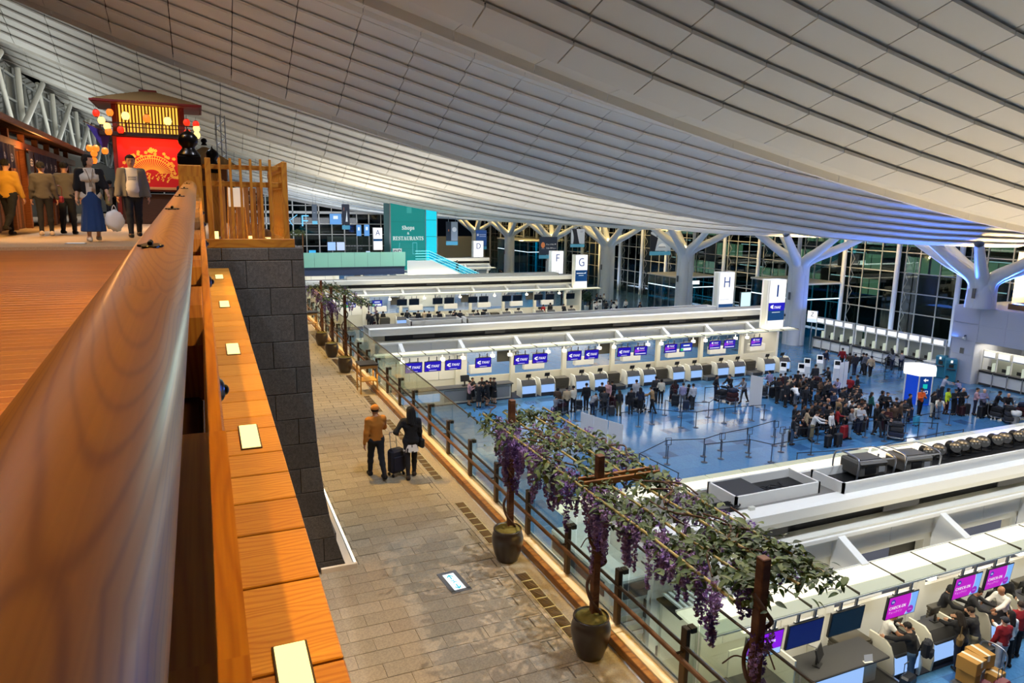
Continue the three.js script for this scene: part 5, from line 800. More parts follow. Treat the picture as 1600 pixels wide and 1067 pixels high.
function figure(key, p, o = {}) {
  if (poseCache.has(key)) return poseCache.get(key);
  const J = skeleton(p), cell = o.cell ?? 0.03, fat = o.fat ?? 1, w = o.woman ? 0.92 : 1, up = J.up, at = (t) => J.pel.clone().addScaledVector(up, t), X = V(1, 0, 0);
  const torso = [cap(V(-0.075, J.py - 0.01, 0), V(0.075, J.py - 0.01, 0), 0.105 * fat * (o.woman ? 1.03 : 1), 0.105 * fat * (o.woman ? 1.03 : 1), 1.15), cap(at(0.0), at(0.2), 0.125 * fat, 0.118 * fat * w, 1.25), cap(at(0.12), at(0.33), 0.118 * fat, 0.13 * w, 1.2), cap(at(0.34).addScaledVector(X, -0.07), at(0.34).addScaledVector(X, 0.07), 0.115 * w, 0.115 * w, 1.15), cap(at(0.455).addScaledVector(X, -0.15 * w), at(0.455).addScaledVector(X, 0.15 * w), 0.062, 0.062), cap(at(0.44), J.neck, 0.075, 0.054)];
  if (o.woman) torso.push(cap(at(0.33).add(V(-0.06, 0, 0.08)), at(0.33).add(V(0.06, 0, 0.08)), 0.06));
  if (o.fat) torso.push(cap(at(0.1).add(V(0, 0, 0.04)), at(0.18).add(V(0, 0, 0.04)), 0.13 * fat, 0.12 * fat));
  const upper = [], fore = [], legC = [], feet = [];
  for (const [S, E, W] of J.arms) { upper.push(cap(S, E, 0.052, 0.042)); fore.push(cap(E, W, 0.041, 0.027)); }
  for (const [H, K, A] of J.legs) { legC.push(cap(H, K, 0.086 * (0.6 + fat * 0.4), 0.056), cap(K, K.clone().lerp(A, 0.35), 0.055, 0.053), cap(K.clone().lerp(A, 0.35), A, 0.053, 0.036)); const dir = V(0, 0, 1); feet.push(cap(A.clone().add(V(0, -0.045, -0.03)), A.clone().add(V(0, -0.052, 0.13)), 0.042, 0.034)); }
  const G = {};
  // body: trunk and limbs on one grid, head and hands on grids of their own, joined at neck and wrists
  const all = [...torso, ...upper, ...fore, ...legC, ...feet]; const [lo, hi] = boundsOf(all, 0.03);
  const parts = [surfaceNet(fieldOf(all, 0.045), lo, hi, cell)];
  const hd = headParts(o.fine, true), hm = new THREE.Matrix4().makeRotationFromEuler(new THREE.Euler((p.head?.[1] ?? 0) + (p.lean ?? 0) * 0.5, p.head?.[0] ?? 0, p.head?.[2] ?? 0, 'YXZ')).setPosition(J.neck.clone().add(V(0, 0.045, 0.012)));
  const hg = surfaceNet(hd.f, hd.lo, hd.hi, o.fine ? 0.006 : 0.014); hg.applyMatrix4(hm); parts.push(hg); G.headM = hm;
  for (const [S, E, W, fd, s] of J.arms) { const k = (o.fine ? 'f' : 'c') + (p.curl ?? 0.35); const g = (handCache[k] ??= handGeo(p.curl ?? 0.35, o.fine ? 0.0045 : 0.009)).clone(); if (s < 0) { g.scale(-1, 1, 1); const ix = g.index.array; for (let i = 0; i < ix.length; i += 3) { const t = ix[i]; ix[i] = ix[i + 1]; ix[i + 1] = t; } g.computeVertexNormals(); } g.applyQuaternion(new THREE.Quaternion().setFromUnitVectors(V(0, -1, 0), fd)); g.translate(W.x, W.y, W.z); parts.push(g); }
  G.body = merge(parts);
  const cut = (f, ...planes) => (x, y, z) => { let d = f(x, y, z); for (const pl of planes) d = Math.max(d, pl(x, y, z)); return d; };
  const sleeve = o.sleeve ?? 1, hem = o.hem ?? 0.0, topC = [...torso.slice(0, o.hem > 0.04 ? undefined : undefined), ...upper];
  if (sleeve >= 1) for (const [S, E, W] of J.arms) topC.push(cap(E, E.clone().lerp(W, 0.93), 0.045, 0.036));
  const grow = o.grow ?? 0.014; if (o.coat) topC.push(cap(at(0.0), V(0, J.py - o.coat, 0.0), 0.15 * fat, 0.17 * fat, 1.15));
  const neckP = (x, y, z) => (x - 0) * 0 + (y - J.neck.y) * up.y + (z - J.neck.z) * up.z + 0.012, hemY = J.py - 0.02 - hem - (o.coat ?? 0), hemP = (x, y, z) => (Math.abs(x) > 0.235 || y > hemY ? -1 : hemY - y);
  const wr = J.arms.map(([S, E, W]) => W), tb = boundsOf(topC, grow + 0.03); const armCut = (x, y, z) => { if (sleeve >= 1) return -1; let m = -1; for (const [S, E, W] of J.arms) { const d = E.clone().sub(S).normalize(), v = (x - S.x) * d.x + (y - S.y) * d.y + (z - S.z) * d.z; if (Math.hypot(x - S.x, y - S.y, z - S.z) < 0.42 && Math.abs(x) > 0.19) m = Math.max(m, v - 0.285 * sleeve); } return m; };
  const topF = fieldOf(topC, o.coat ? 0.05 : 0.045, grow), fold = o.fine ? (x, y, z) => Math.sin(y * 60 + Math.sin(x * 22) * 2 + z * 18) * 0.0022 : () => 0;
  G.top = surfaceNet((x, y, z) => { let d = topF(x, y, z) + fold(x, y, z); d = Math.max(d, neckP(x, y, z), Math.abs(x) < 0.26 ? hemY - y : -1, armCut(x, y, z)); return d; }, tb[0], tb[1], cell);
  if (o.skirt) { const sc = [cap(V(0, J.py + 0.06, 0), V(0, J.py - 0.1, 0), 0.125, 0.155, 1.1), cap(V(0, J.py - 0.1, 0), V(0, J.py - o.skirt, 0.01), 0.155, 0.155 + o.skirt * 0.09, 1.15)]; const b = boundsOf(sc, 0.06), f = fieldOf(sc, 0.04, 0.008); const bot = J.py - o.skirt; G.skirt = surfaceNet((x, y, z) => Math.max(f(x, y, z) + Math.sin(Math.atan2(z, x) * 11) * 0.008 * clamp((J.py - y) * 2, 0, 1), bot - y), b[0], b[1], cell); }
  else { const tc = [torso[0], cap(at(0.0), at(0.1), 0.125 * fat, 0.12 * fat, 1.25), ...legC], b = boundsOf(tc, 0.05), f = fieldOf(tc, 0.03, o.slim ? 0.008 : 0.013), wy = J.py + 0.075; G.trousers = surfaceNet((x, y, z) => Math.max(f(x, y, z) + fold(x, y * 0.7, z), y - wy, 0.075 - y), b[0], b[1], cell); }
  G.shoes = feet.map((c) => { const b = boundsOf([c], 0.04), f = fieldOf([c, [c[0], c[1] + 0.02, c[2], c[0], c[1] + 0.03, c[2], 0.045, 0.04, 1]], 0.02, 0.009); return surfaceNet((x, y, z) => Math.max(f(x, y, z), (c[1] - 0.036) - y), b[0], b[1], Math.min(cell, 0.018)); });
  G.J = J; poseCache.set(key, G); return G;
}
const hairCache = {}, matCache = new Map();
const cloth = (c) => { if (!matCache.has(c)) matCache.set(c, std(c, 0.9)); return matCache.get(c); };
const SKIN = [0xc99676, 0xb98562, 0xd3a585, 0x9a6a4c].map((c) => std(c, 0.6));
const eyeG = merge([-1, 1].map((s) => sph(0.0085, s * 0.031, 0.09, 0.081, 1, 0.62, 0.7, 10, 6))), mouthG = box(0.034, 0.004, 0.008, 0, 0.029, 0.089);
function person(label, pos, turn, key, pose, o, look, group) {
  const G = figure(key, pose, o), P = thing('person', label, 'person', pos, turn, group);
  put('body', G.body, SKIN[look.skin ?? 0], P); put(o.coat ? 'coat' : 'top', G.top, look.topM ?? cloth(look.top), P); if (G.skirt) put('skirt', G.skirt, cloth(look.legs), P); else put('trousers', G.trousers, cloth(look.legs), P);
  if (o.fine) G.shoes.forEach((g) => put('shoe', g, cloth(look.shoes ?? 0x16130f), P)); else put('footwear', G.shoesM ??= merge(G.shoes), cloth(look.shoes ?? 0x16130f), P);
  if (look.hairStyle !== 'bald') { const k = (look.hairStyle ?? 'short') + (o.fine ? 'f' : 'c'), g = hairCache[k] ??= hairGeo(look.hairStyle ?? 'short', o.fine ? 0.007 : 0.014); const h = put(look.hairStyle === 'cap' ? 'cap' : 'hair', g, cloth(look.hair ?? 0x14100d), P); h.applyMatrix4(G.headM); if (look.hairStyle === 'cap') { const h2 = put('hair', hairCache['cs' + o.fine] ??= hairGeo('short', o.fine ? 0.008 : 0.014), cloth(look.hair2 ?? 0x14100d), P); h2.applyMatrix4(G.headM); h2.scale.setScalar(0.965); } }
  if (o.fine) { const e = put('eyes', eyeG, cloth(0x120c08), P); e.applyMatrix4(G.headM); const m = put('mouth', mouthG, cloth(0x6d3128), P); m.applyMatrix4(G.headM); }
  if (look.scale) P.scale.setScalar(look.scale); P.userData.J = undefined; delete P.userData.J; return [P, G];
}
const POSES = {
  stand: { legs: [0.05, 0.06, -0.03, 0.04] }, standB: { legs: [-0.05, 0.05, 0.08, 0.1], armR: [0.35, 0.12, 1.3, 0.3], armL: [0.05, 0.16, 0.2, 0.05], head: [0.3, 0.05] }, folded: { armL: [0.35, 0.18, 1.55, 1.15], armR: [0.4, 0.18, 1.5, 1.15], head: [-0.25, 0.08] }, walk: { legs: [0.42, 0.15, -0.36, 0.25], armL: [-0.4, 0.12, 0.3, 0], armR: [0.4, 0.12, 0.45, 0.1] },
  cart: { lean: 0.2, legs: [0.3, 0.2, -0.25, 0.2], armL: [0.75, 0.1, 0.6, 0.1], armR: [0.75, 0.1, 0.6, 0.1], head: [0, 0.1] }, phone: { armR: [0.5, 0.1, 1.7, 0.55], armL: [0.4, 0.1, 1.5, 0.5], head: [0, 0.4] }, bend: { lean: 0.85, legs: [0.5, 0.55, 0.35, 0.5], armL: [0.9, 0.1, 0.3, 0.1], armR: [1.0, 0.1, 0.2, 0.1], head: [0, 0.3] }, reach: { lean: 0.25, armR: [1.05, 0.15, 0.35, 0.1], armL: [0.8, 0.15, 0.7, 0.3], head: [0, 0.3] }, hip: { armL: [-0.15, 0.65, 1.2, 1.2], armR: [0.1, 0.12, 0.2, 0], head: [0.2, 0] },
};

// ---------------------------------------------------------------- the couple on the walkway
{
  const grey = 0x1a1c22;
  const [m, G] = person('man in a mustard jumper and cap walking the stone walkway with a suitcase', [3.3, WY + 0.01, -15.1], Math.PI + 0.12, 'walkman', { legs: [-0.2, 0.3, 0.28, 0.12], armL: [0.5, 0.2, 1.7, 0.3], armR: [-0.15, 0.16, 0.15, 0.0], head: [-0.5, 0] }, { cell: 0.018, fine: true }, { top: 0xa8691e, legs: 0x14161f, hairStyle: 'cap', hair: 0xb0702a, shoes: 0x120f0d, skin: 1 });
  const c = thing('suitcase', 'dark blue wheeled suitcase pulled by the man in the mustard jumper', 'suitcase', [3.74, WY + 0.01, -15.05], 0.35);
  put('shell', cbox(0.36, 0.56, 0.24, 0.05, 0, 0.36, 0), std(0x161a2c, 0.7), c); put('pocket', cbox(0.3, 0.34, 0.04, 0.015, 0, 0.32, 0.135), std(0x12152a, 0.7), c); put('handle', [bar(V(-0.08, 0.6, -0.08), V(-0.09, 1.0, -0.12), 0.009), bar(V(0.08, 0.6, -0.08), V(0.07, 1.0, -0.12), 0.009), bar(V(-0.09, 1.0, -0.12), V(0.07, 1.0, -0.12), 0.012)], M.steel, c); for (const x of [-0.14, 0.14]) for (const z of [-0.08, 0.08]) put('wheel', cyl(0.04, 0.04, 0.025, x, 0.045, z, 12, 0, 0, Math.PI / 2), M.rubber, c);
  const [w] = person('long haired woman in a black jumper and white patterned skirt hem on the walkway', [4.02, WY + 0.01, -14.8], Math.PI - 0.15, 'walkwoman', { legs: [0.2, 0.12, -0.12, 0.1], armR: [0.1, 0.14, 0.2, 0], armL: [0.15, 0.1, 0.3, 0.1], armR: [-0.3, 0.6, 1.3, 0.9], stance: 0.07, head: [0.2, 0.1] }, { cell: 0.018, fine: true, woman: true, slim: true, hem: 0.03 }, { top: 0x0f0e10, legs: 0x16151a, hairStyle: 'long', hair: 0x0c0a09, shoes: 0x2a2119, skin: 2, scale: 0.97 });
  const pt = std(0xffffff, 0.9, 0, { map: canvasTex(128, 64, (g, W, H) => { g.fillStyle = '#d8d0c4'; g.fillRect(0, 0, W, H); const r = R(6); g.fillStyle = '#2a2622'; for (let i = 0; i < 60; i++) g.fillRect(r() * W, r() * H, 3, 5 + r() * 18); }) });
  put('blouse_hem', lathe([[0.14, 0.83], [0.165, 0.74], [0.185, 0.66], [0.18, 0.66], [0.16, 0.74], [0.135, 0.83]], 24).scale(1, 1, 0.85), pt, w);
  const bag = thing('shoulder_bag', 'small black shoulder bag at the side of the long haired woman', 'bag', [4.24, WY + 0.72, -14.78], 0.3); put('pouch', cbox(0.1, 0.22, 0.24, 0.03, 0, 0.1, 0), std(0x100e0e, 0.6), bag); put('strap', tube([V(0, 0.2, 0.08), V(-0.06, 0.5, 0.02), V(-0.1, 0.66, -0.02)], 0.008, 14, 5), M.black, bag);
}
// ---------------------------------------------------------------- people on the market floor
{
  const y = 11.26, F = { cell: 0.018, fine: true };
  person('person in a mustard yellow jumper with striped hem walking away past the shops', [-4.0, y, -19.6], Math.PI - 0.25, 'mkA', { legs: [-0.3, 0.5, 0.25, 0.1], armL: [0.1, 0.15, 0.2, 0], armR: [0.15, 0.15, 0.3, 0] }, { ...F, hem: 0.05 }, { top: 0xb98a2c, legs: 0x11121a, shoes: 0x1a1410 });
  person('woman with a ponytail in a dark grey jumper strolling away beside the hooded man', [-3.25, y, -19.2], Math.PI + 0.1, 'mkB', { legs: [0.08, 0.05, -0.12, 0.1], stance: 0.1 }, { ...F, woman: true, slim: true, hem: 0.04 }, { top: 0x4a443f, legs: 0x121217, hairStyle: 'tail', shoes: 0xc0a890, scale: 0.96 });
  person('man in a dark grey hooded sweatshirt walking away with the ponytail woman', [-2.95, y, -20.2], Math.PI - 0.1, 'mkC', { legs: [0.15, 0.1, -0.15, 0.15] }, { ...F, hem: 0.05, fat: 1.08 }, { top: 0x5b5652, legs: 0x15171f, shoes: 0x14110f });
  const bagR = thing('red_handbag', 'small dark red handbag between the strolling pair', 'bag', [-3.02, y + 0.82, -19.4]); put('pouch', cbox(0.26, 0.16, 0.1, 0.03, 0, 0, 0), std(0x7a1420, 0.5), bagR); put('strap', tube([V(-0.1, 0.06, 0), V(-0.05, 0.3, 0), V(0.08, 0.3, 0), V(0.1, 0.06, 0)], 0.007, 16, 5), std(0x5a0f18, 0.5), bagR);
  const [lady, GL] = person('woman with short dark hair, white blouse, open black cardigan and long blue skirt', [-1.98, y, -16.4], 0.2, 'mkD', { legs: [0.12, 0.1, -0.1, 0.15], armL: [0.05, 0.14, 0.25, 0], armR: [0.25, 0.22, 0.5, 0.1], head: [0.9, -0.05] }, { ...F, woman: true, skirt: 0.72, sleeve: 0.45, hem: 0.06 }, { top: 0xd9cfbd, legs: 0x1c3c6e, hairStyle: 'bob', shoes: 0xcabfae, skin: 2, scale: 0.98 });
  { const J = GL.J, at = (t) => J.pel.clone().addScaledVector(J.up, t); const caps = []; for (const [S, E, W] of J.arms) caps.push(cap(S, E, 0.06, 0.056), cap(E, E.clone().lerp(W, 0.25), 0.055, 0.05)); caps.push(cap(at(0.455).add(V(-0.14, 0, 0)), at(0.455).add(V(0.14, 0, 0)), 0.066), cap(at(0.05), at(0.33), 0.15, 0.145, 1.2)); const f = fieldOf(caps, 0.04, 0.016), b = boundsOf(caps, 0.06); put('cardigan', surfaceNet((x, yy, z) => Math.max(f(x, yy, z), J.py - 0.03 - yy, z > 0.02 ? 0.1 - Math.abs(x) - (z - 0.02) * 0.2 : -1, yy - J.neck.y + 0.02), b[0], b[1], 0.018), cloth(0x141215), lady);
    put('lanyard', tube([V(-0.07, J.neck.y - 0.03, 0.05), V(-0.04, J.py + 0.42, 0.17), V(0, J.py + 0.26, 0.2), V(0.04, J.py + 0.42, 0.17), V(0.07, J.neck.y - 0.03, 0.05)], 0.006, 30, 5), cloth(0x6a4a2a), lady); put('id_card', cbox(0.06, 0.09, 0.01, 0.003, 0, J.py + 0.21, 0.205), cloth(0x8a7a66), lady); }
  const tote = thing('tote_bag', 'beige shoulder tote bag under the arm of the woman in blue skirt', 'bag', [-1.68, y + 0.82, -16.45], 0.2); put('pouch', cbox(0.1, 0.34, 0.28, 0.04, 0, 0.05, 0), std(0x9a8a55, 0.7), tote); put('strap', tube([V(0, 0.2, 0.1), V(-0.06, 0.5, 0.03), V(0, 0.2, -0.1)], 0.012, 16, 5), std(0x8a7a48, 0.7), tote);
  const pb = thing('plastic_bag', 'white plastic shopping bag carried low by the woman in blue skirt', 'bag', [-1.58, y + 0.36, -16.2], 0.5); { const g = new THREE.SphereGeometry(0.17, 16, 12), q = g.attributes.position; for (let i = 0; i < q.count; i++) { const n = 0.88 + nA(q.getX(i) * 40 + 20, q.getY(i) * 40 + 20) * 0.3; q.setXYZ(i, q.getX(i) * n, q.getY(i) * 1.2 * n, q.getZ(i) * 0.55 * n); } g.computeVertexNormals(); g.translate(0, 0.05, 0); put('sack', g, std(0xe8e6e2, 0.4), pb); put('handles', tube([V(-0.05, 0.24, 0), V(0, 0.36, 0), V(0.05, 0.24, 0)], 0.008, 12, 5), std(0xe8e6e2, 0.4), pb); }
  const [guy, GG] = person('stout man in an open grey jacket over a white printed shirt facing the camera', [-1.38, y, -18.2], 0.15, 'mkE', { legs: [0.2, 0.12, -0.15, 0.2], armL: [0.05, 0.2, 0.3, 0.05], armR: [-0.05, 0.2, 0.3, 0.05], head: [0.0, 0.1] }, { ...F, fat: 1.16, hem: 0.05 }, { top: 0xd8d2cc, legs: 0x161a24, skin: 1, scale: 1.06 });
  { const J = GG.J, at = (t) => J.pel.clone().addScaledVector(J.up, t); const caps = []; for (const [S, E, W] of J.arms) caps.push(cap(S, E, 0.068, 0.06), cap(E, W, 0.058, 0.046)); caps.push(cap(at(0.455).add(V(-0.15, 0, 0)), at(0.455).add(V(0.15, 0, 0)), 0.07), cap(at(-0.02), at(0.33), 0.19, 0.17, 1.1)); const f = fieldOf(caps, 0.045, 0.018), b = boundsOf(caps, 0.06); put('jacket', surfaceNet((x, yy, z) => Math.max(f(x, yy, z), J.py - 0.06 - yy, z > 0.0 ? 0.105 - Math.abs(x) : -1, yy - J.neck.y + 0.02), b[0], b[1], 0.018), cloth(0x6f6a64), guy);
    const pr = canvasTex(128, 48, (g, W, H) => { g.fillStyle = '#d8d2cc'; g.fillRect(0, 0, W, H); g.fillStyle = '#222'; for (let i = 0; i < 7; i++) { g.beginPath(); g.moveTo(8 + i * 16, 10); g.lineTo(20 + i * 16, 10); g.lineTo(14 + i * 16, 24); g.fill(); g.beginPath(); g.moveTo(8 + i * 16, 38); g.lineTo(20 + i * 16, 38); g.lineTo(14 + i * 16, 26); g.fill(); } }); const pg = new THREE.CylinderGeometry(0.175, 0.18, 0.1, 14, 1, true, -0.5, 1.0); pg.translate(0, J.py + 0.32, 0.0); pg.scale(1, 1, 0.93); put('shirt_print', pg, std(0xffffff, 0.9, 0, { map: pr }), guy); }
  person('person in black with a pale backpack walking away deep in the market', [-3.3, y, -33], Math.PI, 'mkF', POSES.walk, { cell: 0.024 }, { top: 0x18181c, legs: 0x14141a });
  const bp = thing('backpack', 'pale grey backpack on the person in black deep in the market', 'backpack', [-3.3, y + 1.0, -32.8]); put('sack', cbox(0.3, 0.42, 0.16, 0.05, 0, 0.2, 0), std(0xa89c90, 0.8), bp); put('pocket', cbox(0.22, 0.18, 0.05, 0.02, 0, 0.1, 0.1), std(0x9a8e82, 0.8), bp); put('strap', [bar(V(-0.09, 0.4, -0.06), V(-0.09, 0.05, -0.1), 0.014), bar(V(0.09, 0.4, -0.06), V(0.09, 0.05, -0.1), 0.014)], std(0x6a6058, 0.8), bp);
  person('person in dark clothes half hidden by the handrail under the festival tower', [-0.55, y, -30], 0.4, 'cr_stand', POSES.stand, { cell: 0.03 }, { top: 0x17161a, legs: 0x141418 });
}

// ---------------------------------------------------------------- the crowd on the departures floor
const HUE = { black: 0x121216, charcoal: 0x2a2a2e, grey: 0x6d6f74, lightgrey: 0xa9abb0, white: 0xd8d6d2, navy: 0x1a2238, denim: 0x35506e, paledenim: 0x6f87a0, red: 0x8a1218, maroon: 0x32090f, pink: 0xb88f94, beige: 0xb09a78, cream: 0xcfc6b0, brown: 0x4a3626, tan: 0x8a6e4a, olive: 0x4c4a30, green: 0x1f5a50, orange: 0xd4581a, yellow: 0xc8e02a, lilac: 0x8d88a8, khaki: 0x807658 };
const SAY = { lightgrey: 'light grey', paledenim: 'pale denim', denim: 'denim blue', lilac: 'lilac grey', yellow: 'bright yellow' }; const say = (c) => SAY[c] ?? c;
// each row: x, z, size, turn, pose, top colour, trousers colour, hair
const CROWD = {
  A: [[18.47,-35.79,0.76,2.2,'cart','grey','charcoal','short'], [19.02,-36.60,0.94,2.6,'standB','brown','black','bob'], [19.46,-36.25,0.98,3.0,'stand','beige','black','short'], [19.98,-36.38,0.98,3.3,'standB','cream','black','short'], [20.94,-36.49,1.02,2.9,'stand','black','black','short'], [20.70,-35.42,0.88,2.0,'bend','grey','navy','short'], [22.05,-36.53,0.98,2.3,'standB','black','navy','short'], [21.49,-35.29,0.95,2.6,'cart','charcoal','black','short'], [22.57,-36.63,1.00,-1.2,'stand','pink','black','bob'], [22.82,-36.60,1.01,2.9,'stand','black','charcoal','short'], [22.21,-34.78,0.94,2.9,'standB','black','olive','long'], [23.06,-34.80,0.96,2.6,'phone','black','black','short'], [24.40,-36.29,1.00,2.7,'stand','lightgrey','grey','short'], [23.71,-34.81,0.95,2.5,'standB','navy','black','long'], [24.44,-34.54,0.98,-2.6,'cart','tan','black','short'], [26.13,-36.67,1.00,2.7,'stand','charcoal','black','short'], [26.25,-36.25,0.95,2.8,'standB','cream','black','bob'], [26.89,-35.66,0.95,2.6,'cart','maroon','black','long'], [26.94,-34.92,0.94,2.2,'stand','lilac','grey','short'], [27.19,-34.70,0.91,2.4,'standB','black','charcoal','bob'], [27.24,-34.31,0.98,3.0,'stand','lightgrey','charcoal','short'], [30.09,-35.63,1.00,0.5,'hip','black','navy','short'], [31.18,-35.54,1.01,-1.3,'cart','black','black','short'], [31.46,-34.51,1.00,-1.6,'cart','grey','charcoal','short'], [34.38,-35.43,1.01,3.0,'standB','lilac','black','short'], [34.19,-34.60,0.88,-2.2,'cart','black','black','bob'], [34.54,-34.61,0.98,2.8,'stand','maroon','charcoal','short'], [35.28,-34.94,0.94,2.4,'cart','charcoal','black','short'], [34.63,-33.83,0.99,3.1,'stand','beige','charcoal','short']],
  B: [[36.23,-34.79,1.00,2.5,'stand','black','black','short'], [33.92,-32.49,0.94,2.9,'bend','white','grey','short'], [35.87,-33.96,0.99,2.5,'standB','grey','black','short'], [35.08,-32.81,0.98,-2.2,'cart','black','black','bob'], [38.86,-35.79,1.02,2.7,'stand','charcoal','black','short'], [36.23,-32.86,0.96,2.2,'standB','charcoal','navy','short'], [35.59,-31.90,0.98,0.6,'stand','black','black','short'], [39.28,-34.93,1.01,-1.9,'cart','black','black','short'], [35.72,-31.31,0.95,-1.2,'folded','navy','black','short'], [37.69,-32.74,0.91,-1.4,'cart','lilac','navy','short'], [35.86,-30.65,0.94,0.4,'phone','black','black','long'], [38.48,-32.49,0.97,2.0,'standB','red','black','cap'], [36.31,-30.16,0.99,-0.3,'folded','black','black','short'], [39.06,-32.44,0.99,-2.6,'stand','black','black','short'], [36.32,-29.08,0.94,1.2,'stand','green','black','long'], [36.94,-28.85,1.00,0.3,'hip','black','black','bob'], [37.11,-28.62,0.96,-0.5,'folded','black','charcoal','short'], [36.43,-27.47,0.98,2.3,'cart','black','black','cap'], [36.18,-26.97,0.95,0.8,'standB','brown','black','short'], [36.72,-27.15,0.94,-0.6,'stand','charcoal','paledenim','bob'], [37.84,-27.72,1.00,0.3,'stand','black','black','short'], [39.61,-28.29,1.04,-0.2,'folded','orange','black','cap'], [40.04,-27.80,0.96,0.2,'phone','black','cream','long'], [40.15,-27.51,0.95,-0.8,'bend','cream','paledenim','short'], [44.52,-30.39,1.00,0.9,'reach','lightgrey','charcoal','short'], [41.51,-27.93,0.99,0.2,'standB','yellow','maroon','bob'], [41.80,-27.65,0.98,-0.4,'folded','black','black','cap'], [46.28,-30.37,0.76,2.6,'bend','lilac','navy','short'], [42.15,-27.45,1.04,-0.3,'phone','black','black','bald'], [43.08,-27.19,1.02,0.5,'folded','pink','navy','short'], [43.26,-26.87,1.02,-0.3,'folded','lilac','navy','bald'], [43.79,-26.43,1.00,0.6,'cart','black','charcoal','short'], [43.95,-25.88,1.00,-0.8,'cart','black','denim','bald']],
  C: [[27.99,-26.88,0.95,0.9,'standB','black','denim','bob'], [29.61,-28.44,0.99,0.6,'stand','black','black','short'], [29.10,-27.71,0.93,0.3,'phone','black','grey','long'], [30.12,-28.27,0.96,0.2,'stand','charcoal','black','short'], [29.76,-27.69,0.95,0.7,'standB','beige','black','bob'], [30.42,-28.07,1.00,0.3,'stand','black','black','short'], [29.42,-26.93,1.01,0.8,'reach','white','khaki','short'], [30.67,-27.72,0.95,-0.2,'phone','black','black','bob'], [31.68,-28.34,0.95,0.5,'stand','navy','black','cap'], [32.07,-28.45,1.05,1.0,'stand','charcoal','black','bald'], [30.60,-26.81,0.95,0.3,'stand','white','black','short'], [31.61,-27.30,0.96,0.7,'standB','red','black','bob'], [32.82,-28.34,1.04,1.3,'standB','tan','black','bald'], [32.85,-27.97,0.96,1.6,'cart','black','black','short'], [34.22,-28.74,0.95,0.2,'phone','white','black','long'], [31.76,-26.54,1.01,0.5,'folded','grey','paledenim','bald'], [33.07,-27.24,0.98,-0.2,'stand','cream','navy','short'], [32.90,-26.87,1.00,-0.3,'folded','lightgrey','navy','short'], [33.58,-27.30,0.99,0.2,'stand','black','black','short'], [34.13,-26.91,0.99,0.3,'stand','black','black','bald'], [33.57,-26.23,0.98,0.6,'cart','black','charcoal','cap'], [34.32,-26.31,0.94,-1.0,'folded','maroon','black','bob'], [35.19,-26.60,0.98,2.8,'standB','brown','black','short']],
  D: [[44.17,-39.83,0.99,-0.1,'hip','navy','lightgrey','short'], [46.17,-40.01,1.00,2.6,'walk','red','black','cap'], [45.42,-38.65,0.95,2.5,'walk','brown','charcoal','bob'], [45.05,-37.81,0.99,2.7,'stand','charcoal','navy','short'], [45.83,-37.77,1.04,2.9,'walk','black','black','short'], [45.88,-37.55,1.00,2.8,'stand','grey','charcoal','short'], [45.80,-37.02,0.98,2.4,'walk','beige','black','short'], [49.47,-38.12,0.98,2.5,'cart','grey','navy','long'], [50.22,-37.91,0.94,2.2,'bend','grey','navy','short']],
  G: [[14.58,-72.05,0.98,-2.9,'stand','cream','black','short'], [14.97,-70.66,1.02,2.8,'stand','black','black','short'], [15.07,-69.94,0.96,2.9,'standB','black','black','short'], [16.00,-71.17,1.01,-2.7,'cart','black','black','short'], [16.57,-71.19,0.94,2.9,'stand','black','cream','bob'], [18.82,-70.15,1.05,3.0,'hip','black','denim','short'], [19.89,-69.77,1.00,2.9,'stand','black','black','short'], [20.68,-70.26,0.95,2.7,'standB','beige','grey','short'], [20.93,-69.40,0.98,2.8,'stand','black','maroon','short'], [21.93,-68.94,0.99,2.9,'standB','black','black','short'], [23.09,-68.39,0.96,1.8,'reach','black','black','short'], [23.67,-69.25,1.00,2.9,'hip','black','black','short'], [24.15,-68.94,0.99,3.0,'stand','charcoal','black','short'], [26.12,-68.49,1.00,-1.7,'reach','black','black','short'], [26.57,-68.56,1.02,2.6,'stand','black','black','short'], [34.53,-70.50,0.99,2.9,'stand','red','tan','short'], [35.86,-71.41,1.02,2.7,'stand','charcoal','black','bob'], [37.11,-70.50,0.98,2.3,'standB','black','black','short']],
  S: [[14.61,-39.99,0.95,1.4,'phone','pink','black','bun'], [15.03,-40.56,0.96,0.6,'folded','black','black','bun'], [15.00,-39.32,0.95,2.6,'phone','black','black','bun'], [15.56,-40.28,0.98,0.0,'folded','black','black','bun'], [15.66,-39.61,0.95,-2.7,'phone','black','black','bun'], [16.11,-40.18,0.96,-0.5,'folded','black','black','bun'], [16.26,-39.86,1.00,-1.6,'phone','black','black','bun']],
  N: [[16.18,-10.91,1.02,-2.8,'reach','black','denim','short'], [17.97,-10.85,0.96,2.8,'reach','black','navy','long'], [18.47,-10.80,1.00,-2.9,'reach','charcoal','khaki','short'], [16.08,-11.71,1.01,0.8,'reach','white','black','short'], [18.88,-12.09,1.00,0.5,'reach','black','black','bob'], [19.49,-11.70,1.00,0.4,'reach','charcoal','black','short'], [21.10,-11.75,1.00,-0.6,'standB','black','black','short'], [20.37,-11.27,1.02,-1.7,'reach','white','charcoal','bald'], [18.93,-10.37,0.95,2.9,'stand','red','lightgrey','cap'], [19.36,-10.49,0.96,2.9,'standB','white','black','long'], [20.03,-10.65,0.98,2.7,'stand','red','black','short']],
};
const WHERE = { A: 'in the violet screen queue', B: 'in the kiosk crowd', C: 'in the front queue', D: 'by the currency booths', G: 'below the G sign', S: 'in the staff huddle', N: 'at the projector island' };
const GROUPS = { A: 'queue before the violet screens', B: 'crowd around the blue kiosk', C: 'front queue behind the belt line', D: 'walkers by the currency booths', G: 'people below the G sign', S: 'staff huddle', N: 'people at the projector island desks' };
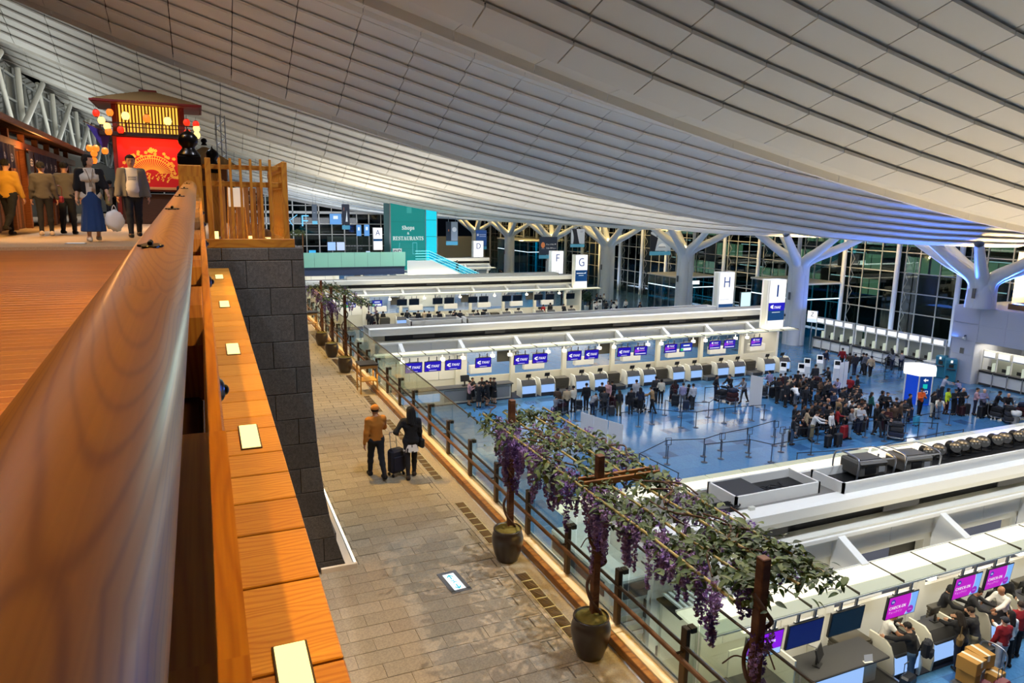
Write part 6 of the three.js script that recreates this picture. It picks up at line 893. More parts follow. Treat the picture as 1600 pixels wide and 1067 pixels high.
const cartSpots = [], caseSpots = [];
for (const set of Object.keys(CROWD)) CROWD[set].forEach(([x, z, s, turn, pose, top, legs, style], i) => {
  const close = set === 'N', wmn = ['long', 'bob', 'bun'].includes(style), key = 'cr_' + pose + (wmn ? 'w' : 'm') + (close ? 'n' : '') + (set === 'S' ? 'sk' : '');
  const label = 'person in ' + say(top) + ' top, ' + say(legs) + (set === 'S' ? ' skirt, ' : ' trousers, ') + ORD[i] + ' from the fence ' + WHERE[set];
  const staffN = set === 'N' && i === 3;
  person(label, [x, set === 'N' && (i >= 3 && i <= 7) ? 0.04 : 0.005, z], turn, key + (staffN ? 's' : ''), POSES[pose], { cell: close ? 0.02 : 0.03, fine: close, woman: wmn, hem: 0.04, skirt: set === 'S' ? 0.5 : 0, sleeve: staffN ? 0.6 : 1 }, { top: HUE[top], legs: HUE[legs], hairStyle: style, hair: style === 'cap' ? HUE.charcoal : [0x14100d, 0x1d140e, 0x2a1c12, 0x0e0c0b][i % 4], skin: i % 4, scale: s * 0.985 }, GROUPS[set]);
  if (pose === 'cart') cartSpots.push([x + Math.sin(turn) * 0.85, z + Math.cos(turn) * 0.85, turn, set, i]);
  else if ('ABC'.includes(set) && i % 2 === 0 && pose !== 'bend') caseSpots.push([x + Math.cos(turn) * 0.42, z - Math.sin(turn) * 0.42 - 0.05, turn, set, i]);
});
{ // the far dark crowd between the tree columns
  const r = R(44), cols = ['black', 'black', 'charcoal', 'navy', 'grey', 'black', 'white', 'maroon'];
  for (let i = 0; i < 64; i++) { const t = i / 64, z = i < 44 ? -62 - r() * 34 : -103 - r() * 24, x = i < 44 ? 41.8 + r() * 6.6 : 38 + r() * 10.5; const pose = ['stand', 'standB', 'folded', 'walk'][i % 4]; person('traveller in dark clothes among the distant crowd between the white tree columns', [x, 0.005, z], r() * 6.28, 'cr_' + pose + 'm', POSES[pose], { cell: 0.03, hem: 0.04 }, { top: HUE[cols[Math.floor(r() * 8)]], legs: HUE[cols[Math.floor(r() * 4)]], skin: i % 4, hairStyle: 'short' }, 'distant crowd between the tree columns'); }
}
{ // the thick of the crowd around the blue kiosk
  const r = R(52), cols = ['black', 'black', 'charcoal', 'navy', 'black', 'brown'];
  for (let i = 0; i < 26; i++) { const t = r(), x = i < 18 ? 33.2 + r() * 3.6 : 31.2 + r() * 3.2, z = i < 18 ? -33.6 + t * 4.2 : -28.6 + t * 1.2, pose = ['stand', 'standB', 'folded', 'phone'][i % 4]; person('traveller in dark clothes deep in the crowd between front queue and blue kiosk', [x, 0.005, z], -0.6 + r() * 1.6, 'cr_' + pose + 'm', POSES[pose], { cell: 0.03, hem: 0.04 }, { top: HUE[cols[Math.floor(r() * 6)]], legs: HUE.black, skin: i % 4, hairStyle: 'short', scale: 0.94 + r() * 0.08 }, 'dark dressed travellers packed before the blue kiosk'); }
}
// ---------------------------------------------------------------- luggage
{
  const make = (label, c) => { const g = thing('suitcase', label, 'suitcase', [0, 0, 0], 0, 'luggage in the queues'); put('shell', sharedGeo.sc ??= cbox(0.42, 0.62, 0.26, 0.05, 0, 0.38, 0), c, g); put('handle', sharedGeo.sh ??= merge([bar(V(-0.09, 0.68, -0.08), V(-0.09, 0.98, -0.08), 0.01, 6), bar(V(0.09, 0.68, -0.08), V(0.09, 0.98, -0.08), 0.01, 6), bar(V(-0.1, 0.98, -0.08), V(0.1, 0.98, -0.08), 0.014, 6)]), M.darkSteel, g); put('wheels', sharedGeo.sw ??= merge([-0.15, 0.15].flatMap((x) => [-0.09, 0.09].map((z) => cyl(0.035, 0.035, 0.03, x, 0.036, z, 10, 0, 0, Math.PI / 2)))), M.rubber, g); put('ribs', sharedGeo.sr ??= merge([-0.12, -0.04, 0.04, 0.12].map((x) => box(0.012, 0.5, 0.012, x, 0.38, 0.132))), c, g); return g; };
  const names = ['black', 'charcoal', 'navy', 'red', 'maroon', 'black', 'charcoal', 'black']; const mats = names.map((n) => std(HUE[n], 0.5));
  caseSpots.push([31.4, -26.6, 0.3, 'C', 11, 3], [37.5, -26.9, 0.2, 'B', 19, 8], [29.5, -25.9, 0.2, 'C', 6, 0], [30.1, -25.8, 0.1, 'C', 10, 0], [42.8, -26.6, 0.1, 'B', 27, 0], [42.1, -27.3, 0.1, 'B', 26, 4]);
  mats[8] = std(0x3a9fc0, 0.5); names[8] = 'cyan';
  caseSpots.forEach(([x, z, t, set, i, k], n) => { k = k ?? [0, 1, 2, 4, 5, 6, 7][(n * 3 + i) % 7]; const g = make((n >= caseSpots.length - 6 ? 'extra ' : '') + names[k] + ' suitcase beside the ' + ORD[i] + ' person ' + WHERE[set], mats[k]); g.position.set(x, 0.005, z); g.rotation.y = t; g.scale.setScalar(0.9 + (n % 4) * 0.08); });
  const cart = (label, k) => { const g = thing('luggage_cart', label, 'luggage cart', [0, 0, 0], 0, 'loaded luggage carts'); put('frame', sharedGeo.cf ??= merge([tube([V(-0.26, 1.0, -0.42), V(-0.27, 0.95, -0.4), V(-0.27, 0.2, -0.3), V(-0.26, 0.18, 0.4)], 0.018, 20, 6), tube([V(0.26, 1.0, -0.42), V(0.27, 0.95, -0.4), V(0.27, 0.2, -0.3), V(0.26, 0.18, 0.4)], 0.018, 20, 6), bar(V(-0.27, 1.0, -0.42), V(0.27, 1.0, -0.42), 0.02, 8), box(0.5, 0.02, 0.75, 0, 0.19, 0.03)]), M.steel, g); put('wheels', sharedGeo.cw ??= merge([[-0.24, -0.3], [0.24, -0.3], [0, 0.38]].map(([x, z]) => cyl(0.08, 0.08, 0.04, x, 0.085, z, 12, 0, 0, Math.PI / 2))), M.rubber, g); put('basket', sharedGeo.cb ??= merge([box(0.5, 0.02, 0.16, 0, 0.82, -0.28), box(0.5, 0.14, 0.015, 0, 0.89, -0.2)]), M.darkSteel, g);
    return g; };
  const bagG = (w, h, d) => { const q = cbox(w, h, d, Math.min(w, h, d) * 0.22); return q; }, B = [bagG(0.5, 0.26, 0.72), bagG(0.46, 0.3, 0.66), bagG(0.42, 0.24, 0.5)];
  cartSpots.push([43.5, -26.1, 0.1, 'B', 29], [45.0, -25.6, 0.4, 'B', 30]);
  cartSpots.forEach(([x, z, t, set, i], n) => { const g = cart('luggage cart with stacked bags of the ' + ORD[i] + ' person ' + WHERE[set] + (n >= cartSpots.length - 2 ? ', parked alone' : ''), n); g.position.set(x, 0.005, z); g.rotation.y = t; const nb = 2 + n % 2; let y = 0.2; for (let k = 0; k < nb; k++) { const h = [0.26, 0.3, 0.24][k], c = ['black', 'charcoal', 'navy', 'maroon', 'black', 'charcoal', 'maroon'][(n * 2 + k * 3) % 7], b = thing('luggage_bag', say(c) + ' travel bag, ' + ['lowest', 'second', 'topmost'][k] + ' on the cart of the ' + ORD[i] + ' ' + WHERE[set] + (n >= cartSpots.length - 2 ? ' parked' : ''), 'bag', [x + Math.sin(t) * 0.05, y + h / 2 + 0.006, z + Math.cos(t) * 0.05], t + (k - 1) * 0.15, 'bags stacked on luggage carts'); put('body', B[k], cloth(HUE[c]), b); put('carry_strap', (sharedGeo['bs' + k] ??= tube([V(-0.12, h / 2 - 0.01, 0), V(-0.08, h / 2 + 0.05, 0), V(0.08, h / 2 + 0.05, 0), V(0.12, h / 2 - 0.01, 0)], 0.012, 14, 5)), M.black, b); y += h + 0.004; } });
}
// ---------------------------------------------------------------- queue posts with retractable belts
{
  const chains = [[[18.3, -33.8], [19.3, -34.8], [19.9, -33.5], [21.0, -34.1]], [[21.0, -32.6], [22.1, -32.5], [23.1, -32.6], [24.3, -31.5], [25.1, -31.2], [27.2, -31.3], [29.1, -31.1], [29.9, -31.0]], [[24.9, -33.9], [25.5, -33.2], [27.1, -32.6], [28.7, -33.6], [29.2, -32.7]], [[29.2, -35.6], [31.0, -35.5]], [[27.4, -26.9], [29.4, -26.5], [30.7, -26.3], [32.8, -26.4], [34.2, -26.1], [35.6, -26.1], [37.9, -26.2], [39.5, -26.3]], [[25.2, -23.8], [27.6, -23.3], [29.0, -22.9], [32.2, -23.5], [33.5, -23.4], [35.0, -23.5], [36.4, -23.4]], [[33.2, -25.5], [35.4, -25.2], [36.2, -24.7]], [[18.3, -23.7], [18.2, -25.1], [18.1, -26.4], [20.5, -27.6], [22.4, -27.1], [23.8, -27.5], [25.7, -27.7], [28.1, -28.3]], [[21.9, -26.4], [24.5, -26.2], [25.0, -25.2], [27.7, -25.3]], [[48.6, -41], [48.6, -39.2], [48.6, -37.2], [47.6, -35.8], [45.6, -35.6]]];
  const pole = lathe([[0, 0], [0.16, 0], [0.165, 0.012], [0.14, 0.025], [0.035, 0.04], [0.024, 0.05], [0.024, 0.88], [0.034, 0.89], [0.034, 0.95], [0.024, 0.96], [0, 0.96]], 14), M1 = std(0x4a5260, 0.4, 0.6); let n = 0;
  chains.forEach((c, ci) => c.forEach(([x, z], i) => {
    const s = thing('queue_post', 'slim grey queue post with belt, ' + ORD[i] + ' of the ' + ['short row by the service counter', 'long row behind the violet screen queue', 'row amid the violet screen queue', 'pair before the baggage belts', 'row holding the front queue', 'row closest to the projector island', 'short row beside the front queue', 'row by the white partition boards', 'row on the open blue floor', 'row at the currency booths'][ci], 'queue post', [x, 0.004, z], 0, 'queue posts with belts');
    put('pole', pole, M1, s); const e = c[i + 1]; if (e) { const d = V(e[0] - x, 0, e[1] - z), len = d.length(); const b = put('belt', box(0.005, 0.042, len - 0.08, 0, 0.92, len / 2), std(0x2a3038, 0.7), s); b.rotation.y = Math.atan2(d.x, d.z); }
  }));
  [[24.9, -26.7], [23.0, -26.5], [27.0, -27.1], [26.6, -26.2], [20.0, -26.8]].forEach(([x, z], i) => { const s = thing('queue_sign', 'thin queue post topped by a small empty black frame, ' + ORD[i] + ' on the open floor', 'sign', [x, 0.004, z], -0.3, 'framed queue signs'); put('pole', pole, M1, s); put('frame', [box(0.3, 0.02, 0.02, 0, 1.0, 0), box(0.3, 0.02, 0.02, 0, 1.34, 0), box(0.02, 0.36, 0.02, -0.14, 1.17, 0), box(0.02, 0.36, 0.02, 0.14, 1.17, 0)], M.black, s); });
}
// white partition boards, kiosks
{
  const w = std(0xdcdad8, 0.6); const pb = (label, x, z, t, n, pw = 0.9, h = 1.95) => { const g = thing('partition_board', label, 'partition', [x, 0.004, z], t); for (let i = 0; i < n; i++) { put('panel', cbox(pw - 0.02, h, 0.03, 0.004, (i + 0.5) * pw, h / 2 + 0.03, (i % 2) * 0.04), w, g); put('foot', box(0.05, 0.03, 0.4, (i + 0.5) * pw, 0.015, 0), M.darkSteel, g); } return g; };
  pb('three white partition boards standing on the blue floor beyond the pergola', 17.2, -30.2, Math.PI / 2 + 1.35 + Math.PI / 2 + 0.15, 1); scene.children[scene.children.length - 1].rotation.y = -1.25; const g0 = scene.children[scene.children.length - 1];
  put('panel', cbox(0.88, 1.95, 0.03, 0.004, 1.4, 1.0, 0.05), w, g0); put('panel', cbox(0.88, 1.95, 0.03, 0.004, 2.32, 1.0, 0.02), w, g0); g0.position.set(17.1, 0.004, -30.3);
  pb('pair of white partition boards at the head of the violet screen queue', 31.35, -33.9, -1.3, 2, 0.45); pb('white partition board by the capped person in red', 39.7, -34.5, 0.2, 2, 0.5, 2.0);
  const k = (label, x, z, t) => { const g = thing('check_in_kiosk', label, 'kiosk', [x, 0.004, z], t, 'self check-in kiosks'); put('case', poly([[0, 0], [0, 1.45], [0.1, 1.5], [0.5, 0.95], [0.42, 0]], 0.42, 0.015).rotateY(-Math.PI / 2).translate(0.21, 0, -0.2), M.whiteGloss, g); put('display', place(box(0.34, 0.5, 0.015), 0, 1.23, 0.14, 0), SCR.off, g); return g; };
  [[38.9, -37.1], [40.7, -38.3], [42.6, -38.9], [42.3, -37.0], [38.0, -37.9]].forEach(([x, z], i) => k('pale self check-in kiosk, ' + ORD[i] + ' of the cluster behind the wide crowd', x, z, -0.8)); [[51.6, -72], [50.6, -73.5], [49.4, -72.6]].forEach(([x, z], i) => k('far pale self check-in kiosk, ' + ORD[i] + ' beyond the end of the G desks', x - 7, z, -0.6));
  // hexagonal blue information kiosk
  const t = canvasTex(160, 400, (g, W, H) => { g.fillStyle = '#0a3d8c'; g.fillRect(0, 0, W, H); g.fillStyle = '#fff'; g.beginPath(); g.moveTo(44, 60); g.lineTo(80, 30); g.lineTo(80, 50); g.lineTo(116, 50); g.lineTo(116, 70); g.lineTo(80, 70); g.lineTo(80, 90); g.fill(); g.fillStyle = '#1cc8c0'; g.fillRect(48, 116, 64, 64); g.strokeStyle = '#fff'; kana(g, 30, 206, 50, ['de', 'mouth'], 0.13); font(g, 34); g.fillStyle = '#fff'; g.fillText('EXIT', 42, 310); });
  const K = thing('information_kiosk', 'hexagonal blue information kiosk with glowing white top and arrow', 'kiosk', [42.4, 0.004, -30.6], 0.15); put('body', new THREE.CylinderGeometry(0.86, 0.86, 1.95, 6).translate(0, 0.98, 0), glow(0x0a4ae0, 0.55, { color: 0x0a2a70 }), K); put('lit_top', new THREE.CylinderGeometry(1.05, 1.05, 0.52, 6).translate(0, 2.2, 0), glow(0xffffff, 1.4), K); for (let i = 0; i < 6; i++) { const a = i * Math.PI / 3; put('edge_trim', box(0.06, 1.95, 0.06, Math.sin(a) * 0.87, 0.98, Math.cos(a) * 0.87), M.white, K); } const f = put('sign_face', new THREE.PlaneGeometry(0.74, 1.85), screenMat(t, 0.9), K); f.position.set(Math.sin(-0.52) * 0.752, 1.0, Math.cos(-0.52) * 0.752); f.rotation.y = -0.52;
  point(42.4, 2.8, -30.6, 0xdfeaff, 10, 10);
  // desk things of the projector island and the loaded boxes below it
  const cs = (label, x) => { const s = thing('closed_sign', label, 'sign', [x, 1.085, -10.95], -0.2); put('card', place(box(0.24, 0.17, 0.006), 0, 0.09, 0, -0.25), screenMat(T.closed, 0.35), s); put('base', box(0.24, 0.008, 0.1, -0.02, 0.004, 0.02), M.white, s); return s; };
  const c = thing('closed_counter', 'low dark topped closed counter with blue-white front on the projector island', 'counter', [12.6, 0.03, -11.15]); put('counter_top', cbox(5.4, 0.07, 0.95, 0.02, 0, 1.02, -0.2), M.darkGrey, c); put('cabinet', box(5.2, 0.95, 0.6, 0, 0.5, -0.3), M.cream, c); put('light_panel', box(3.0, 0.5, 0.04, 0.6, 0.5, 0.02), M.deskLight, c); put('partition', [cbox(0.05, 0.7, 0.9, 0.005, -0.5, 1.4, -0.2), cbox(1.2, 0.7, 0.05, 0.005, -1.1, 1.4, -0.65)], M.cream, c);
  const mo = thing('desk_monitor', 'black desk monitor turned away on the closed counter', 'monitor', [13.3, 1.09, -11.3], 0.5); put('screen', cbox(0.46, 0.32, 0.04, 0.006, 0, 0.34, 0, -0.3), M.black, mo); put('stand', [box(0.06, 0.26, 0.05, 0, 0.14, -0.04), box(0.24, 0.02, 0.18, 0, 0.01, -0.02)], M.black, mo); put('printer_top', box(0.4, 0.03, 0.2, 0, 0.56, -0.12), M.grey, mo); cs('small white CLOSED sign standing at the end of the closed counter', 14.6); cs('second small white CLOSED sign beside the cream partition', 11.75);
  const card = std(0xa8782e, 0.8), tape = std(0xd8cdb0, 0.6);
  [[17.35, 0.62, -10.15, 0.1], [17.82, 0.62, -10.25, -0.1], [17.5, 0.2, -10.2, 0], [17.95, 0.2, -10.0, 0.1]].forEach(([x, y, z, r], i) => { const b = thing('cardboard_box', 'brown cardboard box, ' + ['upper one with torn tape', 'upper one beside the torn box', 'lower one under the torn box', 'lower one by the handles'][i] + ' on the cart at the projector island', 'box', [x, y, z], r, 'cardboard boxes on a cart'); put('carton', cbox(0.46, 0.36, 0.5, 0.008, 0, 0.2, 0), card, b); put('tape', [box(0.08, 0.004, 0.5, 0, 0.384, 0), box(0.08, 0.16, 0.004, 0, 0.3, 0.253)], tape, b); });
  const lc = thing('flat_cart', 'low luggage cart carrying the brown cardboard boxes', 'luggage cart', [17.7, 0.004, -10.15], 0.1); put('bed', box(1.2, 0.04, 0.7, 0, 0.17, 0), M.steel, lc); put('push_handle', tube([V(0.6, 0.18, -0.28), V(0.62, 1.0, -0.28), V(0.62, 1.0, 0.28), V(0.6, 0.18, 0.28)], 0.018, 30, 6), M.steel, lc); for (const x of [-0.5, 0.5]) for (const z of [-0.28, 0.28]) put('wheel', cyl(0.07, 0.07, 0.04, x, 0.075, z, 12, Math.PI / 2), M.rubber, lc);
  const mk = (label, x, z, c, t) => { const g = thing('suitcase', label, 'suitcase', [x, 0.004, z], t); put('shell', sharedGeo.sc, std(c, 0.4), g); put('handle', sharedGeo.sh, M.darkSteel, g); put('wheels', sharedGeo.sw, M.rubber, g); };
  mk('dark suitcase with raised handle beside the man with the black backpack', 15.6, -10.55, 0x16191f, 0.2); mk('maroon suitcase before the cart of cardboard boxes', 17.1, -9.6, 0x5a1424, 0.3); mk('second maroon suitcase leaning at the cart of cardboard boxes', 17.6, -9.5, 0x6a1a2a, 0.1);
  const bp = thing('backpack', 'black backpack worn by the man at the projector island desks', 'backpack', [16.27, 1.0, -10.62], 0.35); put('sack', cbox(0.32, 0.46, 0.2, 0.06, 0, 0.22, 0), cloth(0x0f1013), bp); put('pocket', cbox(0.24, 0.2, 0.06, 0.02, 0, 0.12, 0.12), cloth(0x17181c), bp); put('strap', [bar(V(-0.1, 0.42, -0.08), V(-0.1, 0.1, -0.16), 0.016), bar(V(0.1, 0.42, -0.08), V(0.1, 0.1, -0.16), 0.016)], cloth(0x0f1013), bp);
  const hb = thing('shoulder_bag', 'brown shoulder bag of the long haired woman at the projector island', 'bag', [17.72, 0.92, -10.72], 0.4); put('pouch', cbox(0.34, 0.26, 0.14, 0.05, 0, 0.1, 0), cloth(0x5a4520), hb); put('strap', tube([V(-0.12, 0.2, 0), V(0.02, 0.5, 0), V(0.14, 0.2, 0)], 0.012, 16, 5), cloth(0x4a3a1a), hb);
}

// ---------------------------------------------------------------- pale block with service counters at the window side
{
  const b = struct('wall_block'), w = std(0xc9ccd4, 0.6); put('core', [box(9, 2.5, 1.6, 55.3, 4.4, -33.7), box(9, 5.65, 1.75, 55.3, 2.82, -33.55), box(9, 2.5, 14, 55.3, 4.4, -26), box(0.3, 5.6, 14, 56.5, 2.8, -26)], w, b);
  for (let i = 0; i < 8; i++) for (let j = 0; j < 2; j++) put('cladding_panel', cbox(0.03, 1.22, 1.86, 0.004, 50.8, 3.78 + j * 1.25, -33.5 + i * 1.9), w, b);
  for (let j = 0; j < 3; j++) put('cladding_panel', cbox(0.03, 1.02, 1.7, 0.004, 50.8, 0.53 + j * 1.05, -33.55), w, b);
  for (let j = 0; j < 5; j++) put('cladding_panel', cbox(2.2, 1.08, 0.03, 0.004, 51.9, 0.56 + j * 1.12, -34.5), w, b);
  struct('wall_upper', [box(6, 4, 14, 57, 7.6, -25.5)], std(0xcabfae, 0.7)); struct('trim_2', [box(4, 0.4, 9, 54, 5.85, -27)], std(0x7a5a2a, 0.6));
  const cam = thing('security_camera', 'small white camera fitted to the pale block wall', 'camera', [50.7, 3.5, -33.4]); put('mount', [box(0.1, 0.08, 0.1), cyl(0.03, 0.03, 0.2, -0.08, -0.08, 0, 8)], M.darkSteel, cam); put('dome', sph(0.13, -0.1, -0.2, 0), M.white, cam); const pl = thing('wall_plate', 'small dark grille plate below the camera on the pale block', 'grille', [50.77, 2.35, -33.55]); put('plate', box(0.03, 0.42, 0.3), M.grey, pl); put('slats', [0, 1, 2, 3, 4].map((i) => box(0.02, 0.02, 0.26, -0.02, -0.15 + i * 0.075, 0)), M.darkSteel, pl).userData.kind = 'stuff';
}
function booth(z0, n, x, label, h = 2.42) {        // n service windows along -z -> +z
  const g = thing('service_booth', label, 'booth', [x, 0.004, z0]), W = 1.02, len = n * W;
  put('counter_front', box(0.12, 0.78, len, 0.1, 0.55, len / 2), M.white, g); put('counter_top', cbox(0.5, 0.06, len, 0.01, 0.18, 1.06, len / 2), M.darkGrey, g); put('bumper', box(0.06, 0.1, len, -0.02, 0.98, len / 2), M.black, g); put('plinth', box(0.1, 0.16, len, 0.14, 0.08, len / 2), M.darkGrey, g); put('back_screen', box(0.06, 2.2, len, 1.3, 1.1, len / 2), std(0x8f9488, 0.6), g);
  for (let i = 0; i <= n; i++) { put('front_post', box(0.06, 1.0, 0.06, -0.06, 0.5, i * W), M.grey, g); put('frame_post', box(0.07, h + 0.45, 0.07, 0.25, (h + 0.45) / 2, i * W), M.white, g); }
  for (let i = 0; i < n; i++) { put('sign_case', cbox(0.2, 0.44, 0.86, 0.01, 0.22, h + 0.2, (i + 0.5) * W), M.white, g); put('lit_sign', box(0.02, 0.34, 0.76, 0.11, h + 0.2, (i + 0.5) * W), glowSign, g); put('divider', box(0.34, 0.62, 0.04, 0.26, 1.4, (i + 0.8) * W), dividerM, g); put('teller_screen', box(0.04, 0.24, 0.3, 0.5, 1.25, (i + 0.4) * W), M.black, g); }
  put('head_rail', [box(0.08, 0.06, len, 0.22, h + 0.46, len / 2), box(0.08, 0.06, len, 0.22, h - 0.06, len / 2)], M.white, g); return g;
}
const glowSign = glow(0xf4f8ff, 1.25), dividerM = glow(0xf2ffe8, 0.55);
booth(-47.3, 4, 50.7, 'white currency booth with four lit signs beside the tree column and Z sign'); booth(-43.0, 4, 50.7, 'white currency booth with four lit signs, second from the Z sign'); booth(-39.0, 4, 50.7, 'white currency booth with four lit signs, third from the Z sign'); booth(-32.5, 9, 51.4, 'service counter with lit signs recessed in the pale block', 2.1);
areaLight(49.6, 2.9, -41, 0.5, 12, 'down', 0xe8f0ff, 5); areaLight(52, 3.0, -28.5, 2, 8, 'down', 0xfff4e0, 4);
areaLight(51.5, 3.3, -41, 2.0, 14, 'up', 0x4f86ff, POWER.blue); areaLight(55, 6.4, -30.5, 5, 6, 'up', 0x3f78ff, POWER.blue * 0.7); areaLight(51.0, 6.1, -36.5, 0.6, 0.6, 'up', 0xfff6dc, 60);
{
  const z = thing('booth_sign', 'small white lit sign with letter Z on a post above the booths', 'sign', [49.9, 0.004, -46.9], -Math.PI / 2 + 0.5); put('post', box(0.08, 2.6, 0.08, 0, 1.3, -0.05), M.steel, z); put('sign_box', cbox(0.86, 1.05, 0.14, 0.01, 0, 3.0, -0.08), M.white, z); put('sign_face', new THREE.PlaneGeometry(0.8, 1.0).translate(0, 3.0, 0.0), screenMat(T.Z, 1.1), z);
  const lw = thing('low_cabinet', 'long white low cabinet at the end of the currency booths', 'cabinet', [51.7, 0.004, -35.7]); put('carcass', cbox(2.6, 1.05, 0.9, 0.01, 0, 0.53, 0), M.whiteGloss, lw); put('top', cbox(2.7, 0.06, 1.0, 0.01, 0, 1.09, 0), M.white, lw); put('door', cbox(1.2, 0.9, 0.02, 0.004, -0.62, 0.52, 0.46), M.whiteGloss, lw); put('door', cbox(1.2, 0.9, 0.02, 0.004, 0.62, 0.52, 0.46), M.whiteGloss, lw);
  const atm = thing('cash_machine', 'teal cash machine against the pale block with a small lit notice', 'cash machine', [50.3, 0.004, -33.9], -0.9), teal = std(0x2a7f96, 0.4); put('cabinet', cbox(0.75, 1.7, 0.7, 0.05, 0, 0.85, 0), teal, atm); put('hood', cbox(0.72, 0.3, 0.3, 0.05, 0, 1.52, 0.3), teal, atm); put('keypad_shelf', cbox(0.6, 0.08, 0.25, 0.02, 0, 0.95, 0.42), M.darkSteel, atm); put('display', box(0.3, 0.24, 0.02, 0, 1.2, 0.36, -0.1), SCR.off, atm); put('lit_notice', box(0.14, 0.2, 0.01, 0, 1.55, 0.46), glow(0xffffff, 1), atm);
  const am2 = copy(atm, 'teal cash machine turned beside the first, closer to the low cabinet', [50.9, 0.004, -34.95], -1.4);
  const bin = thing('round_stand', 'small pale hand sanitizer stand near the cart parked alone', 'stand', [43.3, 0.004, -24.9]); put('column', cbox(0.3, 0.55, 0.3, 0.03, 0, 0.3, 0), M.grey, bin); put('bowl', lathe([[0, 0.55], [0.2, 0.56], [0.28, 0.66], [0.27, 0.84], [0.2, 0.86], [0, 0.86]], 16), M.white, bin);
}
// ---------------------------------------------------------------- teal glass vestibules at the entrances
function vestibule(x, z, w, d, h, label) {
  const v = thing('entrance_vestibule', label, 'vestibule', [x, 0.004, z]), t = glass(0x3fb4c4, { roughness: 0.05 }); 
  put('glass_pane', [box(0.04, h, d, -w / 2, h / 2, 0)], t, v); put('glass_pane', [box(w, h, 0.04, 0, h / 2, d / 2)], t, v); put('glass_pane', [box(w, h, 0.04, 0, h / 2, -d / 2)], t, v); put('roof_slab', cbox(w + 0.3, 0.18, d + 0.3, 0.02, 0, h + 0.09, 0), M.white, v);
  for (let i = 0; i <= 4; i++) put('mullion', box(0.06, h, 0.06, -w / 2, h / 2, -d / 2 + i * d / 4), M.steel, v); put('light_band', [box(0.08, 0.1, d, -w / 2 - 0.02, h * 0.72, 0)], glow(0xdff4ff, 1.6), v); put('light_band', [box(w, 0.1, 0.08, 0, h * 0.72, d / 2 + 0.02)], glow(0xdff4ff, 1.6), v);
  areaLight(x, h - 0.2, z, w * 0.6, d * 0.6, 'down', 0x8fe8ff, 5); return v;
}
vestibule(56.2, -55.5, 5, 7, 5.2, 'teal glass entrance vestibule with white light bands behind the H and I signs'); vestibule(55.5, -73.5, 6, 6, 4.2, 'teal glass entrance vestibule beyond the H sign column'); vestibule(56.5, -122, 7, 14, 6.5, 'distant teal glass vestibule by the blue hanging banner');
{
  const s = (label, x, y, z, w, h, c, k) => { const g = thing('light_box', label, 'sign', [x, y, z]); put('case', cbox(w, h, 0.2, 0.01, 0, 0, -0.1), M.darkSteel, g); put('lit_face', box(w - 0.08, h - 0.08, 0.02, 0, 0, 0.005), glow(c, k), g); if (y > 1) put('post', box(0.08, y, 0.08, 0, -y / 2, -0.12), M.steel, g); return g; };
  s('small blue-white lit sign box standing in the dark far crowd', 42.6, 1.85, -62, 1.9, 0.62, 0xeef6ff, 1.5); s('tall slim cyan and white lit kiosk panel between the H and I signs', 50.3, 3.2, -56, 1.3, 2.0, 0xd8fbff, 1.1); s('small white lit sign over the teal vestibule', 53, 3.9, -68, 1.8, 0.5, 0xf2faff, 1.3); s('dark blue advert pillar beside the F sign', 45, 1.5, -94, 1.2, 2.6, 0x4a6ac8, 0.7); s('narrow lit information panel on the tree column behind the G sign', 53.6, 3.4, -62.5, 0.7, 1.0, 0xbfd8ff, 0.9);
  const p = thing('potted_tree', 'dark leafy potted tree beside the stairs of the teal vestibule', 'plant', [52.5, 0.004, -64.5]); put('pot', lathe([[0, 0], [0.25, 0], [0.32, 0.5], [0.28, 0.5], [0, 0.46]], 16), M.white, p); put('trunk', bar(V(0, 0.4, 0), V(0.05, 1.3, 0), 0.04, 6), M.bark, p); { const r = R(88), im = new THREE.InstancedMesh(leafGeo(0.3), std(0x23402a, 0.8, 0, { side: THREE.DoubleSide }), 260), m = new THREE.Matrix4(); for (let i = 0; i < 260; i++) { const a = r() * 6.28, b = Math.acos(2 * r() - 1), q = 0.6 * Math.cbrt(r()); im.setMatrixAt(i, m.compose(V(Math.sin(b) * Math.cos(a) * q, 1.6 + Math.cos(b) * q * 1.2, Math.sin(b) * Math.sin(a) * q), new THREE.Quaternion().setFromEuler(new THREE.Euler(r() * 6, r() * 6, r() * 6)), V(1, 1, 1))); } im.name = 'leaves'; im.userData.kind = 'stuff'; p.add(im); }
  copy(p, 'dark leafy potted tree at the foot of the tree column by the I sign', [47.6, 0.004, -52]); copy(p, 'dark leafy potted tree far off in front of the blue banner', [44, 0.004, -112]); copy(p, 'dark leafy potted tree in the crowd by the end of the G desks', [43.2, 0.004, -76]);
}
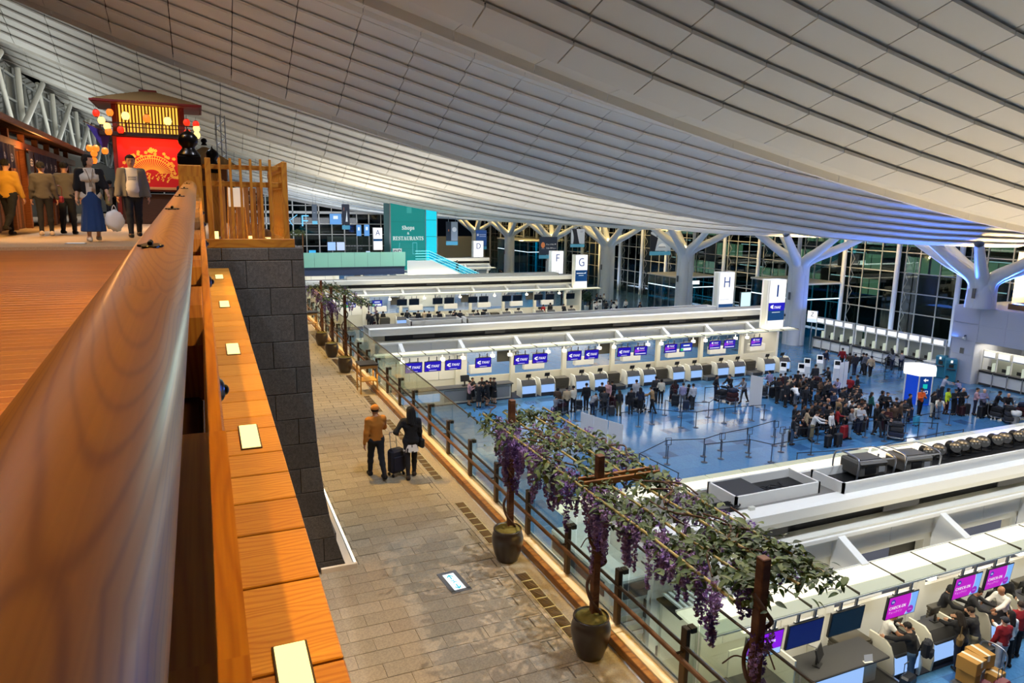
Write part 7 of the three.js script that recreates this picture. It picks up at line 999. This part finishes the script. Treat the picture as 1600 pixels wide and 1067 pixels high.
// ---------------------------------------------------------------- banners hung from the ceiling
function banner(x, y0, y1, z, w, draw, label, strip = true) {
  const g = thing('hanging_banner', label, 'banner', [x, 0, z]), h = y1 - y0; const t = canvasTex(256, Math.round(256 * h / w), draw);
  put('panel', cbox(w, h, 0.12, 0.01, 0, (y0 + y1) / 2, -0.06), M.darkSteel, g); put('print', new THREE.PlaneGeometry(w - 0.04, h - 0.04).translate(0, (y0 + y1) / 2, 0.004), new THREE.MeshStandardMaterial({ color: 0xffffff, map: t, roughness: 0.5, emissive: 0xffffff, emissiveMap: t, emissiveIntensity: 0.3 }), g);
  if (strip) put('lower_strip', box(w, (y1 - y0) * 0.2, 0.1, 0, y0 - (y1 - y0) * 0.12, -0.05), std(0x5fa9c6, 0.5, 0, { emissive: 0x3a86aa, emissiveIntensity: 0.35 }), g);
  const top = ceilY(x, z) + 0.06; for (const s of [-0.3, 0.3]) put('hanger_rod', box(0.04, top - y1, 0.04, s * w, (top + y1) / 2, -0.06), M.steel, g); return g;
}
const fillR = (g, c, x, y, w, h) => { g.fillStyle = c; g.fillRect(x, y, w, h); };
banner(44.65, 5.9, 8.4, -90, 2.8, (g, w, h) => { fillR(g, '#26364c', 0, 0, w, h); g.fillStyle = '#e08a58'; g.beginPath(); g.ellipse(50, h * 0.46, 28, 38, 0, 0, 7); g.fill(); fillR(g, '#c87850', 48, h * 0.33, 5, 76); for (const y of [0.38, 0.6]) for (let i = 0; i < 7; i++) { g.strokeStyle = '#e8eef4'; kana(g, 96 + i * 21, h * y, 18, [['chi', 'e', 'tsu', 'ku', 'de', 'n', 'kai'][(i + (y > 0.5 ? 3 : 0)) % 7]], 0.16); } fillR(g, '#aab4c0', 26, h * 0.66, 48, 4); }, 'black hanging banner with an orange disc and white characters beside the F sign');
banner(42.75, 8.0, 9.85, -78, 1.95, (g, w, h) => { fillR(g, '#b9c2cc', 0, 0, w, h); g.fillStyle = '#20242c'; g.beginPath(); g.moveTo(10, 0); g.quadraticCurveTo(70, h * 0.5, 40, h); g.lineTo(160, h); g.quadraticCurveTo(120, h * 0.4, 100, 0); g.fill(); fillR(g, '#7c8794', 170, 30, 60, 8); fillR(g, '#7c8794', 170, 50, 50, 6); }, 'black and white picture banner above the G sign');
banner(50.9, 7.4, 9.7, -72, 3.0, (g, w, h) => { fillR(g, '#aebbc8', 0, 0, w, h); g.fillStyle = '#141a2a'; g.beginPath(); g.moveTo(0, 20); g.lineTo(90, 60); g.lineTo(60, h); g.lineTo(0, h); g.fill(); fillR(g, '#1c2436', 70, 0, 60, 50); g.fillStyle = '#dfe6ee'; g.beginPath(); g.moveTo(90, h * 0.8); g.quadraticCurveTo(110, h * 0.6, 150, h * 0.6); g.quadraticCurveTo(190, h * 0.62, 200, h * 0.8); g.fill(); fillR(g, '#222', 100, h * 0.78, 90, 6); }, 'grey picture banner with a white car near the H sign column');
banner(33.75, 7.4, 10.2, -100, 1.8, (g, w, h) => { fillR(g, '#26303e', 0, 0, w, h); fillR(g, '#8a97a6', w * 0.42, 0, w * 0.58, h); g.fillStyle = '#d8dde2'; g.beginPath(); g.arc(w * 0.7, h * 0.4, 50, 0, 7); g.fill(); fillR(g, '#c8784a', 40, h * 0.4, 20, 40); }, 'dark and grey picture banner above the D sign');
banner(41.45, 6.2, 8.75, -108, 1.85, (g, w, h) => { fillR(g, '#2c5aa6', 0, 0, w, h); fillR(g, '#dfe8f4', 20, 80, 40, 50); for (let i = 0; i < 5; i++) { fillR(g, '#cfe0f6', 84 + i * 32, 90, 22, 16); fillR(g, '#cfe0f6', 84 + i * 32, 130, 22, 16); } }, 'blue hanging banner with white characters behind the stairs');
banner(15.55, 10.0, 12.4, -110, 0.75, (g, w, h) => { fillR(g, '#4a5462', 0, 0, w, h); fillR(g, '#c8d0d6', 60, h * 0.5, 120, 14); }, 'slim grey picture banner over the far hall, beside the stone pier'); banner(20.15, 9.4, 12.5, -110, 1.15, (g, w, h) => { fillR(g, '#2b2f3c', 0, 0, w, h); g.fillStyle = '#dfe6ee'; g.beginPath(); g.moveTo(w * 0.45, h * 0.85); g.lineTo(w * 0.65, h * 0.3); g.lineTo(w * 0.75, h * 0.85); g.fill(); fillR(g, '#b06a50', 60, 100, 16, 120); }, 'dark slim picture banner over the far hall, second from the stone pier');
// ---------------------------------------------------------------- glass footbridge, restaurants tower and stair
{
  const Z = -81, b = thing('glass_footbridge', 'long footbridge with pale green glass sides crossing the hall', 'footbridge', [0, 0, Z]); const gg = new THREE.MeshPhysicalMaterial({ color: 0xb8f0d8, roughness: 0.3, transmission: 0.35, thickness: 0, ior: 1.5 });
  for (let i = 0; i < 10; i++) put('glass_pane', cbox(1.46, 1.65, 0.03, 0.004, 6.8 + i * 1.48 + 0.74, 6.2, 0.05), gg, b); for (let i = 0; i <= 10; i++) put('glass_post', box(0.03, 1.6, 0.06, 6.8 + i * 1.48, 6.2, 0.0), M.darkSteel, b);
  put('girder', box(15.2, 0.95, 0.5, 13.9, 4.9, -0.3), std(0x3f4a66, 0.6), b); put('walk_slab', box(14.2, 0.25, 3.4, 13.4, 5.85, -1.9), std(0xa8a8a2, 0.6), b); put('far_girder', box(15.2, 1.0, 0.3, 13.9, 5.2, -3.6), std(0x3f4a66, 0.6), b); put('soffit_lamp', [box(14, 0.05, 0.1, 13.9, 4.45, -0.9)], glow(0xe8f4ff, 1.0), b);
  put('beige_wall', box(7.4, 4.2, 0.4, 25, 2.2, -3.2), M.cream, b);
  const t = thing('restaurant_tower', 'tall teal glass tower lettered Shops and Restaurants at the end of the footbridge', 'tower', [0, 0, -84.5]); const tx = canvasTex(512, 768, (g, w, h) => { fillR(g, '#0e8a86', 0, 0, w, h); g.strokeStyle = '#0b7471'; g.lineWidth = 4; for (const y of [210, 520]) { g.beginPath(); g.moveTo(0, y); g.lineTo(w, y); g.stroke(); } fillR(g, '#3aa6a2', 238, 40, 70, 70); g.fillStyle = '#f6fffd'; g.textAlign = 'center'; g.font = 'bold 62px serif'; g.fillText('Shops', w / 2, 300); g.font = 'bold 40px serif'; g.fillText('&', w / 2, 355); g.font = 'bold 60px serif'; g.fillText('RESTAURANTS', w / 2, 420, 470); g.strokeStyle = '#5fd0e0'; g.lineWidth = 6; g.strokeRect(320, 450, 60, 130); g.beginPath(); g.moveTo(130, 450); g.lineTo(110, 580); g.lineTo(150, 580); g.stroke(); });
  put('back_panel', box(4.35, 8.0, 0.2, 22.9, 8.6, 0), M.darkSteel, t); put('lit_wall', new THREE.PlaneGeometry(4.35, 8).translate(22.9, 8.6, 0.106), new THREE.MeshStandardMaterial({ color: 0x0a3a38, roughness: 0.25, emissive: 0xffffff, emissiveMap: tx, emissiveIntensity: 0.85 }), t); for (let k = 0; k < 4; k++) put('cyan_pane', box(1.35, 1.95, 0.2, 25.78, 5.65 + k * 2.0, 0.1), glow(0x16d8f0, 0.95, { color: 0x0a5a66, roughness: 0.2 }), t); put('frame', [box(0.1, 8, 0.3, 20.7, 8.6, 0.05), box(0.1, 8, 0.3, 25.08, 8.6, 0.05), box(0.1, 8, 0.3, 26.5, 8.6, 0.05)], M.steel, t); put('core', box(5.8, 8, 3, 23.6, 8.6, -1.7), std(0x1b5a5c, 0.6), t); areaLight(24, 8, -82.8, 4, 4, [0, -0.2, 1], 0x30d8e0, 3);
  const s = thing('lit_stair', 'straight stair with cyan lit glass balustrades descending from the tower', 'stair', [0, 0, -82.5]); const A = V(23.2, 5.6, 0), B = V(34.5, 1.4, 0); put('stringer', poly([[22.2, 5.9], [25.2, 5.9], [34.8, 1.6], [34.8, 0], [33, 0], [25, 3.9], [22.2, 3.9]], 0.25), M.white, s); for (let i = 0; i < 26; i++) put('step', box(0.46, 0.05, 2.0, 25.2 + i * 0.37, 5.7 - i * 0.166, -1.1), M.grey, s); for (const zz of [0.1, -2.2]) { for (let i = 0; i < 7; i++) { const x = 24.9 + i * 1.38, y = 6.0 - i * 0.6; const p = put('glass_pane', poly([[0, 0], [1.34, -0.58], [1.34, 0.42], [0, 1.0]], 0.03), glass(0x9feaf6), s); p.position.set(x, y, zz); } for (const q of [0.08, 0.4, 0.72, 1.02]) put('light_tube', bar(V(23.2, 6.0 + q, zz + 0.06), V(24.9, 6.0 + q, zz + 0.06), 0.025, 6), glow(0x8ff0ff, 2.0), s), put('light_tube', bar(V(24.9, 6.0 + q, zz + 0.06), V(34.5, 1.8 + q, zz + 0.06), 0.025, 6), glow(0x8ff0ff, 2.0), s); }
  person('person in blue going down the cyan lit stair', [28.8, 4.1, -83.4], 1.4, 'cr_walkm', POSES.walk, { cell: 0.03, hem: 0.04 }, { top: HUE.navy, legs: HUE.navy });
  // things standing on and behind the footbridge: screens, stall, far signs
  const sc = (label, x, y, z, w, h, c, k) => { const g = thing('display_screen', label, 'screen', [x, y, z]); put('bezel', cbox(w + 0.1, h + 0.1, 0.12, 0.01, 0, 0, -0.07), M.black, g); put('display', box(w, h, 0.02, 0, 0, 0), glow(c, k), g); put('stand', box(0.1, 1.2, 0.08, 0, -h / 2 - 0.6, -0.08), M.darkSteel, g); };
  sc('bright flight display screen on the footbridge, nearer the stone pier', 13.7, 7.55, -84.2, 0.9, 0.95, 0x9cc4ff, 1.1); sc('bright flight display screen on the footbridge, beside the dark stall', 14.75, 7.55, -84.2, 0.9, 0.95, 0xc8dcff, 1.0); sc('small cyan display screen low on the footbridge', 11.5, 6.7, -84.2, 0.75, 0.8, 0x38b8ff, 1.0); sc('pale notice screen by the dark stall on the footbridge', 17.8, 6.7, -83.6, 0.5, 0.6, 0xc8e4ff, 0.9);
  const st = thing('dark_stall', 'dark cafe stall with people shapes of stacked chairs on the footbridge'.replace(' people shapes of', ''), 'stall', [16.2, 5.98, -83.4]); put('counter', cbox(2.2, 0.75, 0.8, 0.02, 0, 0.4, 0), M.black, st); for (let i = 0; i < 6; i++) put('chair_stack', [box(0.05, 0.7, 0.05, -0.9 + i * 0.34, 1.1, -0.3), box(0.3, 0.05, 0.3, -0.85 + i * 0.34, 1.25, -0.25), box(0.05, 0.5, 0.05, -0.75 + i * 0.34, 1.5, -0.4)], M.darkSteel, st);
  const dw = thing('tower_door', 'small pale bluish double sign at the foot of the teal tower', 'sign', [21.3, 6.9, -83.6]); put('panel', box(1.1, 0.75, 0.1), M.whiteGloss, dw); put('mark', [place(new THREE.TorusGeometry(0.16, 0.04, 6, 18, 4.5), -0.25, 0, 0.06), place(new THREE.TorusGeometry(0.16, 0.04, 6, 18, 4.5), 0.25, 0.05, 0.06)], std(0x143048, 0.5), dw);
  const dr = thing('roof_pod', 'dark rounded pod on the roof before the beige wall, closer to the footbridge', 'pod', [20.6, 3.5, -79.5], 0); put('shell', cbox(1.05, 0.5, 0.6, 0.18, 0, 0.3, 0), std(0x4a4030, 0.5), dr); put('band', box(1.1, 0.06, 0.64, 0, 0.28, 0), M.darkGrey, dr); copy(dr, 'dark rounded pod on the roof before the beige wall, closer to the stair', [22.3, 3.5, -79.5]);
  const V2 = (x, z) => { const j = 0; }; 
  // cream drum column and greenery at the far side
  const ft = thing('far_trellis', 'small green trellis with pale flowers far along the upper walkway', 'trellis', [9.3, 6, -86]); put('canopy_leaves', (() => { const r = R(21), im = []; for (let i = 0; i < 260; i++) im.push(place(leafGeo(0.22), (r() - 0.5) * 3.4, 3.0 + (r() - 0.5) * 0.7, (r() - 0.5) * 1.2, r() * 6, r() * 6, r() * 6)); return im; })(), std(0x55602e, 0.8, 0, { side: THREE.DoubleSide }), ft).userData.kind = 'stuff'; for (const x of [-1.4, 0, 1.4]) put('post', cbox(0.12, 2.9, 0.12, 0.01, x, 1.45, 0), M.cedarDark, ft);
  // lit letters and adverts on the far wall
  const kg = thing('lit_wall_letters', 'pale blue lit fragments of big letters on the far window wall', 'sign', [17, 9.2, -152]); put('letter', [beamBar(V(-1.2, 1.1, 0), V(0, -0.9, 0), 0.24, 0.1), beamBar(V(1.0, 1.2, 0), V(-0.4, 0.1, 0), 0.24, 0.1)], glow(0x6fc8ff, 1.3), kg); put('letter', [box(0.24, 2.2, 0.1, 2.0, 0, 0), box(1.3, 0.22, 0.1, 2.6, 1.0, 0), box(1.2, 0.22, 0.1, 2.5, 0, 0)], glow(0x6fc8ff, 1.3), kg);
  const adv = (label, x, y, z, w, h) => { const g = thing('lit_advert', label, 'sign', [x, y, z]); put('case', cbox(w + 0.1, h + 0.1, 0.2, 0.01, 0, 0, -0.12), M.darkSteel, g); put('lit_face', box(w, h, 0.02), glow(0x6fb4ff, 0.8), g); put('inner_mark', box(w * 0.4, h * 0.3, 0.03, 0, h * 0.15, 0.01), glow(0xeaf6ff, 1), g); };
  adv('pale blue lit advert panel on the far hall wall, first before letter A', 30.6, 7.25, -152.5, 1.0, 2.3); adv('pale blue lit panel with small mark beside the letter A sign', 32.3, 7.3, -152.5, 1.1, 2.4); adv('pale blue lit advert high on the far hall wall', 25.8, 9.6, -152.5, 2.4, 2.2);
  const gd = thing('far_crowd_stalls', 'row of small lit far check-in desks under the footbridge', 'desk row', [14, 0, -112]); const r = R(71); for (let i = 0; i < 14; i++) { put('desk', box(1.0, 1.1, 0.6, -6 + i * 1.6, 0.55, r() * 4), M.white, gd); put('lit_front', box(0.8, 0.5, 0.05, -6 + i * 1.6, 0.6, 4.4), glow(0x8fb8f0, 0.9), gd); }
}
// ---------------------------------------------------------------- fence-end housing of the island with projectors
{
  const h = thing('end_housing', 'pale island end housing with dark windows and slatted grilles below the balustrade', 'housing', [0, 0, 0]); const c = std(0xd2d8d0, 0.5);
  put('upper_box', cbox(1.5, 0.6, 3.0, 0.03, 8.75, 3.45, -14.05), c, h); put('dark_window', box(1.0, 0.38, 0.04, 8.85, 3.46, -12.53), M.darkGrey, h); put('dark_window', box(0.04, 0.36, 2.6, 7.99, 3.46, -14.1), M.darkGrey, h);
  put('side_fin', poly([[0, 3.35], [1.15, 3.35], [2.1, 2.9], [2.1, 2.2], [0, 1.9]], 0.35, 0.01).rotateY(-Math.PI / 2 + Math.PI).translate(9.0, 0, -12.5), c, h); put('lower_wall', box(1.1, 3.2, 3.0, 8.6, 1.6, -14.1), c, h);
  for (let i = 0; i < 9; i++) put('wall_slat', box(1.2, 0.09, 0.08, 8.3, 0.7 + i * 0.28, -12.5 + 0.0, -0.4), M.grey, h);
  for (let i = 0; i < 26; i++) put('ceiling_slat', box(0.07, 0.05, 1.0, 9.3 + i * 0.145, 3.34, Z1 - 1.5), c, h); put('slat_back', box(3.9, 0.04, 1.0, 11.1, 3.2, Z1 - 1.5), M.black, h);
}

// lights of the far hall: lit soffits over the distant floor and the market edge
for (const z of [-112, -132]) areaLight(26, 9.5, z, 30, 2, 'up', 0xeaf3ff, 4);
areaLight(14, 7.4, -60, 6, 26, 'up', 0xfff2dc, 4); areaLight(14, 7.4, -100, 6, 30, 'up', 0xf2f6ff, 3);
areaLight(57.0, 0.6, -60, 1.2, 70, 'up', 0xcfe2ff, 7);
areaLight(14, 4.3, -84.5, 14, 1.5, [0, 0.9, 1.4], 0xdffff0, 9);
struct('floor', box(9, 0.3, 24, 7.2, 5.85, -96.5), M.tileFar);
areaLight(25, 3.5, -81.5, 6, 1.2, [0, -0.2, -1], 0xfff6e0, 10);
areaLight(40, 8.2, -60, 3, 60, [1, -0.15, 0], 0xd8e6ff, 1.2);

// blue flood lamps on the booth roofs and the pale block, aimed at the ceiling
spot(52.5, 3.4, -38, 40, 11.5, -26, 0x3a70ff, 1300, 0.62, 0.8, 10); spot(53, 6.3, -31.5, 44, 10.5, -24, 0x3a70ff, 550, 0.7, 0.8, 10); spot(52.5, 3.4, -44, 36, 12, -33, 0x4a80ff, 1100, 0.55, 0.8, 10);
areaLight(12, 9, -145, 40, 1.5, [0, 0, -1], 0xf4f6ff, 5);
renderer.render(scene, camera);
